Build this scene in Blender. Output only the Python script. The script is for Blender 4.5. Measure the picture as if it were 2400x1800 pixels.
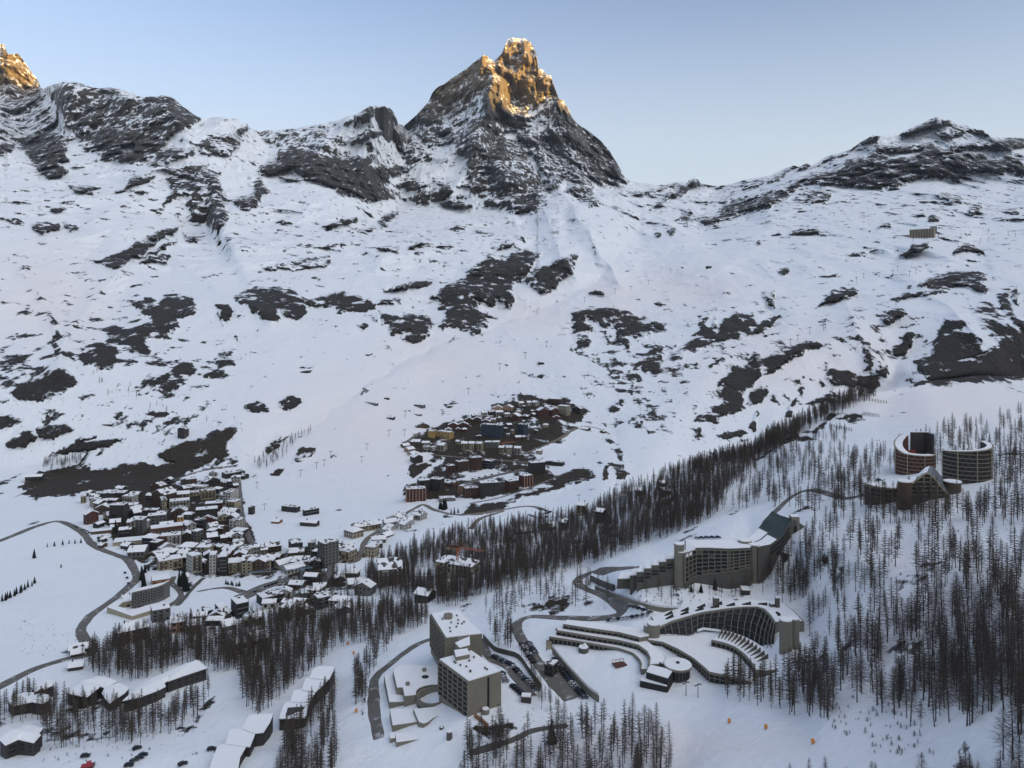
import bpy, bmesh, math, random
import numpy as np
from mathutils import Vector, Matrix, geometry
C = bpy.context; S = C.scene
for o in list(bpy.data.objects): bpy.data.objects.remove(o)
COL = S.collection
random.seed(7)
# ---------------------------------------------------------------- camera
W0, H0, F, HZ = 2400.0, 1800.0, 1848.0, 702.0     # photo size, focal length in its pixels, row of the horizon
cam = bpy.data.objects.new('camera', bpy.data.cameras.new('camera')); COL.objects.link(cam)
cam.data.sensor_width = 36; cam.data.lens = 36 * F / W0
cam.rotation_euler = (math.radians(90), 0, 0)
cam.data.shift_y = -(H0/2 - HZ) / W0
cam.data.clip_start = 1; cam.data.clip_end = 60000
S.camera = cam
# ---------------------------------------------------------------- light
SUN_EL, SUN_AZ = math.radians(6), math.atan2(.87, -.49)    # azimuth measured clockwise from +Y
wd = bpy.data.worlds.new('World'); S.world = wd; wd.use_nodes = True
nt = wd.node_tree; nt.nodes.clear()
sky = nt.nodes.new('ShaderNodeTexSky'); sky.sky_type = 'NISHITA'; sky.sun_disc = False
sky.sun_elevation = SUN_EL; sky.sun_rotation = SUN_AZ
sky.altitude = 2300; sky.air_density = 1.0; sky.dust_density = 4.5; sky.ozone_density = 3.0
bg = nt.nodes.new('ShaderNodeBackground'); bg.inputs[1].default_value = .13
wo = nt.nodes.new('ShaderNodeOutputWorld')
hs = nt.nodes.new('ShaderNodeHueSaturation'); hs.inputs['Saturation'].default_value = .72
nt.links.new(sky.outputs[0], hs.inputs['Color']); nt.links.new(bg.outputs[0], wo.inputs[0])
# added bright sky patch, out of view towards the sun, to light the snow
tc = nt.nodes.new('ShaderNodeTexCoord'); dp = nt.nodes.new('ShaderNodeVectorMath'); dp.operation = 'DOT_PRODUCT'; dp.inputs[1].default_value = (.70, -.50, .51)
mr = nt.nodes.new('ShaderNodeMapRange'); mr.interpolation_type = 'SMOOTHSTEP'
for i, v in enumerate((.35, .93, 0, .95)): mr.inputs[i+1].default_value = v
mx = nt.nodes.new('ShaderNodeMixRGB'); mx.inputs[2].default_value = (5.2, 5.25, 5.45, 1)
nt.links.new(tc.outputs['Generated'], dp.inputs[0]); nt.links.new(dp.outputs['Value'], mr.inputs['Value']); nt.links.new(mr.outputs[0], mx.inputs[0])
# pale air low over the ridges
sx = nt.nodes.new('ShaderNodeSeparateXYZ'); nt.links.new(tc.outputs['Generated'], sx.inputs[0])
m2 = nt.nodes.new('ShaderNodeMapRange'); m2.interpolation_type = 'SMOOTHSTEP'
for i, v in enumerate((.06, .40, .92, 0)): m2.inputs[i+1].default_value = v
m3 = nt.nodes.new('ShaderNodeMixRGB'); m3.inputs[2].default_value = (1.92, 2.18, 2.40, 1)
nt.links.new(sx.outputs[2], m2.inputs['Value']); nt.links.new(m2.outputs[0], m3.inputs[0]); nt.links.new(hs.outputs[0], m3.inputs[1])
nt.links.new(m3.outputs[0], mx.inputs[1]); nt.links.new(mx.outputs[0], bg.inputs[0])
sl = bpy.data.lights.new('sun', 'SUN'); sl.energy = 5; sl.angle = math.radians(.5); sl.color = (1, .58, .11)
sun = bpy.data.objects.new('sun', sl); COL.objects.link(sun)
sd = Vector((math.sin(SUN_AZ)*math.cos(SUN_EL), math.cos(SUN_AZ)*math.cos(SUN_EL), math.sin(SUN_EL)))
sun.rotation_euler = sd.to_track_quat('Z', 'Y').to_euler()
S.view_settings.view_transform = 'Standard'; S.view_settings.look = 'None'
S.view_settings.exposure = 1.38; S.view_settings.gamma = 1
S.render.engine = 'CYCLES'
# ---------------------------------------------------------------- materials
def new_mat(name):
    m = bpy.data.materials.new(name); m.use_nodes = True
    return m, m.node_tree, m.node_tree.nodes['Principled BSDF']
def simple(name, col, rough=.85, noise=.0, scale=.3, metallic=0):
    m, t, b = new_mat(name)
    b.inputs['Roughness'].default_value = rough; b.inputs['Metallic'].default_value = metallic
    if noise:
        tc = t.nodes.new('ShaderNodeNewGeometry')
        n = t.nodes.new('ShaderNodeTexNoise'); n.inputs['Scale'].default_value = scale; n.inputs['Detail'].default_value = 6
        r = t.nodes.new('ShaderNodeMixRGB')
        r.inputs[1].default_value = (*[c*(1-noise) for c in col], 1); r.inputs[2].default_value = (*[min(1, c*(1+noise)) for c in col], 1)
        t.links.new(tc.outputs['Position'], n.inputs['Vector']); t.links.new(n.outputs['Fac'], r.inputs[0]); t.links.new(r.outputs[0], b.inputs['Base Color'])
    else: b.inputs['Base Color'].default_value = (*col, 1)
    m.diffuse_color = (*col, 1)
    return m
# ---------------------------------------------------------------- noise on arrays
_rng = np.random.RandomState(5); _T = _rng.rand(64, 64, 64).astype(np.float32)*2-1
def vn(x, y, z):
    xi = np.floor(x); yi = np.floor(y); zi = np.floor(z)
    fx = (x-xi).astype(np.float32); fy = (y-yi).astype(np.float32); fz = (z-zi).astype(np.float32)
    fx = fx*fx*(3-2*fx); fy = fy*fy*(3-2*fy); fz = fz*fz*(3-2*fz)
    a = xi.astype(np.int64) & 63; b = yi.astype(np.int64) & 63; c = zi.astype(np.int64) & 63
    a1 = (a+1) & 63; b1 = (b+1) & 63; c1 = (c+1) & 63
    T = _T
    def l(p, q, t): return p+(q-p)*t
    return l(l(l(T[a, b, c], T[a1, b, c], fx), l(T[a, b1, c], T[a1, b1, c], fx), fy),
             l(l(T[a, b, c1], T[a1, b, c1], fx), l(T[a, b1, c1], T[a1, b1, c1], fx), fy), fz)
def fbm(x, y, z, wl, octv, ridged=False, gain=.5):
    s = 0; a = 1; t = 0
    for k in range(octv):
        f = 2.03**k/wl
        n = vn(x*f+17.3*k, y*f+5.1*k, z*f+9.7*k)
        if ridged: n = 1-2*np.abs(n)
        s = s+a*n; t += a; a *= gain
    return s/t
# ---------------------------------------------------------------- what the land looks like (distance by view direction, surveyed points)
SKY = [(-1600,330),(-600,200),(-200,90),(0,105),(9,104),(18,127),(43,125),(54,141),(78,174),(89,188),(96,206),(101,208),(112,203),(145,192),(186,192),(203,201),(231,206),(271,204),(311,217),(333,226),(365,226),(391,224),(412,235),(430,251),(452,266),(472,277),(488,277),(517,273),(553,277),(568,289),(579,289),(586,300),(608,306),(644,306),(687,302),(723,295),(760,289),(800,278),(829,268),(865,248),(905,248),(916,253),(927,269),(934,288),(946,295),(970,275),(1003,239),(1013,217),(1024,206),(1039,199),(1060,181),(1086,165),(1107,148),(1125,134),(1136,127),(1147,134),(1158,145),(1162,137),(1176,125),(1182,108),(1192,92),(1201,90),(1230,90),(1243,99),(1254,116),(1259,130),(1261,159),(1274,163),(1281,174),(1292,175),(1297,195),(1310,231),(1321,237),(1330,253),(1342,278),(1357,293),(1379,307),(1408,329),(1429,354),(1447,383),(1462,412),(1480,427),(1509,430),(1545,434),(1578,427),(1600,427),(1625,418),(1636,421),(1642,430),(1672,436),(1705,434),(1745,421),(1803,412),(1831,398),(1860,387),(1871,391),(1889,383),(1907,387),(1933,369),(1991,351),(2016,333),(2045,318),(2106,315),(2142,297),(2186,277),(2204,275),(2211,284),(2226,280),(2233,288),(2262,293),(2276,300),(2305,304),(2323,318),(2360,322),(2400,320),(2700,290),(3900,200)]
CREST = [(-1600,1100,1200,1200),(0,1100,1207,1207),(600,1110,1180,1180),(900,1180,1013,1013),(1200,1230,875,875),(1370,1210,862,868),(1480,1150,850,1000),(1600,1105,850,1250),(1760,1060,870,1400),(1810,1020,880,1450),(1890,985,900,1550),(1985,932,940,1650),(2027,915,960,1700),(2070,918,970,1700),(2121,907,1000,1650),(2157,893,1020,1600),(2222,889,1060,1600),(2287,880,1100,1600),(2400,882,1200,1700),(3900,860,1500,2000)]
FZ = [(-1600,2150,-240),(-600,2150,-235),(0,2150,-226),(700,2150,-222),(1200,2150,-215),(1800,2150,-186),(2400,2150,-150),(3900,2150,-120),
(-1600,1800,-250),(-600,1800,-240),(0,1800,-236),(350,1780,-232),(700,1780,-225),(1000,1780,-215),(1300,1780,-207),(1600,1780,-200),(1900,1780,-172),(2200,1780,-145),(2400,1780,-125),(3900,1780,-60),
(0,1600,-252),(200,1550,-256),(0,1450,-262),(-600,1500,-262),(-1600,1500,-262),(400,1600,-245),(600,1650,-236),(700,1560,-240),(500,1450,-256),(250,1400,-261),(0,1250,-262),(-600,1250,-262),(300,1250,-262),(550,1300,-262),(550,1200,-261),(700,1250,-260),(800,1350,-252),(900,1250,-258),(650,1420,-255),(850,1450,-240),(950,1550,-217),(1000,1700,-212),(1100,1690,-206),(1180,1560,-205),(1250,1450,-208),(1150,1350,-225),(1050,1350,-236),(1350,1640,-209),(1400,1545,-205),(1450,1600,-205),(1350,1590,-207),(1290,1520,-205),(1545,1495,-197.5),(1640,1497,-197.5),(1700,1515,-197.5),(1770,1540,-197.5),(1850,1530,-187),(1850,1565,-190),(1700,1403,-184),(1600,1412,-186),(1800,1403,-182),(1895,1450,-187),(1500,1450,-193),(1900,1560,-188),(1550,1625,-205),(1500,1560,-203),(1300,1330,-215),(1450,1420,-196),(1600,1680,-205),(1700,1600,-202),(1850,1610,-193),(1500,1380,-180),(1600,1370,-178),(1850,1250,-155),(1350,1280,-225),(1500,1250,-200),(1700,1150,-168),(1750,1200,-165),(1900,1120,-145),(2050,1150,-132),(2150,1160,-128),(2300,1130,-120),(2400,1100,-115),(2100,1350,-135),(2300,1350,-118),(2000,1550,-160),(2200,1550,-138),(2400,1550,-112),(2400,1300,-112),(2050,1000,-129),(2200,1000,-116),(2300,950,-118),(1900,1050,-143),(3900,1300,-80)]
BD = [(946,295,6800),(1003,239,6950),(1060,181,6950),(1100,152,6780),(1136,127,6540),(1158,145,6800),(1201,90,6900),(1243,99,6950),(1261,159,6950),(1292,175,6550),(1310,231,6640),(1342,278,6700),(1408,329,6700),(1462,412,6500),
(950,480,5200),(1100,500,4900),(1200,490,4850),(1350,470,5000),(1470,440,6000),
(1172,190,6350),(1110,190,6660),(1122,160,6640),(1150,172,6440),(1145,215,6230),(1136,275,6080),(1110,350,5700),(1100,420,5350),(1000,280,6650),(1040,330,6150),(950,340,6200),(1050,250,6850),(1000,400,5500),
(1190,250,6400),(1215,180,6700),(1250,180,6760),(1257,210,6700),(1290,185,6500),(1302,240,6400),(1315,298,6280),(1215,250,6500),(1250,270,6480),(1200,300,6200),(1260,300,6300),(1230,350,5850),(1300,360,6000),(1400,370,6350),(1200,420,5300),(1300,420,5500),(1350,400,5900),
(0,105,6500),(43,125,6600),(89,188,6650),(20,250,6000),(60,330,5100),(145,192,5100),(271,204,5100),(391,224,5000),(472,277,4950),(553,277,5000),(608,306,5300),(760,289,5300),(865,248,5300),(905,248,5400),(934,288,5900),
(150,330,4700),(300,330,4500),(450,350,4300),(500,420,3950),(480,530,3450),(620,400,4600),(620,340,5050),(750,420,4450),(850,440,4650),(100,420,3700),(300,450,3500),
(1480,427,6500),(1672,436,6300),(1803,412,5800),(1889,383,5500),(2045,318,5300),(2204,275,5300),(2400,320,5200),(3900,200,6000),
(1640,520,4600),(1800,460,4700),(2000,440,4500),(2200,420,4400),(2400,430,4300),(1500,480,5200),(1600,560,3700),(1800,540,3600),(2000,520,3500),(2170,555,3000),(2400,560,2900),(2300,500,3600),
(1500,640,2900),(1700,620,2700),(1900,620,2700),(2100,640,2500),(2300,650,2300),(1500,720,2350),(1700,720,2250),(1900,720,2200),(2100,730,2000),(2250,750,1850),(2400,750,1800),(1500,850,1800),(1700,830,1800),(1900,820,1800),(2100,850,1760),(2400,850,1720),(1600,950,1500),(1800,930,1620),(1400,900,1650),
(800,560,3200),(1000,560,3300),(1150,560,3400),(1250,560,3500),(800,650,2500),(1000,650,2700),(1100,700,2400),(900,750,2050),(600,700,2000),(700,800,1750),(900,680,2450),
(600,1060,1240),(700,1000,1330),(850,900,1550),(1000,800,1950),(1150,720,2350),(1300,620,2900),(1400,540,3500),(1350,480,4300),(700,900,1500),(500,800,1700),(300,850,1500),(0,900,1350),(0,700,1800),(0,550,2400),(0,450,3200),(0,350,4300),(250,600,2400),(500,500,3300),(500,400,4100),(700,500,3600),(350,700,1950),
(300,1050,1260),(300,980,1330),(500,950,1380),(0,1020,1250),(1000,1165,1035),(1000,1080,1180),(1150,1060,1240),(1300,950,1490),(1300,1080,1200),(1300,1160,1020),(1400,1100,1130),(1450,1000,1400),(1550,1050,1290),(1150,1150,1055),(850,1080,1170),
(-600,200,6000),(-200,90,6400),(-1600,330,6500),(-600,500,3000),(-1600,500,3500),(-600,900,1400),(-1600,900,1500),(3900,500,4000),(3900,750,2300),(2700,290,5300),(2900,600,2600)]
def interp_pts(pts, gx, gy):
    co = [Vector((p[0], p[1])) for p in pts]
    r = geometry.delaunay_2d_cdt(co, [], [], 0, 1e-6)
    vs = np.array([(v.x, v.y) for v in r[0]]); val = np.array([pts[o[0]][2] for o in r[3]], float)
    X, Y = np.meshgrid(gx, gy); out = np.full(X.shape, np.nan)
    for t in r[2]:
        a, b, c = vs[t[0]], vs[t[1]], vs[t[2]]
        x0, x1 = min(a[0], b[0], c[0]), max(a[0], b[0], c[0]); y0, y1 = min(a[1], b[1], c[1]), max(a[1], b[1], c[1])
        i0, i1 = np.searchsorted(gx, x0), np.searchsorted(gx, x1, 'right'); j0, j1 = np.searchsorted(gy, y0), np.searchsorted(gy, y1, 'right')
        if i0 >= i1 or j0 >= j1: continue
        xx = X[j0:j1, i0:i1]; yy = Y[j0:j1, i0:i1]
        d = (b[1]-c[1])*(a[0]-c[0])+(c[0]-b[0])*(a[1]-c[1])
        if abs(d) < 1e-9: continue
        l1 = ((b[1]-c[1])*(xx-c[0])+(c[0]-b[0])*(yy-c[1]))/d; l2 = ((c[1]-a[1])*(xx-c[0])+(a[0]-c[0])*(yy-c[1]))/d; l3 = 1-l1-l2
        m = (l1 >= -1e-6) & (l2 >= -1e-6) & (l3 >= -1e-6)
        o = out[j0:j1, i0:i1]; o[m] = (l1*val[t[0]]+l2*val[t[1]]+l3*val[t[2]])[m]
    # fill beyond the hull downwards / upwards with the nearest value
    for j in range(1, len(gy)):
        m = np.isnan(out[j]); out[j][m] = out[j-1][m]
    for j in range(len(gy)-2, -1, -1):
        m = np.isnan(out[j]); out[j][m] = out[j+1][m]
    return out
def blur(a, n):
    for _ in range(n):
        p = np.pad(a, 1, mode='edge'); a = (p[:-2, 1:-1]+p[2:, 1:-1]+p[1:-1, :-2]+p[1:-1, 2:]+4*a)/8
    return a
GST = 6.0
gx = np.arange(-1600, 3901, GST)
skx, sky_ = np.array([p[0] for p in SKY], float), np.array([p[1] for p in SKY], float)
crx = np.array([p[0] for p in CREST], float)
cry, crf, crb = [np.array([p[k] for p in CREST], float) for k in (1, 2, 3)]
gyF = np.arange(840, 2151, GST); gyB = np.arange(60, 1290, GST)
def dist(py, z): return z*F/(HZ-py)
fpts = [(x, y, math.log(dist(y, z))) for x, y, z in FZ]+[(x, y, math.log(f)) for x, y, f, b in CREST]+[(x, 830, math.log(f*1.05)) for x, y, f, b in CREST[-8:]]
bpts = [(x, y, math.log(d)) for x, y, d in BD]+[(x, y, math.log(b)) for x, y, f, b in CREST]+[(-1600,1290,math.log(900)),(3900,1290,math.log(1200))]
LF = blur(interp_pts(fpts, gx, gyF), 14)
LB0 = interp_pts(bpts, gx, gyB); LB = blur(LB0, 9)
# the high rock faces keep sharper ribs than the snowfields
wy = np.clip((560-gyB)/60, 0, 1)[:, None]; LB = LB*(1-wy)+blur(LB0, 2)*wy
def bil(A, ax, ay, x, y):
    fx = np.clip((x-ax[0])/GST, 0, len(ax)-1.001); fy = np.clip((y-ay[0])/GST, 0, len(ay)-1.001)
    i = fx.astype(int); j = fy.astype(int); fx = fx-i; fy = fy-j
    return (A[j, i]*(1-fx)+A[j, i+1]*fx)*(1-fy)+(A[j+1, i]*(1-fx)+A[j+1, i+1]*fx)*fy
# grid of the land
cols = np.concatenate([np.arange(-1600, -240, 40), np.arange(-240, 2640, 2.0), np.arange(2640, 3901, 40)])
NC = len(cols)
skc = np.interp(cols, skx, sky_)+0
jag = fbm(cols, cols*0, cols*0+3.3, 24, 4)*3.2*np.clip((450-skc)/200, .3, 1); skc = skc+jag
crc = np.interp(cols, crx, cry)
NF, NG, NB, NK = 460, 14, 540, 24
tF = np.linspace(0, 1, NF)[:, None]; PYf = 2150*(1-tF)+crc[None]*tF; PX = np.broadcast_to(cols[None], PYf.shape)
Lf = bil(LF, gx, gyF, PX, PYf)
# land at the crest follows the surveyed crest distances
jump = np.clip((np.interp(cols, crx, crb)/np.interp(cols, crx, crf)-1.02)/.1, 0, 1)
tB = np.linspace(0, 1, NB)[:, None]; PYb = crc[None]*(1-tB)+skc[None]*tB; PXb = np.broadcast_to(cols[None], PYb.shape)
Lb = bil(LB, gx, gyB, PXb, PYb)
# where there is no fold, blend both sides over the line
dl = Lf[-1]-Lb[0]
Lb = Lb+(1-jump)[None]*dl[None]*np.exp(-(crc[None]-PYb)/60)
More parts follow.
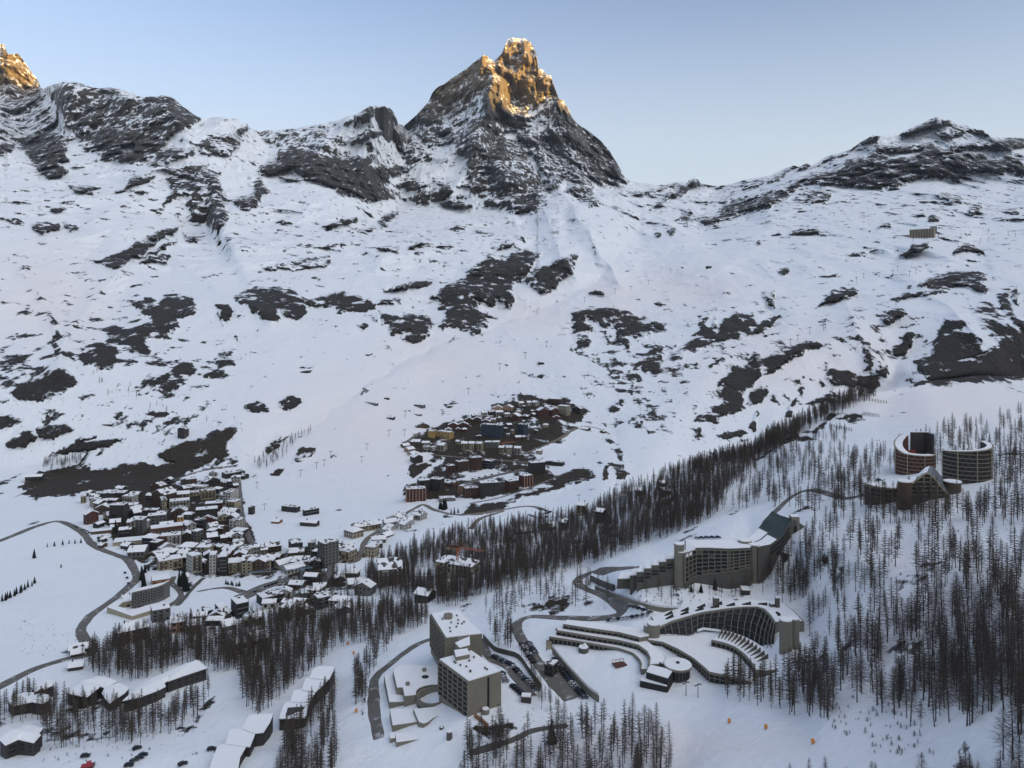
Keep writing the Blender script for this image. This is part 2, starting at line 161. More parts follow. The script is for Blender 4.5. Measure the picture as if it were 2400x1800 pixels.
# ---------------------------------------------------------------- rock outcrops, bare earth (in town also painted shade between houses): outlines, each with how bare it is (1 bare, 0 snow)
OFF = dict(S=(0,0), A=(0,0), B=(800,0), C=(1600,0), D=(0,600), E=(800,600), G=(1600,600))
ROCKS = """
A .62 0,300 40,300 140,360 270,590 280,680 120,740 0,760
A .45 0,760 120,740 300,680 420,880 430,960 120,990 0,980
A .85 0,940 90,940 60,1000 0,1010
A .9 120,900 300,860 410,890 430,1000 440,1045 330,1060 250,1110 210,1060 190,1020 130,980
A .85 260,1110 330,1040 440,1095 400,1140 320,1155
A .57 310,570 520,530 740,560 900,620 1080,620 1300,765 1130,850 1080,900 1040,1000 880,1080 780,1040 690,1030 560,980 450,830 370,660
A .85 450,820 560,760 700,700 640,780 500,850
A .88 650,830 900,870 1080,880 1040,980 900,1040 790,1020 720,960 640,960 620,900
A .8 550,850 680,860 700,900 560,890
A .8 1040,620 1130,640 1300,760 1180,830 1100,760 1020,740
A .1 790,940 870,930 870,975 800,980
A .72 960,1100 1120,1040 1260,990 1250,960 1100,960 960,1060
A .5 1300,900 1500,870 1600,900 1500,1000 1300,1000
A .6 1060,1100 1250,1040 1440,1100 1400,1160 1430,1280 1200,1260 1080,1300 1100,1190
A .7 1250,1060 1380,1120 1440,1230 1460,1330 1480,1400 1440,1470 1380,1480 1330,1450 1310,1480 1230,1420 1210,1330 1250,1250
A .88 1480,1310 1640,1260 1640,1180 1700,1140 1740,1240 1680,1290 1660,1340 1560,1350
A .8 1540,850 1600,800 1620,830 1560,880
A .05 1420,1110 1500,1060 1620,1090 1650,1150 1610,1210 1460,1220
A .45 1680,850 2050,830 2212,900 2212,1010 1900,960 1750,940
A .93 1810,990 1900,950 2000,980 2212,1020 2212,1240 2100,1200 1970,1150 1900,1080 1760,1120 1690,1110 1700,1060 1800,1050
A .8 1800,1135 1960,1165 1920,1180 1850,1165
A .8 810,1215 850,1150 1010,1150 900,1200
A .75 450,1200 560,1200 650,1210 560,1240 480,1240
A .75 1090,1160 1220,1180 1190,1200 1100,1190
A .8 0,1405 80,1400 160,1430 160,1470 90,1450
A .85 200,1450 290,1440 390,1450 380,1485 280,1500 220,1480
A .8 410,1450 500,1460 510,1480 450,1500
A .7 330,1350 400,1345 440,1360 360,1380
A .88 950,1530 1050,1500 1160,1480 1130,1520 1000,1560
A .97 690,1665 850,1600 880,1570 990,1570 940,1630 900,1665
A .85 900,1665 1100,1580 1160,1560 1020,1640
A .8 1190,1510 1270,1530 1280,1570 1200,1560
A .7 1780,1440 1830,1420 1880,1440 1830,1455
A .8 2080,1470 2160,1440 2260,1440 2200,1465 2120,1475
B .59 405,815 470,760 560,660 590,600 660,550 790,455 930,352 990,400 1040,345 1085,255 1190,250 1255,320 1275,440 1360,485 1410,640 1465,700 1600,850 1740,980 1830,1140 1860,1170 1770,1220 1640,1190 1500,1190 1450,1170 1380,1230 1320,1320 1200,1370 1060,1370 890,1290 850,1240 840,1180 800,1100 800,1020 730,980 740,930 650,940 600,970 420,830
B .82 420,810 580,650 640,700 640,800 560,790 480,790
B .8 600,580 800,440 940,360 1000,480 880,470 760,520 640,640
B .42 640,800 740,720 930,560 1000,560 900,760 760,850
B .85 950,990 1050,900 1100,1020 1080,1030 960,1010
B .78 830,1040 950,1060 1180,1160 1160,1240 850,1240 840,1140
B .8 1440,830 1560,820 1700,920 1820,1130 1740,1170 1640,1150 1560,1020 1470,940
B .85 1120,1280 1270,1240 1250,1340 1190,1380 1120,1330
B .9 950,560 1050,570 1080,740 1000,780 930,760 930,680
B .86 1000,400 1130,460 1260,440 1270,560 1250,650 1100,600 1050,560
B .8 1000,380 1090,255 1220,270 1270,430 1150,360
B .85 1350,490 1520,800 1440,830 1400,740
B .8 1270,460 1340,490 1340,600 1270,610
B .36 1230,650 1380,640 1330,900 1230,850 1180,780
B .4 1040,360 1180,350 1140,460 1060,440
B .05 1050,860 1130,860 1140,900 1060,900
B .2 1200,1000 1240,1000 1330,1150 1290,1150
B .5 80,750 180,690 300,690 350,760 340,790 240,740 150,770
B .75 60,930 120,880 150,820 320,860 310,880 180,880 90,935
B .9 -40,1000 60,1020 200,1010 180,1060 300,1080 400,1050 430,1110 320,1140 270,1190 330,1270 250,1300 170,1300 100,1270 -40,1250
B .55 340,840 450,850 600,1010 580,1030 500,1040 440,1110 400,1040 340,900
B .62 340,1200 430,1140 560,1200 560,1230 640,1230 650,1200 600,1170 700,1180 730,1240 640,1300 520,1330 450,1300 470,1250
B .85 640,1320 700,1300 800,1310 850,1330 760,1350 660,1340
B .6 780,1200 840,1200 830,1220
B .65 1450,1240 1500,1200 1630,1200 1650,1290 1670,1340 1600,1340 1540,1290
B .6 1780,1260 1900,1240 2212,1180 2240,1200 1960,1250 1840,1275
B .75 2000,1370 2100,1260 2212,1210 2260,1240 2130,1270 2060,1350
B .75 -10,1420 100,1410 90,1440 0,1450
B .85 50,1500 160,1490 260,1470 250,1440 310,1390 370,1390 310,1440 280,1480 120,1510
B .9 660,1490 740,1460 800,1480 790,1500
B .8 850,1500 900,1490 950,1510 880,1515
B .85 1000,1620 1040,1580 1110,1580 1080,1610
B .6 220,1600 380,1600 380,1640 300,1630
B .7 430,1600 520,1570 550,1580 460,1610
B .6 600,1600 700,1590 740,1600
B .8 1150,1525 1180,1540 1180,1570
B .85 1140,1640 1220,1630 1220,1665 1180,1665
B .8 2030,1510 2070,1500 2070,1530 2040,1535
B .8 2110,1490 2160,1480 2160,1510 2130,1520
B .8 2170,1430 2212,1400 2240,1400 2250,1440
C .8 0,1400 60,1370 70,1420 230,1390 290,1310 400,1290 480,1290 600,1250 690,1200 800,1150 900,1120 1010,1100 1060,1040 1160,1010 1200,1010 1280,940 1480,940 1640,930 1700,960 1810,930 2000,940 2050,900 2230,890 2230,960 2090,970 1960,970 1800,960 1900,1000 2050,1020 2120,1000 2230,1060 2230,1160 2140,1130 2100,1090 2060,1110 1980,1100 1880,1120 1820,1150 1780,1170 1700,1140 1520,1150 1380,1200 1280,1230 1090,1210 1020,1180 900,1200 780,1190 700,1260 560,1340 440,1370 320,1410 200,1470 130,1460 110,1430 20,1450
C .25 1290,1000 1560,960 1500,1010 1350,1030
C .3 1000,1150 1280,1100 1300,1110 1100,1150
C .3 1650,1000 1900,970 1900,990 1720,1010
C .1 1150,1080 1230,1060 1230,1090
C .93 1410,870 1660,760 1680,820 1640,830 1540,850 1420,880
C .9 1690,780 1730,775 1740,810 1690,810
C .7 1640,860 1700,850 1760,890 1660,890
C .5 1740,800 1950,840 2000,880 1900,870 1850,850 1740,880
C .9 1090,970 1230,880 1280,885 1250,910 1150,940
C .6 830,1100 1000,1000 1080,980 940,1060
C .8 540,1190 720,1075 740,1085 600,1180
C .85 720,1130 800,1060 830,1075 760,1110
C .95 -10,1210 70,1155 105,1170 100,1200 -10,1270
C .5 220,1310 400,1200 550,1150 560,1170 420,1230 260,1300
C .6 720,1290 830,1230 960,1260 940,1300 850,1320 760,1310
C .5 1620,1260 1780,1260 1800,1300 1740,1320 1660,1290
C .6 1850,1350 1900,1310 1960,1340 1890,1380
C .6 2090,1370 2150,1350 2200,1380 2140,1410
C .7 1490,1390 1560,1380 1570,1400
C .88 1590,1410 1620,1395 1660,1410 1650,1435 1600,1435
C .6 1260,1475 1330,1440 1350,1470 1290,1480
C .75 680,1520 740,1490 860,1480 940,1530 880,1515 760,1515
C .8 480,1570 500,1555 510,1580 490,1585
C .7 580,1520 620,1495 640,1515
C .88 1390,1650 1480,1580 1600,1570 1610,1600 1480,1640 1420,1665
C .88 1750,1640 1780,1600 1850,1590 1940,1640 1970,1665 1900,1650 1830,1630
C .45 990,1659 1180,1620 1280,1600 1180,1659
D .95 610,30 720,0 890,-10 760,70 700,60
D .8 880,50 960,0 1100,-10 1080,50 960,40
D .8 120,95 150,60 190,65 200,85
D .85 320,430 340,390 370,440 335,440
D .85 340,520 370,485 400,525
D .85 335,555 380,550 400,610 370,630
D .92 830,300 900,290 950,330 930,270 990,265 1050,300 1080,260 1180,255 1250,280 1275,360 1240,390 1160,410 1150,480 1080,490 1095,520 1030,530 950,520 940,550 980,600 940,630 850,610 780,620 790,580 690,540 670,490 740,460 830,470 920,440 990,430 960,370 880,340
D .95 520,650 530,600 640,570 700,560 760,600 750,650 720,720 660,715 590,690
D .82 920,830 1000,780 1100,740 1180,665 1260,690 1270,740 1200,790 1160,870 1060,870 1120,840 1150,800 1100,790 980,820
D .87 1290,770 1380,740 1450,730 1400,690 1430,630 1510,590 1530,640 1640,640 1600,660 1530,650 1520,710 1470,730 1440,770 1370,800 1310,790
D .85 1520,270 1640,210 1740,200 1890,185 1920,240 1980,290 1920,310 1850,320 1790,330 1790,400 1750,410 1680,400 1640,360 1620,330 1560,320
D .95 1810,350 1880,310 1990,300 1990,360 1920,415 1850,400
D .9 1990,280 2100,250 2230,240 2230,350 2100,340 2000,320
D .85 1390,320 1470,310 1490,360 1495,430 1450,410
D .7 1390,370 1410,370 1480,450 1450,450
D .6 1700,70 1830,40 1950,20 2140,0 2120,50 2040,80 1900,95 1760,90
D .6 1300,135 1360,120 1450,115 1360,145
D .52 200,740 380,740 420,780 180,820
D .9 50,880 130,840 250,800 400,770 480,790 510,830 450,880 340,920 200,940 110,940
D .9 -20,910 60,930 50,970 -20,980
D .93 40,1220 120,1130 190,1130 240,1180 170,1230
D .93 235,1110 330,1100 460,1110 430,1140 340,1175 260,1170
D .78 360,1270 440,1230 490,1190 630,1160 620,1180 520,1210 660,1200 780,1180 700,1230 500,1265
D .97s 130,1490 250,1400 400,1380 570,1350 580,1370 540,1400 640,1400 760,1370 900,1340 1000,1290 1130,1240 1200,1200 1360,1180 1400,1150 1560,1090 1550,1130 1480,1180 1470,1240 1480,1280 1300,1350 1200,1420 1120,1480 1040,1520 850,1540 640,1530 490,1545 340,1560 250,1570 150,1530
D .1 930,1330 1000,1290 1130,1330 1060,1350 1010,1370
D .68s 1480,1250 1620,1280 1600,1340 1380,1380 1180,1470 1400,1350
D .7 1550,970 1680,930 1760,950 1800,970 1850,890 1940,920 1940,960 1860,1000 1700,1010 1620,1000
D .7s 1900,1300 1950,1240 2060,1230 2040,1270 1960,1330 1880,1345
D .85s 1760,1420 1790,1375 1840,1380 1800,1420
D .6 930,1020 1000,1000 1120,1020 1000,1040
D .8 1930,720 2050,710 2000,730
D .7 1950,750 2020,740 1990,765
D .75 1290,555 1350,550 1320,570
D .7 1520,510 1540,510 1565,550 1545,555
D .5 -20,620 120,640 220,720 100,850 -20,870
D .42 -20,950 250,1000 120,1120 -20,1200
D .6s 1700,1230 1800,1150 1900,1160 1760,1290
E .9 -20,250 80,260 160,290 220,300 380,270 370,290 240,320 220,350 160,365 60,350 -20,380
E .9 250,370 380,390 420,380 540,370 560,410 580,500 520,560 440,560 400,540 440,490 320,520 270,450
E .8 110,460 150,440 180,460 130,480
E .6 130,390 240,380 230,430
E .93 560,270 640,240 620,220 700,180 780,160 820,110 900,60 950,10 1040,20 1150,-20 1300,-20 1240,60 1180,180 1110,200 1120,290 1100,350 1000,270 960,330 860,290 940,390 1010,400 930,400 970,460 900,500 860,515 780,490 720,460 650,470 600,450 680,400 700,380 600,340 700,320 640,290
E .9 1180,180 1260,90 1370,55 1480,-10 1510,-10 1480,120 1410,170 1330,240 1270,245 1240,200
E .8 280,240 350,200 430,170 550,150 590,160 570,190 450,200 400,220 320,230
E .88 1510,360 1600,330 1680,325 1740,350 1900,400 2000,460 2020,500 1960,540 1840,520 1790,470 1770,440 1700,470 1620,440 1580,390 1570,440 1630,480 1590,500 1620,560 1560,590 1640,670 1560,640 1500,600 1500,480
E .85 1700,330 1900,375 2060,440 2095,490 2050,480 1980,430 1780,370
E .6 1720,490 1690,520 1760,570 1700,540
E .72 1790,470 1840,540 1870,660 1840,620 1780,540
E .93 1920,700 1980,640 2000,590 2050,580 2090,620 2060,700 2070,740 2010,770 1950,750
E .5 1760,680 1900,640 1880,700 1820,720
E .8 2100,580 2180,560 2150,600
E .45 1240,790 1330,750 1400,780 1340,800
E .8 1245,700 1290,685 1330,700
E .5 1460,700 1560,690 1500,720
E .8 1590,240 1640,210 1710,230 1700,250
E .9 2020,310 2060,295 2105,320 2070,330
E .8s 1050,960 1120,900 1220,880 1310,930 1440,920 1600,1020 1560,1060 1480,1090 1540,1110 1420,1180 1350,1210 1280,1240 1240,1260 1320,1310 1340,1340 1220,1330 900,1310 700,1290 600,1330 560,1330 600,1290 480,1280 400,1200 480,1150 560,1110 700,1080 900,1020 980,970
E .9s 430,1350 590,1350 520,1400 460,1430 430,1400
E .93s 1280,1500 1400,1440 1480,1400 1560,1370 1640,1430 1600,1450 1520,1490 1380,1530 1280,1560 1200,1570 1050,1620 900,1669 780,1669 850,1610 950,1590 1100,1560
E .93s 1680,1450 1700,1370 1740,1370 1730,1440 1700,1460
E .9s 1740,1360 1830,1350 1870,1410 1840,1440 1780,1430 1770,1390
E .75 1530,1110 1660,1150 1760,1170 1800,1220 1740,1190 1640,1160
E .7 1780,1270 1810,1240 1830,1290 1840,1340 1800,1310
E .8 1720,990 1760,950 1800,920 1830,950 1790,1010 1740,1010
E .6 1960,1010 2010,1000 2080,960 2160,930 2120,970 1990,1040
E .7 1850,1060 1950,990 1960,1100 2000,1150 1940,1120
E .8 1780,870 1830,870 1810,890
E .8 1860,830 1900,820 1880,850
E .6 110,900 150,850 180,870 120,900
E .8 140,640 210,635 180,650
E .8 420,810 450,800 440,830
E .64s 700,1290 1240,1260 1340,1340 1380,1500 1000,1560 400,1600 400,1480 560,1420
G .92 -10,600 60,540 90,480 110,400 160,390 130,430 180,450 210,390 215,480 270,410 360,375 440,400 480,430 460,490 400,520 350,550 200,540 120,600 20,650 -40,670 -100,670 -60,620
G .85 460,500 490,430 540,420 560,400 630,380 620,410 560,450 500,490
G .6 500,240 600,210 590,340 540,290
G .87 870,320 950,250 980,230 1060,220 1120,210 1130,240 1080,280 1000,290 940,290
G .8 620,100 660,85 690,110 650,130
G .6 890,130 1020,110 980,135
G .94 230,840 330,740 430,700 480,640 570,640 660,600 800,560 870,570 870,590 800,620 720,640 660,700 600,740 520,760 460,820 400,880 330,870 280,840
G .92 150,1010 240,950 280,870 380,890 400,930 380,1000 260,1020
G .9 430,950 450,880 540,850 580,870 520,930 460,960
G .87 40,1080 120,1025 230,1030 250,1080 200,1090 100,1090
G .87 420,1100 460,1030 490,1000 480,1070 460,1140
G .6 0,700 100,690 110,730 30,730
G .7 180,700 250,670 200,720
G .65 190,1200 260,1150 400,1130 420,1150 280,1190
G .87 640,1040 690,970 720,930 720,1000 700,1050
G .6 20,1120 130,1110 110,1150
G .94 935,770 1000,740 1100,740 1170,790 1160,830 1100,850 1050,840 990,850 950,820
G .9 890,800 920,830 910,850
G .92 1150,760 1250,780 1260,840 1220,870 1160,850
G .92 1250,730 1300,740 1320,790 1270,780
G .52 1170,600 1210,540 1230,560 1220,720 1170,740
G .6 1220,620 1330,760 1310,760
G .8 790,960 870,930 960,900 960,930 860,960
G .93 1550,180 1640,120 1800,105 1900,95 1960,120 1940,180 1970,230 1940,250 1870,210 1740,200 1640,210
G .8 1340,280 1420,240 1600,220 1760,200 1700,230 1560,250 1420,280 1400,300
G .82 1290,400 1370,350 1450,370 1400,410 1320,440
G .87 1370,590 1430,570 1460,500 1500,490 1480,560 1440,640 1380,640
G .92 2040,250 2120,200 2110,300 2160,380 2230,420 2230,480 2140,420 2060,320
G .8 2130,230 2170,190 2180,320 2140,280
G .56 1850,300 1960,260 2100,400 2230,500 2230,560 2050,600 1960,480 1880,380
G .94 1650,540 1700,400 1760,420 1800,450 1880,500 1960,600 2080,560 2230,540 2230,820 2000,820 1780,820 1640,840 1560,750 1490,680 1560,640 1620,640
G .2 1780,690 1900,640 1990,610 1960,640 1850,680
G .9 1440,850 1560,790 1640,800 1500,840
G .8 830,1140 900,1070 960,1020 990,1040 940,1090 860,1140
G .7 980,1060 1100,1020 1170,1030 1100,1055
S .86s 225,1180 350,1150 420,1130 560,1130 590,1250 610,1300 800,1270 860,1300 700,1370 480,1350 400,1340 330,1330 260,1260
S .8s 590,1400 700,1360 800,1340 830,1400 700,1430
S .6s 1290,1400 1300,1395 1390,1398 1410,1410 1400,1435 1310,1440 1255,1440 1205,1440 1220,1412 1280,1420
S .75 1820,1290 1850,1300 1840,1320
S .6s 1103,1700 1200,1690 1240,1720 1150,1740
G .6 500,1290 600,1210 720,1170 800,1150 820,1180 700,1230 560,1290
"""
def parse_rocks():
    out = []
    for ln in ROCKS.strip().split('\n'):
        p = ln.split(); soil = p[1].endswith('s'); v = float(p[1].rstrip('s')); (ox, oy), sc_ = OFF[p[0]], 1 if p[0] == 'S' else 2.765
        out.append((v, soil, np.array([[ox+float(q.split(',')[0])/sc_, oy+float(q.split(',')[1])/sc_] for q in p[2:]])))
    return out
def sdist(poly, x, y):
    """signed distance to an outline, negative inside"""
    d = np.full(x.shape, 1e9, np.float32); ins = np.zeros(x.shape, bool); n = len(poly)
    for k in range(n):
        ax, ay = poly[k]; bx, by = poly[(k+1) % n]
        ex, ey = bx-ax, by-ay; L = ex*ex+ey*ey+1e-9
        t = np.clip(((x-ax)*ex+(y-ay)*ey)/L, 0, 1)
        dx = x-ax-t*ex; dy = y-ay-t*ey; d = np.minimum(d, dx*dx+dy*dy)
        c = ((ay > y) != (by > y)) & (x < ex*(y-ay)/(ey if abs(ey) > 1e-9 else 1e-9)+ax)
        ins ^= c
    d = np.sqrt(d); return np.where(ins, -d, d)
def rock_fields(px, py):
    sh = px.shape; x = px.ravel().astype(np.float32); y = py.ravel().astype(np.float32)
    wx = vn(x/14, y/14, x*0+1)*4+vn(x/45, y/45, x*0+2)*5+vn(x/5, y/5, x*0+4)*3; wyy = vn(x/14, y/14, x*0+7)*3.5+vn(x/45, y/45, x*0+9)*4+vn(x/5, y/5, x*0+5)*2.5
    rock = np.full(x.shape, .13, np.float32); soil = np.zeros(x.shape, np.float32)
    # loosely speckled slopes
    for cx, cy, rx, ry, a in [(80,830,230,130,.2),(250,1000,260,70,.12),(450,900,250,80,.12),(950,830,200,60,.1),(1450,900,160,90,.16),(1700,900,250,120,.14),(2050,780,260,120,.14),(1450,850,120,50,.14),(1800,470,200,50,.12),(2200,500,250,50,.12),(300,480,300,60,.1),(700,560,350,50,.12),(1050,560,220,60,.1),(300,760,160,70,.14),(1380,1220,140,30,.16),(1900,1300,60,60,.1),(1950,1260,50,40,.16),(100,1150,120,40,.1)]:
        rock += a*np.exp(-((x-cx)/rx)**2-((y-cy)/ry)**2)
    # groomed runs and flat fields stay clean
    for cx, cy, rx, ry, a in [(800,1020,230,140,.22),(1000,830,160,90,.15),(1500,1130,110,40,.1),(100,1350,260,130,.2),(1350,640,110,80,.14),(1300,880,70,80,.12),(900,1400,300,200,.05),(2200,940,230,60,.16),(1650,600,160,60,.1),(2150,1480,420,260,.14),(1700,1700,500,120,.1)]:
        rock -= a*np.exp(-((x-cx)/rx)**2-((y-cy)/ry)**2)
    for v, s, poly in parse_rocks():
        x0, y0 = poly.min(0)-14; x1, y1 = poly.max(0)+14
        m = np.nonzero((x > x0) & (x < x1) & (y > y0) & (y < y1))[0]
        if not len(m): continue
        size = min(x1-x0, y1-y0)-28; k = min(1, size/22)
        d = sdist(poly, x[m]+wx[m]*k, y[m]+wyy[m]*k)
        w = np.clip(.5-d/min(22, max(8, size*.3)), 0, 1); w = w*w*(3-2*w)
        rock[m] = rock[m]*(1-w)+(.5+(v-.5)*.8 if v > .5 and not s else v)*w
        if s: soil[m] = np.maximum(soil[m], w)
    return rock.reshape(sh), soil.reshape(sh)
rF, sF = rock_fields(PX, PYf); rB, sB = rock_fields(PXb, PYb)
# crests (+) and gullies (-) drawn over the snowfields: view points, half width, strength
LINES = [(.012,16,[(60,640),(95,690),(125,760)]),(.014,22,[(285,632),(235,690),(160,780),(130,860)]),(.012,20,[(430,622),(520,680),(640,740)]),(.016,14,[(1352,505),(1385,560),(1425,610),(1450,660)]),(.012,16,[(1290,520),(1310,590),(1350,650)]),
 (.010,26,[(1500,700),(1350,735),(1150,765),(900,892),(700,1012),(592,1100)]),(-.014,24,[(1480,560),(1400,660),(1300,715),(1160,768),(960,835),(780,965),(610,1072)]),(-.010,26,[(1215,868),(1330,948),(1420,1000),(1490,1090)]),(-.012,22,[(1640,560),(1780,660),(1815,740)]),(.012,20,[(1600,640),(1720,625),(1800,690)]),
 (-.01,18,[(300,500),(240,560),(180,640)]),(.014,26,[(820,560),(900,600),(1000,590)]),(.012,18,[(1215,560),(1200,470),(1190,430)]),(-.012,16,[(1150,540),(1240,520),(1330,500)]),(.012,26,[(2250,560),(2100,580),(1900,600)]),(-.012,20,[(2050,600),(2200,640),(2300,620)]),(.014,18,[(2120,640),(2220,720),(2300,790)]),(.01,20,[(1980,700),(2020,800),(2060,860)]),
 (-.012,14,[(1215,300),(1240,380),(1280,450)]),(.012,12,[(1110,340),(1090,400),(1060,460)]),(.012,12,[(1290,300),(1340,370),(1360,430)]),(-.012,12,[(1160,330),(1150,400),(1140,450)])]
def linework(px, py):
    out = np.zeros(px.shape, np.float32)
    for amp, hw, pts in LINES:
        x0, x1 = min(p[0] for p in pts)-3*hw, max(p[0] for p in pts)+3*hw; y0, y1 = min(p[1] for p in pts)-3*hw, max(p[1] for p in pts)+3*hw
        m = (px > x0) & (px < x1) & (py > y0) & (py < y1)
        if not m.any(): continue
        x, y = px[m], py[m]; x = x+vn(x/30, y/30, x*0+1)*6; y = y+vn(x/30, y/30, x*0+5)*6; d = np.full(x.shape, 1e9); a = np.zeros(x.shape)
        for k in range(len(pts)-1):
            (ax, ay), (bx, by) = pts[k], pts[k+1]; ex, ey = bx-ax, by-ay; t = np.clip(((x-ax)*ex+(y-ay)*ey)/(ex*ex+ey*ey), 0, 1); dd = np.hypot(x-ax-t*ex, y-ay-t*ey); d = np.minimum(d, dd)
        out[m] += -1.9*amp*np.maximum(0, 1-d/(2.2*hw))**1.5
    return out
def relief(L, px, py, r, near):
    """push the land to and fro: smooth drifts in snow, ribs and gullies in rock"""
    D = np.exp(L); X = (px-1200)/F*D; Z = (HZ-py)/F*D
    X = X.astype(np.float32); Y = D.astype(np.float32); Z = Z.astype(np.float32)
    if near:
        n = fbm(X, Y, Z, 55, 4)*.004+fbm(X, Y, Z, 260, 2)*.004
        r2 = np.clip((r-.35)*2, 0, 1); n = n+fbm(X, Y, Z, 14, 3, True)*.003*r2
        return D*(1+n)
    w = np.clip((D-1100)/1500, .25, 1)
    n = (fbm(X, Y, Z*1.2, 420, 4)*.016+fbm(X, Y, Z, 110, 3)*.008+(.5-fbm(X, Y*.6, Z*.6, 330, 5, True))*.044)*w
    r2 = np.clip((r-.3)*2.2, 0, 1)
    hi = np.clip((560-py)/120, 0, 1)
    rib = fbm(X, Y*.5, Z*.35, 210, 6, True, .62)
    n = n+linework(px, py)
    n = n-r2*w*(.016+rib*(.018+.010*hi))+r2*hi*fbm(X+Z*.3, Y, Z*2.2, 90, 4, True)*-.006
    return D*(1+n)
Df = relief(Lf, PX, PYf, rF, True); Db = relief(Lb, PXb, PYb, rB, False)
# make both meet over the line where the land does not fold
e = np.exp(-(crc[None]-PYb)/25)*(1-jump)[None]; Db = Db+(Df[-1]-Db[0])[None]*e
# hidden hollow behind the crest
tG = np.linspace(0, 1, NG+2)[1:-1][:, None]
Dg = Df[-1][None]*(1-tG)+Db[0][None]*tG
PYg = crc[None]+jump[None]*np.sin(np.pi*tG)*34+0*Dg
# far side of the skyline ridge
tK = np.linspace(0, 1, NK)[:, None]
Dk = Db[-1][None]*(1+.5*tK+.004); Zk = ((HZ-skc)/F*Db[-1])[None]*(1-.9*tK**.8)-60*tK; 
Zk = np.minimum(Zk, ((HZ-skc)/F)[None]*Dk-3-200*tK)
# ground running on under and behind the viewer
NH = 26; tH = np.linspace(1, 0, NH+1)[:-1][:, None]
D0 = Df[0][None]; Z0 = ((HZ-2150)/F*Df[0])[None]; Xh0 = ((cols-1200)/F)[None]*D0
sH = tH**2
Yh = D0-sH*(D0+2500); Xh = Xh0*(1+3*sH); Zh = Z0*(1-sH)+sH*(-210)
def pos(px, py, D): return np.stack([(px-1200)/F*D, D, (HZ-py)/F*D], -1)
PF = pos(PX, PYf, Df); PB = pos(PXb, PYb, Db); PG = pos(np.broadcast_to(cols[None], Dg.shape), PYg, Dg)
PK = np.stack([((cols-1200)/F)[None]*Dk, Dk, Zk], -1); PH = np.stack([Xh, Yh, Zh], -1)
z0 = np.full((NG, NC), .3, np.float32)
P = np.concatenate([PH, PF, PG, PB, PK]); NR = P.shape[0]
RK = np.concatenate([np.full((NH, NC), .1), rF, z0, rB, np.full((NK, NC), .55)]); SO = np.concatenate([np.zeros((NH, NC)), sF, z0*0, sB, np.zeros((NK, NC))])
def grid_mesh(name, P, attrs, mat):
    nr, nc = P.shape[:2]; me = bpy.data.meshes.new(name)
    me.vertices.add(nr*nc); me.vertices.foreach_set('co', P.reshape(-1).astype(np.float32))
    idx = np.arange(nr*nc).reshape(nr, nc)
    q = np.stack([idx[:-1, :-1], idx[:-1, 1:], idx[1:, 1:], idx[1:, :-1]], -1).reshape(-1, 4)
    me.loops.add(q.size); me.loops.foreach_set('vertex_index', q.reshape(-1).astype(np.int32))
    me.polygons.add(len(q)); me.polygons.foreach_set('loop_start', np.arange(0, q.size, 4, dtype=np.int32))
    me.polygons.foreach_set('use_smooth', np.ones(len(q), bool))
    me.update(calc_edges=True)
    for k, v in attrs.items():
        a = me.attributes.new(k, 'FLOAT', 'POINT'); a.data.foreach_set('value', v.reshape(-1).astype(np.float32))
    me.materials.append(mat)
    o = bpy.data.objects.new(name, me); COL.objects.link(o); return o
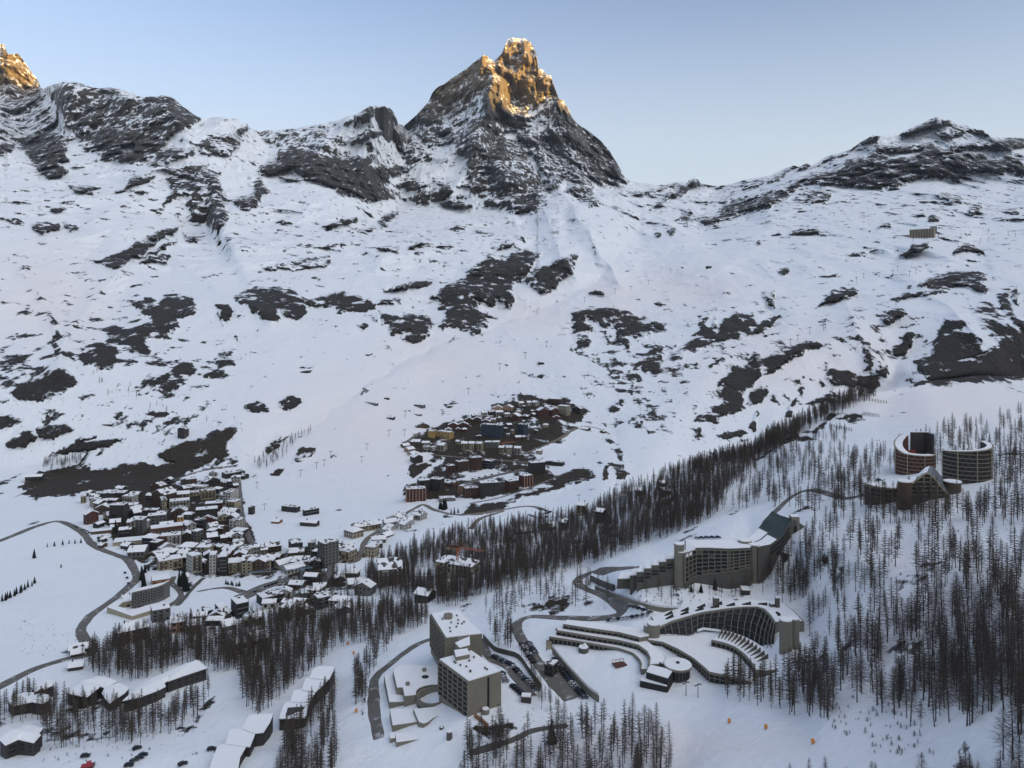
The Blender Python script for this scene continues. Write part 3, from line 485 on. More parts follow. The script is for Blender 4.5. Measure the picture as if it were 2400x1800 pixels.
# ---------------------------------------------------------------- snow / rock / earth material
def land_mat():
    m, t, b = new_mat('snow_rock_earth'); N = t.nodes; K = t.links.new
    def nd(ty, **kw):
        n = N.new(ty)
        for k, v in kw.items(): setattr(n, k, v)
        return n
    def math_(op, a, c, cl=False):
        n = nd('ShaderNodeMath', operation=op, use_clamp=cl)
        for i, v in enumerate((a, c)):
            if isinstance(v, (int, float)): n.inputs[i].default_value = v
            else: K(v, n.inputs[i])
        return n.outputs[0]
    def noise(vec, scale, detail, rough=.55):
        n = nd('ShaderNodeTexNoise'); n.inputs['Scale'].default_value = scale; n.inputs['Detail'].default_value = detail; n.inputs['Roughness'].default_value = rough
        K(vec, n.inputs['Vector']); return n.outputs['Fac']
    def mix(f, a, c):
        n = nd('ShaderNodeMixRGB'); 
        for i, v in ((0, f), (1, a), (2, c)):
            if isinstance(v, tuple): n.inputs[i].default_value = (*v, 1)
            elif isinstance(v, (int, float)): n.inputs[i].default_value = v
            else: K(v, n.inputs[i])
        return n.outputs[0]
    g = nd('ShaderNodeNewGeometry'); P_ = g.outputs['Position']
    ra = nd('ShaderNodeAttribute', attribute_name='rock').outputs['Fac']; so = nd('ShaderNodeAttribute', attribute_name='soil').outputs['Fac']
    pi = nd('ShaderNodeAttribute', attribute_name='dust').outputs['Fac']
    # bedding runs gently across the slope
    mp = nd('ShaderNodeMapping'); mp.inputs['Scale'].default_value = (.35, .5, 1.6); mp.inputs['Rotation'].default_value = (0, .32, 0); K(P_, mp.inputs['Vector'])
    n1 = noise(P_, .022, 10, .62); n2 = noise(mp.outputs[0], .03, 9, .6); n3 = noise(P_, .11, 8, .65)
    mq = nd('ShaderNodeMapping'); mq.inputs['Scale'].default_value = (1.5, .3, .38); mq.inputs['Rotation'].default_value = (0, .25, .1); K(P_, mq.inputs['Vector']); n4 = noise(mq.outputs[0], .032, 9, .62)
    nm = math_('ADD', math_('ADD', math_('MULTIPLY', n1, .40), math_('MULTIPLY', n4, .26)), math_('ADD', math_('MULTIPLY', n2, .18), math_('MULTIPLY', n3, .16)))
    nz = nd('ShaderNodeSeparateXYZ'); K(g.outputs['Normal'], nz.inputs[0])
    st = math_('MULTIPLY', math_('SUBTRACT', .72, nz.outputs[2]), .3)
    fld = math_('ADD', math_('ADD', ra, st), math_('MULTIPLY', math_('SUBTRACT', nm, .5), 5.4))
    fac = math_('ADD', math_('MULTIPLY', math_('SUBTRACT', fld, .5), 9), .5, True)
    nb = noise(P_, .006, 5); nf = noise(P_, .2, 6, .7)
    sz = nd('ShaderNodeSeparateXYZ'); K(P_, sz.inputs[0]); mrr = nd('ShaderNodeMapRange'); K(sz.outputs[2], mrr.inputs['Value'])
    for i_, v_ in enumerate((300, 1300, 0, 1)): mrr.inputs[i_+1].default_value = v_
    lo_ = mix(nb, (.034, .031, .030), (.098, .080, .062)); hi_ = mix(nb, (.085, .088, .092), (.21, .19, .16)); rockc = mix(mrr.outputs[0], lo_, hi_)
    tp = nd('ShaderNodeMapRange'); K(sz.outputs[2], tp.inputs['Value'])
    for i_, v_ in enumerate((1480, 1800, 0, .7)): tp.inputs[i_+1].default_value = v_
    rockc = mix(tp.outputs[0], rockc, mix(nb, (.30, .22, .13), (.50, .38, .21)))  # warm colour painted into the high gneiss to deepen the golden sunlight
    ctr = nd('ShaderNodeMapRange'); K(nf, ctr.inputs['Value'])
    for i_, v_ in enumerate((.38, .62, .8, 0)): ctr.inputs[i_+1].default_value = v_
    rockc = mix(ctr.outputs[0], rockc, (.022, .022, .023))
    soil_shade_c = mix(nf, (.022, .016, .011), (.085, .062, .040))
    bare = mix(so, rockc, soil_shade_c)
    snow = mix(pi, (.84, .865, .89), (.90, .845, .83))
    wav = noise(P_, .012, 5); snow = mix(math_('MULTIPLY', wav, .35), snow, (.78, .82, .87))
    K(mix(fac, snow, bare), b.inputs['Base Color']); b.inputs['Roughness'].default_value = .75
    b.inputs['Specular IOR Level'].default_value = .25
    bp = nd('ShaderNodeBump'); bp.inputs['Strength'].default_value = .9; bp.inputs['Distance'].default_value = 13
    hgt = math_('ADD', math_('ADD', math_('MULTIPLY', n1, .35), math_('MULTIPLY', n3, .10)), math_('MULTIPLY', math_('MULTIPLY', n3, fac), 1.0)); K(hgt, bp.inputs['Height']); K(bp.outputs[0], b.inputs['Normal'])
    return m
M_LAND = land_mat()
def dustf(px, py):
    d = np.zeros(px.shape, np.float32)
    for cx, cy, rx, ry in [(850,1000,260,130),(1050,860,180,90),(1250,740,120,60),(100,700,160,120),(1600,680,160,50),(2200,950,250,70),(1900,850,250,90),(2150,1500,300,300),(1600,1750,400,60),(1450,700,80,60)]:
        d = np.maximum(d, np.exp(-((px-cx)/rx)**2-((py-cy)/ry)**2))
    return d
DU = np.concatenate([np.full((NH, NC), .3), dustf(PX, PYf), z0*0, dustf(PXb, PYb), np.zeros((NK, NC))])
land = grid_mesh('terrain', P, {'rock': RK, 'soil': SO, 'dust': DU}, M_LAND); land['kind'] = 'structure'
# sampling the finished land under a view direction
def at(px, py, far=None):
    cy = np.interp(px, cols, crc); ci = np.interp(px, cols, np.arange(NC)); i = int(min(ci, NC-2)); fx = ci-i
    if far is None: far = py < cy
    if far:
        sy = np.interp(px, cols, skc); t = min(max((cy-py)/(cy-sy), 0), 1)*(NB-1); A = PB; n = NB
    else:
        t = min(max((2150-py)/(2150-cy), 0), 1)*(NF-1); A = PF; n = NF
    j = int(min(t, n-2)); fy = t-j
    return Vector((A[j, i]*(1-fx)+A[j, i+1]*fx)*(1-fy)+(A[j+1, i]*(1-fx)+A[j+1, i+1]*fx)*fy)
# the range across the valley, out of the picture to the right, that keeps the morning sun off everything but the highest rock
def east_range():
    s = Vector((sd.x, sd.y, 0)).normalized(); q = Vector((-s.y, s.x, 0))
    base = Vector((0, 6500, 0))+s*8200
    n, mrow = 180, 30; ts = np.linspace(-9500, 3800, n)
    hs = 1490+640*np.clip((-ts-450)/800, 0, 1)**1.0+8200*math.tan(SUN_EL)+fbm(ts.astype(np.float32), ts*0, ts*0, 900, 5)*70
    rows = []
    for k in range(mrow+1):
        u = (k/mrow*2-1); w = 1-abs(u)
        off = u*2600+fbm(ts.astype(np.float32), ts*0+k*90, ts*0+5, 700, 3)*90*w
        z = -500+(hs+500)*np.power(w, .9)+fbm(ts.astype(np.float32), ts*0+k*160, ts*0+8, 500, 4)*120*(1-w)*min(1, 8*w)
        rows.append(np.stack([base.x+q.x*ts+s.x*off, base.y+q.y*ts+s.y*off, z], -1))
    A = np.array(rows); o = grid_mesh('mountain_range', A, {'rock': np.full(A.shape[:2], .5), 'soil': np.zeros(A.shape[:2]), 'dust': np.zeros(A.shape[:2])}, M_LAND)
    o['kind'] = 'structure'
east_range()
# ---------------------------------------------------------------- building kit
ACC = np.maximum.accumulate(np.concatenate([PF[..., 1], PG[..., 1], PB[..., 1]]), axis=0); ZZ = np.concatenate([PF[..., 2], PG[..., 2], PB[..., 2]])
def gz(x, y):
    """height of the land under a place"""
    px = 1200+F*x/y; ci = float(np.interp(px, cols, np.arange(NC))); i = int(min(ci, NC-2)); f = ci-i; r = 0
    for k, w in ((i, 1-f), (i+1, f)):
        if w: r += w*float(np.interp(y, ACC[:, k], ZZ[:, k]))
    return r
def UP(px, py, z):
    D = z*F/(HZ-py); return Vector(((px-1200)/F*D, D, z))
class MB:
    def __init__(s): s.v = []; s.f = []; s.m = []
    def face(s, pts, mi=0):
        n = len(s.v); s.v += [tuple(p) for p in pts]; s.f.append(tuple(range(n, n+len(pts)))); s.m.append(mi)
    def prism(s, pts, z0, z1, side=0, top=0, ztops=None):
        """upright block over an outline (x, y); anticlockwise or not, it is turned right"""
        a = sum(pts[i][0]*pts[(i+1) % len(pts)][1]-pts[(i+1) % len(pts)][0]*pts[i][1] for i in range(len(pts)))
        p = list(pts); zt = list(ztops) if ztops else [z1]*len(p)
        if a < 0: p = p[::-1]; zt = zt[::-1]
        n = len(p)
        for i in range(n):
            j = (i+1) % n; s.face([(p[i][0], p[i][1], z0), (p[j][0], p[j][1], z0), (p[j][0], p[j][1], zt[j]), (p[i][0], p[i][1], zt[i])], side)
        s.face([(q[0], q[1], z) for q, z in zip(p, zt)], top)
        s.face([(q[0], q[1], z0) for q in p[::-1]], side)
    def box(s, x0, x1, y0, y1, z0, z1, side=0, top=None): s.prism([(x0, y0), (x1, y0), (x1, y1), (x0, y1)], z0, z1, side, side if top is None else top)
    def bar(s, a, b, w, h=None, mi=0):
        """square bar between two places"""
        a = Vector(a); b = Vector(b); h = h or w; d = (b-a).normalized(); u = d.cross(Vector((0, 0, 1)))
        u = u.normalized() if u.length > 1e-3 else Vector((1, 0, 0)); v = u.cross(d)
        c = [(u*sx*w+v*sy*h)/2 for sx, sy in ((-1, -1), (1, -1), (1, 1), (-1, 1))]
        A = [a+q for q in c]; B = [b+q for q in c]
        for i in range(4): j = (i+1) % 4; s.face([A[j], A[i], B[i], B[j]], mi)
        s.face(A, mi); s.face(B[::-1], mi)
    def cyl(s, x, y, r, z0, z1, n=16, side=0, top=0, r1=None):
        r1 = r if r1 is None else r1
        a = [(x+r*math.cos(2*math.pi*k/n), y+r*math.sin(2*math.pi*k/n), z0) for k in range(n)]
        b = [(x+r1*math.cos(2*math.pi*k/n), y+r1*math.sin(2*math.pi*k/n), z1) for k in range(n)]
        for k in range(n): j = (k+1) % n; s.face([a[k], a[j], b[j], b[k]], side)
        s.face(b, top); s.face(a[::-1], side)
    def mesh(s, name, mats):
        me = bpy.data.meshes.new(name); me.from_pydata(s.v, [], s.f)
        for m in mats: me.materials.append(m)
        me.polygons.foreach_set('material_index', s.m); me.update(); return me
    def build(s, name, mats, parent=None, off=None):
        mats = mats if isinstance(mats, (list, tuple)) else [mats]
        if off is not None: s.v = [(a-off[0], b-off[1], c-off[2]) for a, b, c in s.v]
        o = bpy.data.objects.new(name, s.mesh(name, mats)); COL.objects.link(o)
        if parent: o.parent = parent
        return o
def empty(name, loc, rz=0):
    o = bpy.data.objects.new(name, None); o.location = loc; o.rotation_euler = (0, 0, rz); o.empty_display_size = 1; COL.objects.link(o); return o
def tag(o, label=None, cat=None, group=None, kind=None):
    if label: o['label'] = label
    if cat: o['category'] = cat
    if group: o['group'] = group
    if kind: o['kind'] = kind
    return o
def link_mesh(name, me, parent, loc=(0, 0, 0), rz=0, sc=(1, 1, 1)):
    o = bpy.data.objects.new(name, me); o.location = loc; o.rotation_euler = (0, 0, rz); o.scale = sc; COL.objects.link(o)
    if parent: o.parent = parent
    return o
M = {}
M['snow'] = simple('roof_snow', (.86, .86, .865), .8, .05, .35)
M['glass'] = simple('dark_glass', (.016, .018, .021), .55); M['glass'].node_tree.nodes['Principled BSDF'].inputs['Specular IOR Level'].default_value = .3
M['asphalt'] = simple('asphalt', (.125, .115, .102), .9, .25, .12)
def road_mat(name, col):
    m = simple(name, col, .9, .25, .1); t = m.node_tree; b = t.nodes['Principled BSDF']; src = b.inputs['Base Color'].links[0].from_socket
    g = t.nodes.new('ShaderNodeNewGeometry'); n = t.nodes.new('ShaderNodeTexNoise'); n.inputs['Scale'].default_value = .16; n.inputs['Detail'].default_value = 8; n.inputs['Roughness'].default_value = .7
    r = t.nodes.new('ShaderNodeMapRange'); x = t.nodes.new('ShaderNodeMixRGB'); x.inputs[2].default_value = (.6, .6, .6, 1)
    for i, v in enumerate((.56, .66, 0, .75)): r.inputs[i+1].default_value = v
    t.links.new(g.outputs['Position'], n.inputs['Vector']); t.links.new(n.outputs['Fac'], r.inputs['Value']); t.links.new(r.outputs[0], x.inputs[0]); t.links.new(src, x.inputs[1]); t.links.new(x.outputs[0], b.inputs['Base Color']); return m
M['asphalt'] = road_mat('asphalt', (.125, .115, .102))
M['gravel'] = simple('gravel_track', (.17, .145, .12), .95, .3, .25)
M['metal'] = simple('grey_steel', (.10, .105, .11), .5, .1, .5, .3)
M['rust'] = simple('orange_steel', (.42, .13, .05), .6, .15, .5)
M['concrete'] = simple('board_concrete', (.185, .170, .135), .9, .25, .2)
M['concrete_dark'] = simple('weathered_concrete', (.092, .087, .076), .9, .25, .2)
M['black'] = simple('dark_timber', (.020, .018, .017), .8, .3, .4)
M['green'] = simple('green_glazed_ramp', (.022, .034, .028), .35, .3, .3)
M['zinc'] = simple('zinc_roof', (.115, .125, .145), .5, .15, .3)
WALLS = dict(w=(.38,.37,.34), c=(.31,.27,.19), b=(.085,.055,.038), d=(.045,.040,.037), k=(.028,.030,.036), r=(.105,.042,.032), y=(.52,.33,.12), o=(.24,.115,.055), s=(.125,.125,.12), p=(.40,.24,.17), n=(.040,.058,.078))
WORD = dict(w='white', c='cream', b='brown timber', d='dark', k='black', r='dark red', y='yellow', o='orange timber', s='grey', p='pink', n='slate blue')
for k, c in WALLS.items(): M['wall_'+k] = simple('wall_'+WORD[k].replace(' ', '_'), c, .85, .14, .25)
_p = MB(); _p.box(-.5, .5, -.06, .06, -.5, .5); PANE = _p.mesh('pane_shape', [M['glass']])
_p = MB(); _p.box(-.5, .5, -.5, .5, -.5, .5); 
def bays(root, name, a, b, z0, z1, nx, nz, fx=.8, fz=.62, off=.04, me=None, limit=90, sill=.0):
    """openings set in rows along a wall from a to b (local x, y), each an object of its own"""
    a = Vector((a[0], a[1], 0)); b = Vector((b[0], b[1], 0)); d = b-a; L = d.length; d.normalize(); nrm = Vector((d.y, -d.x, 0)); rz = math.atan2(d.y, d.x); c = 0
    for j in range(nz):
        for i in range(nx):
            if c >= limit: return
            p = a+d*L*(i+.5)/nx+nrm*off; h = (z1-z0)/nz
            link_mesh(name, me or PANE, root, (p.x, p.y, z0+h*(j+.5)+sill), rz, (L/nx*fx, 1, h*fz)); c += 1
def lattice(mb, a, b, z0, z1, nx, nz, w=.35, proud=.5, mi=0):
    a = Vector((a[0], a[1], 0)); b = Vector((b[0], b[1], 0)); d = (b-a).normalized(); n = Vector((d.y, -d.x, 0)); L = (b-a).length
    for i in range(nx+1):
        p = a+d*min(max(L*i/nx, w/2), L-w/2)
        mb.prism([(p-d*w/2)[:2], (p+d*w/2)[:2], (p+d*w/2+n*proud)[:2], (p-d*w/2+n*proud)[:2]], z0, z1, mi, mi)
    for j in range(nz+1):
        z = z0+(z1-z0)*j/nz; q = [a+d*w*.51, b-d*w*.51, b-d*w*.51+n*(proud-.06), a+d*w*.51+n*(proud-.06)]
        mb.prism([v[:2] for v in q], z-w*.4, z+w*.4, mi, mi)
# roads and tracks laid on the land
def smooth_line(pts, n=6):
    out = []
    for i in range(len(pts)-1):
        p0 = pts[max(i-1, 0)]; p1 = pts[i]; p2 = pts[i+1]; p3 = pts[min(i+2, len(pts)-1)]
        for k in range(n):
            t = k/n; out.append(tuple(.5*((2*p1[c])+(-p0[c]+p2[c])*t+(2*p0[c]-5*p1[c]+4*p2[c]-p3[c])*t*t+(-p0[c]+3*p1[c]-3*p2[c]+p3[c])*t**3) for c in range(2)))
    out.append(pts[-1]); return out
def ribbon(name, pts, width, mat, lift=.4, raw=None, cross=4):
    L = [at(*p) for p in smooth_line(pts)]; Q = []
    for i in range(len(L)-1):
        n = max(1, int((L[i+1]-L[i]).length/4)); Q += [L[i].lerp(L[i+1], k/n) for k in range(n)]
    Q.append(L[-1]); rows = []
    for i, p in enumerate(Q):
        d = (Q[min(i+2, len(Q)-1)]-Q[max(i-2, 0)]); d.z = 0; d.normalize(); n = Vector((-d.y, d.x, 0)); w = width if not callable(width) else width(i/len(Q)); w *= 1+.08*math.sin(i*.37)
        r = []
        for k in range(cross+1):
            q = p+n*(k/cross-.5)*w; q.z = gz(q.x, q.y)+lift; r.append(q)
            if k in (0, cross): q += n*(1 if k else -1)*.45*math.sin(i*.9+k)*math.sin(i*.41+2*k); q.z = gz(q.x, q.y)-.25
        zm = sum(q.z for q in r)/len(r)
        for q in r[1:-1]: q.z = max(q.z, zm*.6+q.z*.4)
        rows.append([tuple(q) for q in r])
    o = grid_mesh(name, np.array(rows), {}, mat); o['kind'] = 'structure'; return o
# ---------------------------------------------------------------- roads
ribbon('road', [(-60,1640),(0,1609),(81,1568),(152,1546),(206,1535),(217,1519),(201,1503),(190,1484),(193,1468),(209,1446),(230,1430),(271,1401),(304,1374),(320,1355),(312,1330),(298,1311),(271,1300),(236,1287),(214,1273),(205,1262),(190,1246),(163,1230),(130,1222),(81,1235),(27,1257),(-60,1290)], 10, M['asphalt'])
ribbon('road', [(556,1118),(561,1143),(562,1170),(567,1209),(575,1240),(589,1268),(600,1284)], 8, M['asphalt'])
ribbon('road', [(1273,1196),(1255,1188),(1219,1188),(1156,1199),(1111,1205),(1066,1206),(1020,1196),(993,1183),(975,1190),(950,1204),(923,1219),(887,1244),(858,1266),(848,1291),(837,1313),(815,1320)], 8, M['gravel'])
ribbon('road', [(1180,1198),(1129,1214),(1112,1228),(1103,1241)], 8, M['gravel'])
ribbon('road', [(1017,1066),(1070,1071),(1125,1074),(1190,1080),(1248,1085)], 5, M['gravel'])
ribbon('road', [(1230,1062),(1248,1056),(1280,1042),(1313,1027),(1357,1001),(1400,1004),(1430,1018)], 5, M['gravel'])
ribbon('road', [(950,1040),(955,1034),(968,1024),(985,1014)], 7, M['gravel'])
ribbon('road', [(1087,1134),(1147,1118),(1228,1100)], 11, M['asphalt'])
ribbon('road', [(1100,1180),(1165,1168),(1234,1146),(1280,1128),(1330,1108)], 5, M['asphalt'])
ribbon('road', [(1620,1316),(1570,1318),(1522,1327),(1431,1335),(1386,1342),(1356,1357),(1359,1372),(1389,1387),(1431,1405),(1458,1426),(1447,1442),(1401,1449),(1311,1448),(1250,1445),(1220,1454),(1211,1472),(1226,1505),(1259,1550)], 8.5, M['asphalt'])
ribbon('road', [(1259,1550),(1285,1575),(1311,1601),(1335,1622),(1352,1636)], lambda t: 8.5+9*min(1, t*2), M['asphalt'])
ribbon('road', [(1128,1498),(1140,1530),(1155,1548),(1187,1562),(1216,1596),(1252,1632)], 6.5, M['asphalt'])
ribbon('road', [(1016,1496),(979,1510),(947,1531),(914,1557),(886,1581),(876,1605),(876,1638),(879,1681),(888,1731)], 7.5, M['asphalt'])
ribbon('road', [(1790,1225),(1817,1200),(1853,1166),(1889,1150),(1925,1152),(1980,1168),(2027,1158),(2052,1142),(2070,1132)], 6.5, M['asphalt'])
ribbon('road', [(560,1402),(580,1394),(625,1373),(681,1357)], 20, M['asphalt'])
ribbon('road', [(690,1352),(688,1372),(683,1398),(690,1430)], 8, M['asphalt'])
ribbon('road', [(462,1387),(500,1380),(535,1378),(570,1388)], lambda t: 2+9*t, M['asphalt'])
ribbon('road', [(408,1352),(402,1367),(422,1386),(421,1402),(392,1423),(370,1436)], 6.5, M['asphalt'])
ribbon('road', [(478,1355),(467,1363),(448,1383),(432,1402),(414,1420)], 5, M['concrete_dark'])  # dark band of the river, laid as a road strip
ribbon('road', [(780,1322),(770,1345),(755,1372),(748,1385)], 8, M['asphalt'])
ribbon('road', [(400,1128),(450,1110),(500,1098),(556,1092)], 6, M['asphalt'])
ribbon('track', [(1100,1765),(1200,1735),(1250,1712),(1330,1700)], 5, M['concrete_dark'])
# ---------------------------------------------------------------- trees
M['bark'] = simple('larch_bark', (.060, .050, .044), .9, .3, 2)
M['twig'] = simple('bare_larch_twigs', (.088, .070, .056), .9, .35, .6)
M['needle'] = simple('evergreen_needles', (.014, .022, .016), .9, .4, .8)
def trunk_mb(rs, n=6, r0=.0125, segs=5):
    mb = MB(); cx = cy = 0; prev = None
    for k in range(segs+1):
        t = k/segs; r = r0*(1-t)**.8+.0012; cx += rs.uniform(-.006, .006); cy += rs.uniform(-.006, .006)
        ring = [(cx+r*math.cos(2*math.pi*i/n), cy+r*math.sin(2*math.pi*i/n), t-(.05 if k == 0 else 0)) for i in range(n)]
        if prev:
            for i in range(n): j = (i+1) % n; mb.face([prev[i], prev[j], ring[j], ring[i]])
        prev = ring
    return mb
def crown_tris(rs, nb, nt, wid, spread=.17, low=.22):
    """branches with hanging twigs, unit height"""
    V = []
    for b in range(nb):
        t = low+(.97-low)*((b+rs.random())/nb)**.9; a = b*2.399+rs.uniform(-.4, .4)
        L = spread*(1-t)**.75*(.75+.5*rs.random())*(1 if t > low+.08 else .75)+.012
        p0 = Vector((0, 0, t)); d = Vector((math.cos(a), math.sin(a), -.12+.2*rs.random()))
        side = Vector((-d.y, d.x, 0)).normalized(); up = Vector((0, 0, 1))
        p1 = p0+d*L; w = wid*(.8+.5*rs.random())
        V += [p0+up*w*.8, p0-up*w*.8, p1]; V += [p0+side*w*.8, p0-side*w*.8, p1]
        for k in range(nt):
            s = .2+.8*(k+rs.random())/nt; q = p0+d*L*s; sg = 1 if k % 2 else -1
            e = q+(side*sg*.6+d*.5+up*rs.uniform(-.75, .35))*L*(.22+.25*rs.random())*(1.25-s*.5)
            n = (e-q).cross(d); n = n.normalized()*w*.5 if n.length > 1e-6 else side*w*.5
            V += [q+n, q-n, e]
    return V
def tri_mesh(name, V, mat):
    me = bpy.data.meshes.new(name); n = len(V); me.vertices.add(n); me.vertices.foreach_set('co', np.array([tuple(v) for v in V], np.float32).ravel())
    me.loops.add(n); me.loops.foreach_set('vertex_index', np.arange(n, dtype=np.int32)); me.polygons.add(n//3); me.polygons.foreach_set('loop_start', np.arange(0, n, 3, dtype=np.int32))
    me.update(calc_edges=True); me.materials.append(mat); return me
rs = random.Random(11)
LARCH = []
for k in range(7):
    LARCH.append((trunk_mb(rs, r0=rs.uniform(.010, .014)).mesh('larch_trunk', [M['bark']]), tri_mesh('larch_crown', crown_tris(rs, rs.choice((70, 90, 110)), 14, .0034, rs.uniform(.17, .30), rs.uniform(.16, .34)), M['twig'])))
FARL = []
for k in range(8):
    mb = trunk_mb(rs, 3, .013, 2); tr = []
    for f in mb.f: v = [mb.v[i] for i in f]; tr += [v[0], v[1], v[2], v[0], v[2], v[3]]
    FARL.append(np.array([tuple(v) for v in tr]+[tuple(v) for v in crown_tris(rs, 42, 5, .0125, rs.uniform(.17, .24), rs.uniform(.18, .34))], np.float32))
def fir_tris(rs, nb=240, spread=.17):
    V = []
    for b in range(nb):
        t = .05+.93*(b/nb)**.85; a = b*2.399; L = spread*(1-t)**.85*(.8+.35*rs.random())+.01
        d = Vector((math.cos(a), math.sin(a), -.35)); p0 = Vector((0, 0, t)); p1 = p0+d*L; s = Vector((-d.y, d.x, 0)).normalized()*L*.38
        V += [p0, p0+d*L*.55+s, p1, p0, p1, p0+d*L*.55-s]; V += [p0+d*L*.2+s*.8, p1+Vector((0, 0, -.03)), p0+d*L*.3-s*.8+Vector((0, 0, -.035))]
    return V
FIR = [(trunk_mb(rs).mesh('fir_trunk', [M['bark']]), tri_mesh('fir_crown', fir_tris(rs, 240, w), M['needle'])) for w in (.14, .18, .21)]
# where the woods stand: outline of the ground they cover, how many, height range, how their trees are described
WOODS = [
 ('bare brown larch in the dense wood between the town and the concrete hotels', 3300, (13,19), [(862,1345),(960,1290),(1100,1246),(1250,1228),(1370,1210),(1480,1152),(1600,1108),(1760,1062),(1860,1003),(1885,1015),(1800,1075),(1760,1100),(1700,1160),(1690,1195),(1650,1225),(1600,1245),(1560,1262),(1480,1295),(1350,1335),(1250,1360),(1130,1395),(1060,1425),(1000,1410),(900,1400),(862,1390)]),
 ('bare brown larch on the narrow ridge below the rock ribs', 620, (13,19), [(1560,1112),(1640,1092),(1760,1060),(1810,1020),(1890,985),(1985,934),(2028,917),(2060,925),(2000,955),(1935,985),(1890,1010),(1840,1050),(1760,1080),(1640,1110)]),
 ('bare larch near the round towers', 1080, (14,19), [(1700,1100),(1800,1080),(1870,1050),(1980,1070),(2060,1068),(2130,1040),(2180,1020),(2290,1005),(2400,975),(2780,960),(2780,1260),(2330,1230),(2200,1220),(2060,1235),(1950,1225),(1890,1220),(1850,1190),(1760,1195),(1690,1200)]),
 ('bare larch on the steep right snowfield', 600, (12,19), [(1930,1230),(2060,1240),(2200,1225),(2330,1235),(2780,1260),(2780,1540),(2300,1560),(2200,1550),(2050,1600),(1900,1620),(1880,1560),(1880,1450),(1900,1420),(1905,1330)]),
 ('bare larch on the lower right slope', 230, (14,20), [(1930,1600),(2060,1600),(2210,1560),(2330,1560),(2780,1540),(2780,1760),(2330,1790),(2280,1740),(2140,1700),(2020,1660)]),
 ('tall bare larch in the clump below the terraces', 105, (14,18), [(1690,1615),(1720,1600),(1800,1585),(1880,1560),(1960,1610),(1960,1690),(1860,1680),(1780,1660),(1700,1640)]),
 ('tall bare larch in the stand along the bottom edge', 175, (13,19), [(1085,1755),(1130,1720),(1230,1712),(1330,1705),(1400,1700),(1480,1705),(1560,1718),(1575,1790),(1570,1900),(1080,1900)]),
 ('bare larch at the very bottom right edge', 66, (11,15), [(1610,1860),(1760,1835),(1900,1850),(2000,1840),(2200,1830),(2760,1800),(2800,1940),(1620,1940)]),
 ('bare larch in the dark belt below the town', 620, (14,19), [(450,1560),(480,1520),(600,1470),(700,1450),(780,1455),(880,1432),(1000,1440),(1010,1465),(930,1490),(860,1505),(790,1518),(700,1530),(600,1555),(520,1585)]),
 ('bare larch between the chalets and the main road', 380, (13,18), [(190,1560),(220,1530),(300,1500),(400,1480),(470,1470),(520,1500),(470,1560),(400,1575),(300,1600),(240,1595)]),
 ('bare larch above the stepped snowy roofs', 220, (14,19), [(560,1560),(620,1540),(700,1530),(780,1525),(770,1550),(700,1600),(660,1660),(600,1690),(575,1660),(560,1610)]),
 ('bare larch below the stepped snowy roofs', 130, (13,18), [(660,1800),(670,1740),(700,1700),(750,1650),(785,1620),(782,1700),(790,1790),(770,1840),(650,1860)]),
 ('bare larch round the chalets in the lower left', 230, (12,17), [(-30,1660),(60,1640),(200,1660),(300,1670),(420,1640),(480,1600),(500,1640),(440,1710),(330,1745),(260,1740),(150,1760),(60,1740),(-30,1700)]),
 ('bare larch in the strip left of the curved service road', 60, (12,17), [(838,1500),(870,1490),(930,1500),(900,1540),(868,1580),(855,1650),(832,1655),(828,1590)]),
 ('bare larch on the bank above the hotel bend', 46, (14,18), [(1120,1420),(1200,1385),(1300,1370),(1420,1385),(1430,1420),(1330,1425),(1250,1425),(1190,1445),(1130,1470)]),
 ('bare larch on the bank left of the hotel bend', 20, (14,18), [(1130,1470),(1180,1450),(1200,1480),(1205,1540),(1170,1525),(1145,1500)]),
 ('small bare larch between the two car parks', 24, (7,12), [(1215,1530),(1240,1560),(1290,1640),(1330,1672),(1270,1670),(1230,1560)]),
 ('bare larch on the bank below the long concrete block', 16, (10,14), [(1480,1400),(1560,1395),(1700,1380),(1760,1370),(1780,1400),(1700,1410),(1560,1425),(1500,1420)]),
 ('slender larch on the bouldery slope', 70, (13,18), [(1740,1340),(1800,1290),(1880,1260),(1930,1240),(1900,1330),(1890,1400),(1860,1420),(1790,1400),(1760,1380)]),
 ('distant dark larch beside the snowy gully', 60, (12,17), [(595,1095),(630,1060),(680,1030),(722,1008),(730,1018),(690,1050),(650,1085),(610,1110)]),
 ('distant dark larch above the bare earth slope', 46, (12,16), [(95,1098),(110,1082),(160,1076),(200,1078),(200,1092),(150,1100),(110,1105)]),
 ('lone small larch on the open snow of the far valley side', 24, (9,14), [(200,860),(300,900),(460,980),(540,1000),(600,1060),(560,980),(520,985),(400,1020),(260,940)]),
 ('small larch on the sunny shoulder below the rock wall', 24, (10,14), [(1900,1040),(1925,1010),(1990,1015),(1985,1040),(1920,1050)]),
 ('small bare tree between the houses of the town', 330, (4,8), [(235,1190),(330,1150),(430,1130),(555,1110),(560,1200),(590,1270),(600,1310),(560,1345),(470,1340),(400,1335),(330,1320),(280,1280),(230,1230)]),
 ('bare larch among the houses of the lower town', 130, (9,14), [(570,1430),(640,1440),(720,1390),(760,1340),(800,1345),(860,1350),(870,1400),(830,1440),(740,1440),(620,1460)]),
]
def inside(p, poly):
    c = False
    for k in range(len(poly)):
        a = poly[k]; b = poly[(k+1) % len(poly)]
        if (a[1] > p[1]) != (b[1] > p[1]) and p[0] < (b[0]-a[0])*(p[1]-a[1])/(b[1]-a[1])+a[0]: c = not c
    return c
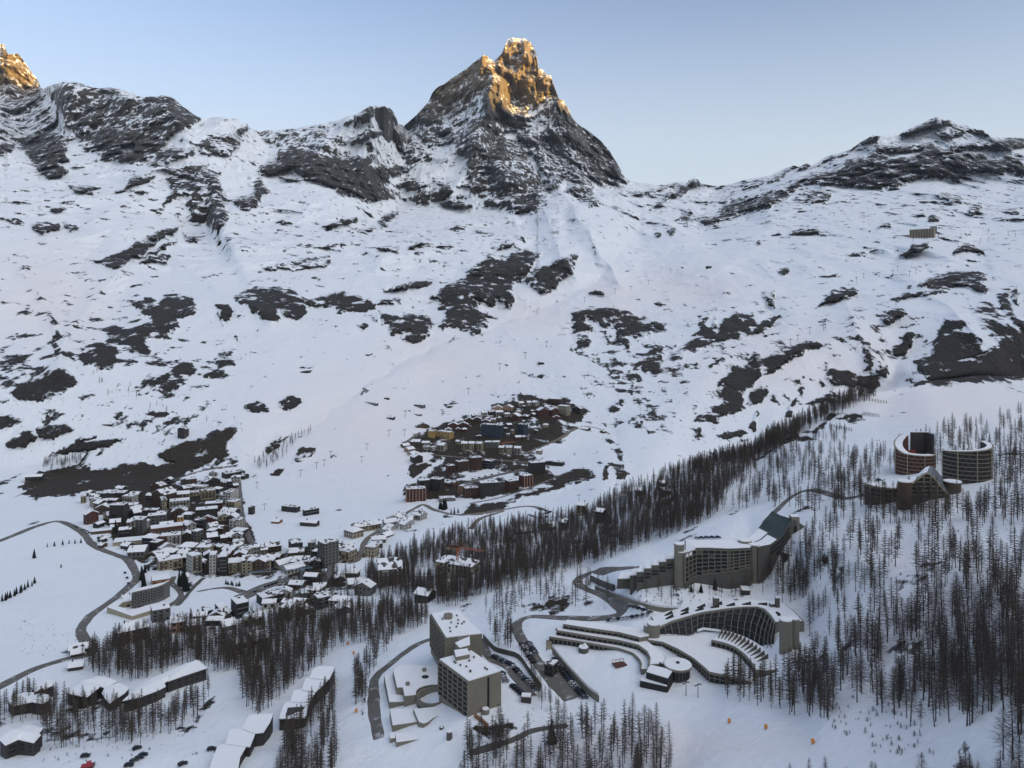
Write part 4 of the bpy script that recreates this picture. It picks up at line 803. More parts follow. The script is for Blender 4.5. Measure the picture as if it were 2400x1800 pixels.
# ground kept free: buildings, roads, car parks (in view directions)
CLEAR = [[(2095,1106),(2315,1108),(2320,1165),(2230,1178),(2065,1182),(2060,1120),(2100,1110)],[(1450,1300),(1600,1370),(1790,1350),(1890,1270),(1890,1200),(1760,1230),(1600,1250),(1470,1290)],[(1515,1430),(1700,1400),(1890,1420),(1900,1560),(1820,1590),(1600,1600),(1500,1560)],[(2250,1150),(2330,1150),(2340,1190),(2250,1200)],
 [(975,1330),(1125,1330),(1125,1362),(975,1366)],[(1010,1430),(1130,1430),(1180,1560),(1010,1560)],[(600,1700),(660,1720),(790,1590),(790,1560),(740,1560),(600,1690)],[(285,1680),(480,1640),(480,1560),(420,1560),(285,1640)],[(150,1650),(300,1650),(300,1590),(150,1590)],[(0,1790),(100,1790),(100,1700),(0,1700)]]
ROADC = [(1790,1225),(1817,1200),(1853,1166),(1889,1150),(1925,1152),(1980,1168),(2027,1158)]
spots = []; rt = random.Random(3)
for wi, (lab, n, hr, poly) in enumerate(WOODS):
    xs = [p[0] for p in poly]; ys = [p[1] for p in poly]; k = tries = 0
    while k < n and tries < n*30:
        tries += 1; p = (rt.uniform(min(xs), max(xs)), rt.uniform(min(ys), max(ys)))
        if not inside(p, poly) or any(inside(p, q) for q in CLEAR): continue
        g = vn(np.array([p[0]/38]), np.array([p[1]/26]), np.array([wi*3.3]))[0]
        if g < -.5+.3*rt.random() and wi in (2, 3, 4, 18): continue
        q = at(*p); k += 1; h = rt.uniform(*hr)*(1 if rt.random() > .16 else .6)
        spots.append((h/q.y, wi, q, h, p))
spots.sort(key=lambda s: -s[0])
# the three hundred that show largest, each a tree of its own; only those whose foot or crown is in the picture
near = [s for s in spots if -20 < s[4][0] < 2420 and s[4][1]-s[0]*F < 1800][:300]; ids = {id(s) for s in near}
byw = {}
for s_ in near: byw.setdefault(s_[1], []).append(s_)
LAB = {}
NT = 'first second third fourth fifth sixth seventh eighth ninth tenth eleventh twelfth thirteenth fourteenth fifteenth sixteenth seventeenth eighteenth nineteenth twentieth'.split()
for wi, L in byw.items():
    L.sort(key=lambda s_: s_[4][1]); nn = 12 if len(L) < 200 else 18; rows = [L[i:i+nn] for i in range(0, len(L), nn)]
    for ri, r in enumerate(rows):
        r.sort(key=lambda s_: s_[4][0])
        for i, s_ in enumerate(r): LAB[id(s_)] = WOODS[wi][0]+', '+NT[i]+' from left'+(', '+NT[ri]+' row down' if len(rows) > 1 else '')
for s_ in near:
    a, wi, q, h, p = s_
    t, c = LARCH[rt.randrange(len(LARCH))]; w = h*rt.uniform(.85, 1.2)
    r = empty('larch_tree', q, rt.uniform(0, 6.28)); r.scale = (w, w, h); r.rotation_euler.x = rt.gauss(0, .035); r.rotation_euler.y = rt.gauss(0, .035)
    tag(r, LAB[id(s_)], 'larch tree', 'larches: '+WOODS[wi][0]); link_mesh('trunk', t, r); link_mesh('crown', c, r)
rest = [s for s in spots if id(s) not in ids]; parts = []
for a, wi, q, h, p in rest:
    A = FARL[rt.randrange(len(FARL))]; th = rt.uniform(0, 6.28); c, s_ = math.cos(th), math.sin(th); w = h*rt.uniform(.9, 1.25)
    B = np.empty_like(A); B[:, 0] = (A[:, 0]*c-A[:, 1]*s_)*w+q.x; B[:, 1] = (A[:, 0]*s_+A[:, 1]*c)*w+q.y; B[:, 2] = A[:, 2]*h+q.z; parts.append(B)
o = bpy.data.objects.new('larch_wood', tri_mesh('larch_wood', np.concatenate(parts), M['twig'])); COL.objects.link(o); tag(o, 'bare larch wood covering the slopes below and behind the nearer trees', 'wood', kind='stuff')
# low leafless scrub poking through the snow
SCRUB = [(80,[(1940,1610),(2060,1640),(2150,1700),(2200,1780),(2000,1760),(1930,1690)],(1,2.8)),(260,[(1880,1230),(2400,1200),(2400,1560),(2100,1600),(1900,1600)],(.8,2.5)),(90,[(1740,1280),(1930,1240),(1900,1420),(1790,1400)],(.8,2.2)),(60,[(1470,1385),(1740,1385),(1760,1400),(1600,1420),(1490,1415)],(.8,2)),
 (120,[(120,1690),(420,1650),(480,1720),(300,1780),(100,1790)],(.8,2.4)),(70,[(900,1500),(870,1560),(850,1700),(840,1600)],(.8,2)),(80,[(1120,1380),(1400,1360),(1440,1430),(1200,1440)],(.8,2.2)),(220,[(860,1340),(1480,1160),(1700,1150),(1480,1290),(1000,1420)],(.8,2.5)),(60,[(60,1430),(190,1500),(100,1540),(20,1540)],(.7,1.6)),(90,[(1240,1660),(1580,1690),(1560,1720),(1200,1715)],(.6,1.8)),
 (160,[(0,860),(300,880),(600,1060),(400,1040),(120,1080),(0,1060)],(1.5,4)),(120,[(1350,860),(1600,900),(1760,950),(1560,1050),(1400,1000)],(1.5,4)),(80,[(1100,900),(1340,880),(1330,930),(1150,925)],(1,3))]
sp = []
for n, poly, hr in SCRUB:
    xs = [p[0] for p in poly]; ys = [p[1] for p in poly]; k = t = 0
    while k < n and t < n*20:
        t += 1; p = (rt.uniform(min(xs), max(xs)), rt.uniform(min(ys), max(ys)))
        if not inside(p, poly) or any(inside(p, q) for q in CLEAR): continue
        k += 1; q = at(*p); h = rt.uniform(*hr); A = FARL[rt.randrange(len(FARL))][::2 if False else 1]; th = rt.uniform(0, 6.28); c, s_ = math.cos(th), math.sin(th); w = h*rt.uniform(1.6, 3)
        B = np.empty_like(A); B[:, 0] = (A[:, 0]*c-A[:, 1]*s_)*w+q.x; B[:, 1] = (A[:, 0]*s_+A[:, 1]*c)*w+q.y; B[:, 2] = (A[:, 2]-.25)*h+q.z; sp.append(B)
o = bpy.data.objects.new('low_scrub', tri_mesh('low_scrub', np.concatenate(sp), M['twig'])); COL.objects.link(o); tag(o, 'low leafless scrub poking through the snow', 'scrub', kind='stuff')
# dark evergreens standing alone
FIRS = [(1293,1742,11,'lone dark fir at the bottom edge below the car parks'),(80,1308,10,'big dark fir standing alone on the flat snowfield'),(143,1330,4,'tiny fir in the middle of the flat snowfield'),
 (1676,1382,8,'tallest fir on the bank below the long concrete block'),(1643,1388,6,'middle fir on the bank below the long concrete block'),(1620,1388,6,'left fir on the bank below the long concrete block')]
for x, y, h, lab in FIRS:
    q = at(x, y); t, c = FIR[rt.randrange(3)]; r = empty('fir_tree', q, rt.uniform(0, 6)); r.scale = (h*1.25, h*1.25, h); tag(r, lab, 'fir tree'); link_mesh('trunk', t, r); link_mesh('crown', c, r)
def fir_row(pts, n, h, lab, grp):
    for k in range(n):
        f = k/(n-1) if n > 1 else 0; s = f*(len(pts)-1); i = min(int(s), len(pts)-2); u = s-i
        q = at(pts[i][0]*(1-u)+pts[i+1][0]*u+rt.uniform(-2, 2), pts[i][1]*(1-u)+pts[i+1][1]*u+rt.uniform(-1, 1)); hh = h*rt.uniform(.75, 1.15); t, c = FIR[rt.randrange(3)]
        r = empty('fir_tree', q, rt.uniform(0, 6)); r.scale = (hh*1.2, hh*1.2, hh); tag(r, ' '.join(lab.split()[:12])+(', '+NT[k]+' from left' if n > 1 else ''), 'fir tree', grp); link_mesh('trunk', t, r); link_mesh('crown', c, r)
fir_row([(4,1410),(30,1398),(55,1385),(82,1368)], 12, 7, 'dark fir in the slanting row at the left edge of the flat snowfield', 'firs in the slanting row')
fir_row([(110,1282),(140,1277),(165,1274),(190,1272)], 6, 6, 'small dark fir in the row where the snowfield meets the town', 'firs by the town')
fir_row([(255,1195),(262,1215),(268,1235),(272,1250)], 7, 14, 'tall dark fir in the clump between the upper town blocks', 'firs between the town blocks')
fir_row([(1033,1192),(1040,1196),(1046,1190)], 6, 13, 'tall fir before the dark red apartment crescent', 'firs before the crescent')
fir_row([(1058,1203),(1066,1205),(1072,1202)], 3, 8, 'small fir by the bend of the village track', 'firs by the track')
fir_row([(330,1350),(334,1362),(338,1375)], 6, 12, 'dark fir beside the orange timber house', 'firs by the timber house')
fir_row([(420,1372),(430,1378),(438,1385),(432,1368)], 7, 14, 'tall dark fir in the clump by the double bend', 'firs by the double bend')
fir_row([(528,1370),(545,1372),(562,1374)], 8, 5, 'little fir in the town garden by the car park', 'firs in the garden')
fir_row([(340,1342),(350,1338)], 2, 9, 'dark fir left of the cream block', 'firs left of the block')
# ---------------------------------------------------------------- the large concrete buildings
def crop(ox, oy, s): return lambda x, y: (ox+x/s, oy+y/s)
K1 = crop(860, 1410, 4.608); K2 = crop(1270, 1400, 5.53); K3 = crop(1500, 1380, 5.53); K4 = crop(1440, 1180, 4.608); K5 = crop(2030, 1020, 6.9125); K6 = crop(480, 1550, 6.64); K7 = crop(0, 1520, 4.424)
def rise(base, top):
    """height of a point straight above a place on the land, from how far above it stands in view"""
    g = at(*base); return g.z, (HZ-top[1])/F*g.y
def plan(K, pts, z): return [UP(*K(*p), z) for p in pts]
def local(pts, o): return [(p[0]-o[0], p[1]-o[1]) for p in pts]
def resample(pts, n):
    P_ = [Vector(p[:2]) for p in pts]; L = [0]
    for i in range(1, len(P_)): L.append(L[-1]+(P_[i]-P_[i-1]).length)
    out = []
    for k in range(n+1):
        s = L[-1]*k/n; i = max(j for j in range(len(L)) if L[j] <= s+1e-9); i = min(i, len(P_)-2); u = (s-L[i])/max(L[i+1]-L[i], 1e-6); out.append(tuple(P_[i].lerp(P_[i+1], u)))
    return out
def flat_block(name, label, cat, out, zr, zb, walls='concrete', par=.5, group=None, root=None, part='wall', snow='snow'):
    """block with a parapet and a snowed-up flat roof"""
    o = root or empty(name, (out[0][0], out[0][1], zb)); L = o.location
    if not root: tag(o, label, cat, group)
    q = local(out, L); m = MB(); m.prism(q, -4, zr-zb, 0); m.build(part, M[walls], o)
    c = Vector((sum(p[0] for p in q)/len(q), sum(p[1] for p in q)/len(q)))
    m = MB(); m.prism([tuple(c+(Vector(p)-c)*.975) for p in q], zr-zb, zr-zb+.42); m.build('snow_cover', M[snow], o)
    return o, q
# twin slab blocks with their low annex
zb, zr = rise(K1(1100,1245), K1(1100,865)); zb -= 1
front = plan(K1, [(778,625),(1100,865),(1450,755),(1128,530)], zr)
t1, q = flat_block('apartment_tower', 'nearer concrete slab block with balcony grid and snowy flat roof', 'apartment block', front, zr, zb)
m = MB(); lattice(m, q[0], q[1], .5, zr-zb-.6, 6, 7, .4, .8); m.build('balcony_grid', M['concrete'], t1); bays(t1, 'window', q[0], q[1], .5, zr-zb-.6, 6, 7, .9, .8, .08)
a, b = Vector(q[1]), Vector(q[2]); d = (b-a); p0 = a+d*.55; p1 = a+d*.62; m = MB(); m.bar((*((p0+p1)/2), 1), (*((p0+p1)/2), zr-zb-.8), 1.5, .5); m.build('stair_slit', M['glass'], t1)
m = MB(); m.cyl(*(a+d*.5+Vector((0.3, -2.6))), 1.9, -1.5, 3.6, 18); m.build('round_vestibule', M['concrete'], t1); m = MB(); m.cyl(*(a+d*.5+Vector((0.3, -2.6))), 1.7, 3.6, 3.9, 18); m.build('vestibule_snow', M['snow'], t1)
def vents(root, q, z, n, seed, s=.45):
    r = random.Random(seed); e = [Vector(p) for p in q]
    for k in range(n):
        u, v = r.uniform(.15, .9), r.uniform(.15, .85); p = e[0]*(1-u)*(1-v)+e[1]*u*(1-v)+e[2]*u*v+e[3]*(1-u)*v; m = MB(); m.box(p.x-s, p.x+s, p.y-s*.7, p.y+s*.7, z, z+.7); m.box(p.x-s*1.2, p.x+s*1.2, p.y-s, p.y+s, z+.7, z+.85); m.build('roof_vent', M['concrete_dark'], root)
vents(t1, q, zr-zb+.35, 11, 4)
zr2 = zr+1.2; back = plan(K1, [(690,130),(855,395),(1245,350),(985,92)], zr2)
t2, q2 = flat_block('apartment_tower', 'farther concrete slab block joined behind the nearer one', 'apartment block', back, zr2, zb)
m = MB(); lattice(m, q2[0], q2[1], .5, zr2-zb-.6, 8, 7, .4, .8); m.build('balcony_grid', M['concrete'], t2); bays(t2, 'window', q2[0], q2[1], .5, zr2-zb-.6, 8, 7, .9, .8, .08)
vents(t2, q2, zr2-zb+.35, 12, 9)
c = sum((Vector(p) for p in q2), Vector((0, 0)))/4; m = MB(); m.cyl(c.x-4, c.y+7, 2.6, zr2-zb, zr2-zb+2.6, 16); m.build('roof_drum', M['concrete'], t2)
# link with curved stair between both
lk = plan(K1, [(940,530),(960,600),(1110,570),(1085,510)], zr+2.5); o, _ = flat_block('', '', '', lk, zr+2.5, zb, root=t1, part='lift_house')
lk = plan(K1, [(950,450),(1000,500),(1115,470),(1110,380)], zr+3.5); o, _ = flat_block('', '', '', lk, zr+3.5, zb, root=t2, part='stair_house')
c = UP(*K1(1030,400), zr2+1); m = MB(); m.cyl(c.x-t2.location.x, c.y-t2.location.y, 2.6, 2, zr2-zb+.9, 20); m.build('round_stair', M['concrete'], t2)
# annex
ax = empty('hotel_annex', at(*K1(405,1140))); tag(ax, 'low concrete annex with stepped snowy terraces and a round court', 'annex'); A0 = ax.location
def annex(base, top, pts, part, dz=0):
    g, z = rise(K1(*base), K1(*top)); z += dz; P_ = plan(K1, pts, z); q = local(P_, A0)
    m = MB(); m.prism(q, g-A0.z-6, z-A0.z); m.build(part, M['concrete'], ax)
    c = Vector((sum(p[0] for p in q)/len(q), sum(p[1] for p in q)/len(q))); m = MB(); m.prism([tuple(c+(Vector(p)-c)*.98) for p in q], z-A0.z, z-A0.z+.35); m.build('snow_cover', M['snow'], ax); return z
zA = annex((405,1140), (405,1025), [(280,750),(330,695),(450,680),(620,700),(780,700),(776,860),(800,900),(700,900),(620,915),(560,940),(530,975),(530,1010),(405,1025),(385,930),(320,930)], 'main_hall')
annex((240,1160), (240,1090), [(185,795),(280,780),(320,930),(320,1010),(395,1020),(400,1085),(240,1090)], 'side_wing')
annex((275,1410), (275,1340), [(245,1165),(480,1165),(550,1300),(275,1340)], 'lower_hall')
zD = annex((610,1365), (610,1320), [(500,1165),(560,1160),(860,1125),(1080,1250),(1020,1262),(960,1232),(880,1217),(800,1222),(720,1252),(660,1300),(610,1320),(556,1300)], 'terrace')
annex((320,1575), (315,1520), [(305,1430),(535,1410),(552,1490),(315,1520)], 'porch')
annex((250,1530), (248,1480), [(245,1420),(305,1425),(305,1475),(248,1480)], 'porch_side')
c = UP(*K1(705,1010), zA); cx, cy = c.x-A0.x, c.y-A0.y; R = 8.3; m = MB(); N_ = 40
for k in range(N_):
    t, u = 2*math.pi*k/N_, 2*math.pi*(k+1)/N_; low = -1.0*max(0, -math.sin((t+u)/2)); zt = zA-A0.z+.3+low
    m.prism([(cx+R*math.cos(t), cy+R*math.sin(t)), (cx+R*math.cos(u), cy+R*math.sin(u)), (cx+(R-1.1)*math.cos(u), cy+(R-1.1)*math.sin(u)), (cx+(R-1.1)*math.cos(t), cy+(R-1.1)*math.sin(t))], -6, zt)
m.build('round_court_wall', M['concrete'], ax)
for k in range(9):
    t = math.radians(212+k*15); link_mesh('window', PANE, ax, (cx+(R+.1)*math.cos(t), cy+(R+.1)*math.sin(t), zA-A0.z-4.0), t+math.pi/2, (1.9, 1, 1.7))
m = MB(); m.cyl(cx, cy, R-1.15, -5, zA-A0.z-3.3, 28); m.build('court_snow', M['snow'], ax)
for p in ((630,820),(620,755),(440,905)):
    v = UP(*K1(*p), zA); m = MB(); m.cyl(v.x-A0.x, v.y-A0.y, 2.0 if p[0] == 630 else 1.2, zA-A0.z, zA-A0.z+(.5 if p[0] == 630 else 1.6), 16); m.build('rooflight', M['black' if p[0] == 630 else 'concrete'], ax)
o = empty('water_tank', at(*K1(890,1480))); tag(o, 'small round concrete turret on the snow before the annex', 'turret'); m = MB(); m.cyl(0, 0, 1.4, -1, 3.6, 18); m.build('drum', M['concrete_dark'], o); m = MB(); m.cyl(0, 0, 1.5, 3.6, 4, 18); m.build('snow_cap', M['snow'], o)
o = empty('round_well', at(*K1(808,1370))); tag(o, 'low round well beside the curved annex wall', 'well'); m = MB(); m.cyl(0, 0, 1.2, -1, .7, 18); m.build('ring', M['concrete_dark'], o); m = MB(); m.cyl(0, 0, .8, .7, .8, 18); m.build('snow_cap', M['snow'], o)
# ---------------- long curved hotel in tiers
G1 = at(*K2(100, 605)); hz_ = G1.z
h1 = (HZ-K2(100,510)[1])/F*G1.y; ho = empty('terraced_hotel', G1); tag(ho, 'long curved concrete hotel wing stepping up in three snowy tiers', 'hotel'); H0_ = ho.location
def tier(pts, backpts, z, zlow, n, nz, part, K=K2, root=ho, wall='concrete', side_n=None):
    L0 = root.location; f = plan(K, pts, z); b = plan(K, backpts, z); q = local(f+b, L0)
    m = MB(); m.prism(q, zlow-L0.z, z-L0.z); m.build(part, M[wall], root)
    fr = resample(local(f, L0), n); 
    m = MB()
    for i in range(n):
        a, b_ = Vector(fr[i]), Vector(fr[i+1]); d = (b_-a).normalized(); nn = Vector((d.y, -d.x)); m.prism([a, b_, b_+nn*.9, a+nn*.9], z-L0.z-.75, z-L0.z+.35)
        m.prism([a-d*.18, a+d*.18, a+d*.18+nn*.7, a-d*.18+nn*.7], zlow-L0.z, z-L0.z-.75)
        if nz > 1:
            for j in range(1, nz): zz = zlow-L0.z+(z-zlow)*j/nz; m.prism([a, b_, b_+nn*.6, a+nn*.6], zz-.15, zz+.15)
    m.build(part+'_parapet', M[wall], root)
    for i in range(n):
        a, b_ = Vector(fr[i]), Vector(fr[i+1]); bays(root, 'window', a, b_, zlow-L0.z+.1, z-L0.z-.8, 1, nz, .86, .9, .08)
    cc = Vector((sum(p[0] for p in q)/len(q), sum(p[1] for p in q)/len(q))); 
    m = MB(); nf = len(f); qq = q[:]; m.prism(qq, z-L0.z, z-L0.z+.3); m.build('snow_cover', M['snow'], root)
    return f
z1 = h1; z2 = z1+3.0; z3 = z2+2.8
tier([(100,510),(600,590),(1000,660),(1180,720),(1270,800),(1300,870),(1290,930)], [(1400,930),(1420,800),(1370,700),(1240,620),(1000,555),(600,495),(195,425)], z1, z1-4.2, 26, 1, 'lower_tier')
tier([(195,428),(600,498),(1000,558),(1250,618),(1370,702),(1412,790),(1400,870)], [(1600,860),(1560,720),(1400,600),(1330,520),(1000,455),(600,400),(270,345)], z2, z1-.5, 24, 1, 'middle_tier')
tier([(280,350),(600,400),(1000,455),(1265,522)], [(1392,500),(1340,440),(1170,390),(700,330),(325,295)], z3, z2-.5, 14, 1, 'upper_tier')
# snowy plateau with the lower arcade
zp = z2+1.0
tier([(105,665),(300,695),(500,785),(700,905),(850,1030),(900,1080),(1050,1112),(1250,1160),(1450,1212)], [(1480,1090),(1400,1010),(1300,900),(1150,780),(930,700),(920,640),(700,590),(500,570),(280,600),(120,630)], zp, zp-5.2, 26, 2, 'arcade', K3)
# glazed middle arc and the snow shelf above it
za = zp+3.6
tier([(930,665),(1100,702),(1250,762),(1370,858),(1430,930),(1475,990),(1490,1050)], [(1660,1060),(1830,1040),(1870,930),(1700,880),(1600,760),(1400,660),(1200,600),(1040,585)], za, zp-3, 15, 2, 'glazed_arc', K3)
v = [UP(*K3(*p), za) for p in ((1475,975),(1830,1045),(1880,940),(1690,905))]
for k in range(13):
    t = k/12; a0 = UP(*K3(1010+t*500, 650+300*t**1.6), za+.2); a1 = UP(*K3(1070+t*590, 560+345*t**1.5), za+.2); m = MB()
    A, B = a0-H0_, a1-H0_; n = Vector((-(B-A).y, (B-A).x, 0)).normalized()*.25
    for s_ in (-1, 1): m.face([A+n*s_, B+n*s_, B+n*s_+Vector((0, 0, 2.6))][::s_])
    m.face([A-n, A+n, B+n+Vector((0, 0, 2.6)), B-n+Vector((0, 0, 2.6))]); m.build('sloping_fin', M['concrete_dark'], ho)
# swimming-pool disc, timber restaurant below
g, zd = rise(K3(500,1230), K3(500,1050)); c = UP(*K3(490,975), zd)
o = empty('round_restaurant', (c.x, c.y, g)); tag(o, 'round snow-topped pavilion at the foot of the terraced hotel', 'pavilion')
m = MB(); m.cyl(0, 0, 7.6, zd-g-1.1, zd-g, 36); m.build('roof_disc', M['concrete'], o); m = MB(); m.cyl(0, 0, 7.4, zd-g, zd-g+.5, 36, r1=7.0); m.build('snow_cover', M['snow'], o)
m = MB(); m.cyl(0, 0, 6.2, -3, zd-g-1.1, 28); m.build('drum_wall', M['concrete_dark'], o)
for k in range(9): t = math.radians(205+k*17); link_mesh('window', PANE, o, (6.3*math.cos(t), 6.3*math.sin(t), (zd-g-1.3)*.5), t+math.pi/2, (1.4, 1, (zd-g)*.5))
m = MB(); m.box(-.8, .8, -.6, .6, zd-g, zd-g+1.3); m.build('rooflight', M['black'], o)
g, zt = rise(K3(365,1340), K3(365,1165)); P_ = plan(K3, [(80,1080),(365,1165),(430,1060),(130,990)], zt)
o, q = flat_block('timber_restaurant', 'dark timber restaurant with snowy roof deck beside the round pavilion', 'restaurant', P_, zt, g-2, 'black'); bays(o, 'window', q[0], q[1], 3, zt-g+1.2, 3, 1, .7, .6)
g2, zt2 = rise(K3(365,1345), K3(360,1265)); P_ = plan(K3, [(0,1165),(0,1190),(355,1270),(362,1180),(80,1090)], zt2); flat_block('', '', '', P_, zt2, g-2, 'black', root=o, part='lower_deck')
vv = UP(*K3(262,1010), zt); m = MB(); m.box(vv.x-o.location.x-.5, vv.x-o.location.x+.5, vv.y-o.location.y-.5, vv.y-o.location.y+.5, zt-g+2, zt-g+4.2); m.build('chimney', M['black'], o)
# the big hull: lip rising to the right, glazed wall curving below it
lipK = [(240,515,3.4),(400,430,6),(600,370,8.5),(800,310,11),(1000,280,13),(1250,245,15),(1500,235,16),(1600,265,16),(1680,350,15.5),(1740,440,15)]
outK = [(140,360,5),(400,280,8),(700,225,11),(950,185,13.5),(1100,165,15),(1400,150,16.5),(1750,165,16.5),(1900,210,16.5),(2050,340,16),(2130,430,15)]
botK = [(250,600,0),(450,605,0),(650,615,0),(780,500,3.6),(1000,528,3.6),(1200,570,3.4),(1350,625,3.2),(1500,705,3),(1620,790,2.8),(1700,860,2.6)]
zg = zp+.2
hull = empty('hull_hotel', UP(*K3(250,600), zg)); tag(hull, 'great curved concrete hotel shaped like a ship hull with ribbed glass front', 'hotel'); HH = hull.location
def lift3(K, pts, z): return [UP(*K(x, y), z+h)-HH for x, y, h in pts]
def loft(c1, n):
    L = [0]
    for i in range(1, len(c1)): L.append(L[-1]+(c1[i]-c1[i-1]).length)
    out = []
    for k in range(n+1):
        s = L[-1]*k/n; i = min(max(j for j in range(len(L)) if L[j] <= s+1e-9), len(c1)-2); out.append(c1[i].lerp(c1[i+1], (s-L[i])/max(L[i+1]-L[i], 1e-6)))
    return out
NB_ = 19; lip = loft(lift3(K3, lipK, zg), NB_); out_ = loft(lift3(K3, outK, zg), NB_); bot = loft(lift3(K3, botK, zg), NB_)
m = MB(); s_ = MB(); w_ = MB()
for i in range(NB_):
    a, b, c, d = lip[i], lip[i+1], out_[i+1], out_[i]
    u = Vector((0, 0, 1)); m.face([a-u*1.1, b-u*1.1, b+u*.1, a+u*.1]); m.face([a+u*.1, b+u*.1, c+u*.1, d+u*.1]); m.face([d+u*.1, c+u*.1, c-u*(c.z+6), d-u*(d.z+6)]); m.face([b-u*1.1, a-u*1.1, d-u*1.1, c-u*1.1])
    e = .06; A = a.lerp(d, e)+u*.1; B = b.lerp(c, e)+u*.1; C_ = c.lerp(b, e)+u*.1; D_ = d.lerp(a, e)+u*.1; k = u*.45
    s_.face([A+k, B+k, C_+k, D_+k]); s_.face([A, B, B+k, A+k]); s_.face([C_, D_, D_+k, C_+k])
m.face([lip[0]-u*1.1, lip[0], out_[0], out_[0]-u*6, lip[0]-u*6]); e_, f_ = lip[-1], out_[-1]; m.face([e_+u*.1, e_-u*18, f_-u*18, f_+u*.1])
m.build('roof_shell', M['concrete'], hull); s_.build('snow_cover', M['snow'], hull)
for i in range(NB_):
    a, b, c, d = bot[i], bot[i+1], lip[i+1], lip[i]; inn = ((out_[i]-lip[i])*1).normalized()*.9
    n = max(1, round((d.z-a.z)/2.9))
    for j in range(n):
        p = [a.lerp(d, j/n), b.lerp(c, j/n), b.lerp(c, (j+1)/n-.0), a.lerp(d, (j+1)/n)]; mm = MB(); mm.face([x+inn for x in p]); mm.build('window', M['glass'], hull)
for i in range(NB_+1):
    a, d = bot[i], lip[i]; mb = MB(); o1 = ((out_[i]-d)*1).normalized(); mid = a.lerp(d, .5)-o1*.5*(d-a).length*.10; mb.bar(a, mid, .32, .5); mb.bar(mid, d-Vector((0, 0, .5)), .32, .5); mb.build('rib', M['concrete'], hull)
fl = MB()
for i in range(NB_):
    a, b, c, d = bot[i], bot[i+1], lip[i+1], lip[i]; n = max(1, round((d.z-a.z)/2.9))
    for j in range(n): fl.bar(a.lerp(d, j/n), b.lerp(c, j/n), .5, .28)
fl.build('floor_edge', M['concrete_dark'], hull)
lg = MB(); lp = [p for p in bot[6:]]
for i in range(len(lp)-1): lg.bar(lp[i]-Vector((0, .9, .1)), lp[i+1]-Vector((0, .9, .1)), 1.6, .7)
lg.build('snowy_ledge', M['snow'], hull)
m = MB(); pts = [bot[i] for i in range(6, NB_+1)]; zs = -HH.z+za-.2
m.prism([p.xy for p in pts]+[q_.xy for q_ in out_[6:][::-1]], -8, 2.4); m.build('plinth', M['concrete_dark'], hull)
for (x, y0, y1, r) in ((1890,795,400,3.4),(2000,760,385,2.6),(175,625,450,3.6),(95,610,470,2.2)):
    g = at(*K3(x, y0)) if x > 1000 else UP(*K3(x, y0), zg-.5); zt = (HZ-K3(x, y1)[1])/F*g.y; m = MB(); m.cyl(g.x-HH.x, g.y-HH.y, r, g.z-HH.z-3, zt-HH.z, 24); m.build('round_tower', M['concrete'], hull)
    m = MB(); m.cyl(g.x-HH.x, g.y-HH.y, r-.15, zt-HH.z, zt-HH.z+.5, 24); m.build('tower_snow', M['snow'], hull)
for (x, y, w, h) in ((985,210,3.2,5.5),(1780,235,2.2,6.5),(1710,225,2.6,2.6)):
    t = .5; v = UP(*K3(x, y), zg+(14.2 if x < 1100 else 16.8)); m = MB(); m.box(v.x-HH.x-w/2, v.x-HH.x+w/2, v.y-HH.y-w/2, v.y-HH.y+w/2, v.z-HH.z-2, v.z-HH.z+h-1); m.build('chimney', M['concrete_dark'], hull); m = MB(); m.box(v.x-HH.x-w*.46, v.x-HH.x+w*.46, v.y-HH.y-w*.46, v.y-HH.y+w*.46, v.z-HH.z+h-1, v.z-HH.z+h-.6); m.build('chimney_snow', M['snow'], hull)
for i in (2, 4, 6, 8, 10, 12, 14, 17):
    for f in (.3, .62):
        if i > 9 and f > .5: continue
        p = lip[i].lerp(out_[i], f)+Vector((0, 0, .2)); d = (lip[i+1]-lip[i-1]).normalized(); n = Vector((-d.y, d.x, 0)); m = MB()
        A = p-d*2.6; B = p+d*2.6; m.face([A-n*.9, B-n*.9, B+n*.9+Vector((0, 0, 1.7)), A+n*.9+Vector((0, 0, .6))]); m.face([B-n*.9, B+n*.9, B+n*.9+Vector((0, 0, 1.7))]); m.face([A+n*.9, B+n*.9, B+n*.9+Vector((0, 0, 1.7)), A+n*.9+Vector((0, 0, .6))]); m.build('skylight', M['black'], hull)
# small drum, platform, sign, wall with railing on the hotel forecourt
g = at(*K2(540,700)); o = empty('round_kiosk', g); tag(o, 'small dark drum with snow heaped on top before the terraced hotel', 'kiosk'); m = MB(); m.cyl(0, 0, 2.9, -1, 2.5, 22); m.build('drum', M['concrete_dark'], o); m = MB(); m.cyl(0, 0, 2.8, 2.5, 2.9, 22); m.cyl(.8, .5, 1.4, 2.9, 4.4, 14, r1=.6); m.build('snow_heap', M['snow'], o)
g = at(*K2(1010,880)); o = empty('play_platform', g, .3); tag(o, 'small dark red railed platform standing on the snowy forecourt', 'platform'); m = MB(); m.box(-3.6, 3.6, -2.6, 2.6, 0, .7); m.build('deck', M['wall_r'], o)
m = MB()
for x in (-3.5, -1.2, 1.2, 3.5): m.box(x-.1, x+.1, 2.4, 2.6, .7, 2.2)
m.box(-3.6, 3.6, 2.4, 2.6, 2.1, 2.3); m.build('railing', M['rust'], o)
g = at(*K2(95,690)); o = empty('information_board', g); tag(o, 'pale upright information board at the entrance to the car park', 'sign'); m = MB(); m.box(-1.4, 1.4, -.15, .15, .8, 5.6); m.build('panel', M['wall_c'], o); m = MB(); m.box(-1.7, -1.4, -.2, .2, -1, 5.9); m.box(1.4, 1.7, -.2, .2, -1, 5.9); m.box(-1.7, 1.7, -.2, .2, 5.6, 5.9); m.build('frame', M['black'], o)
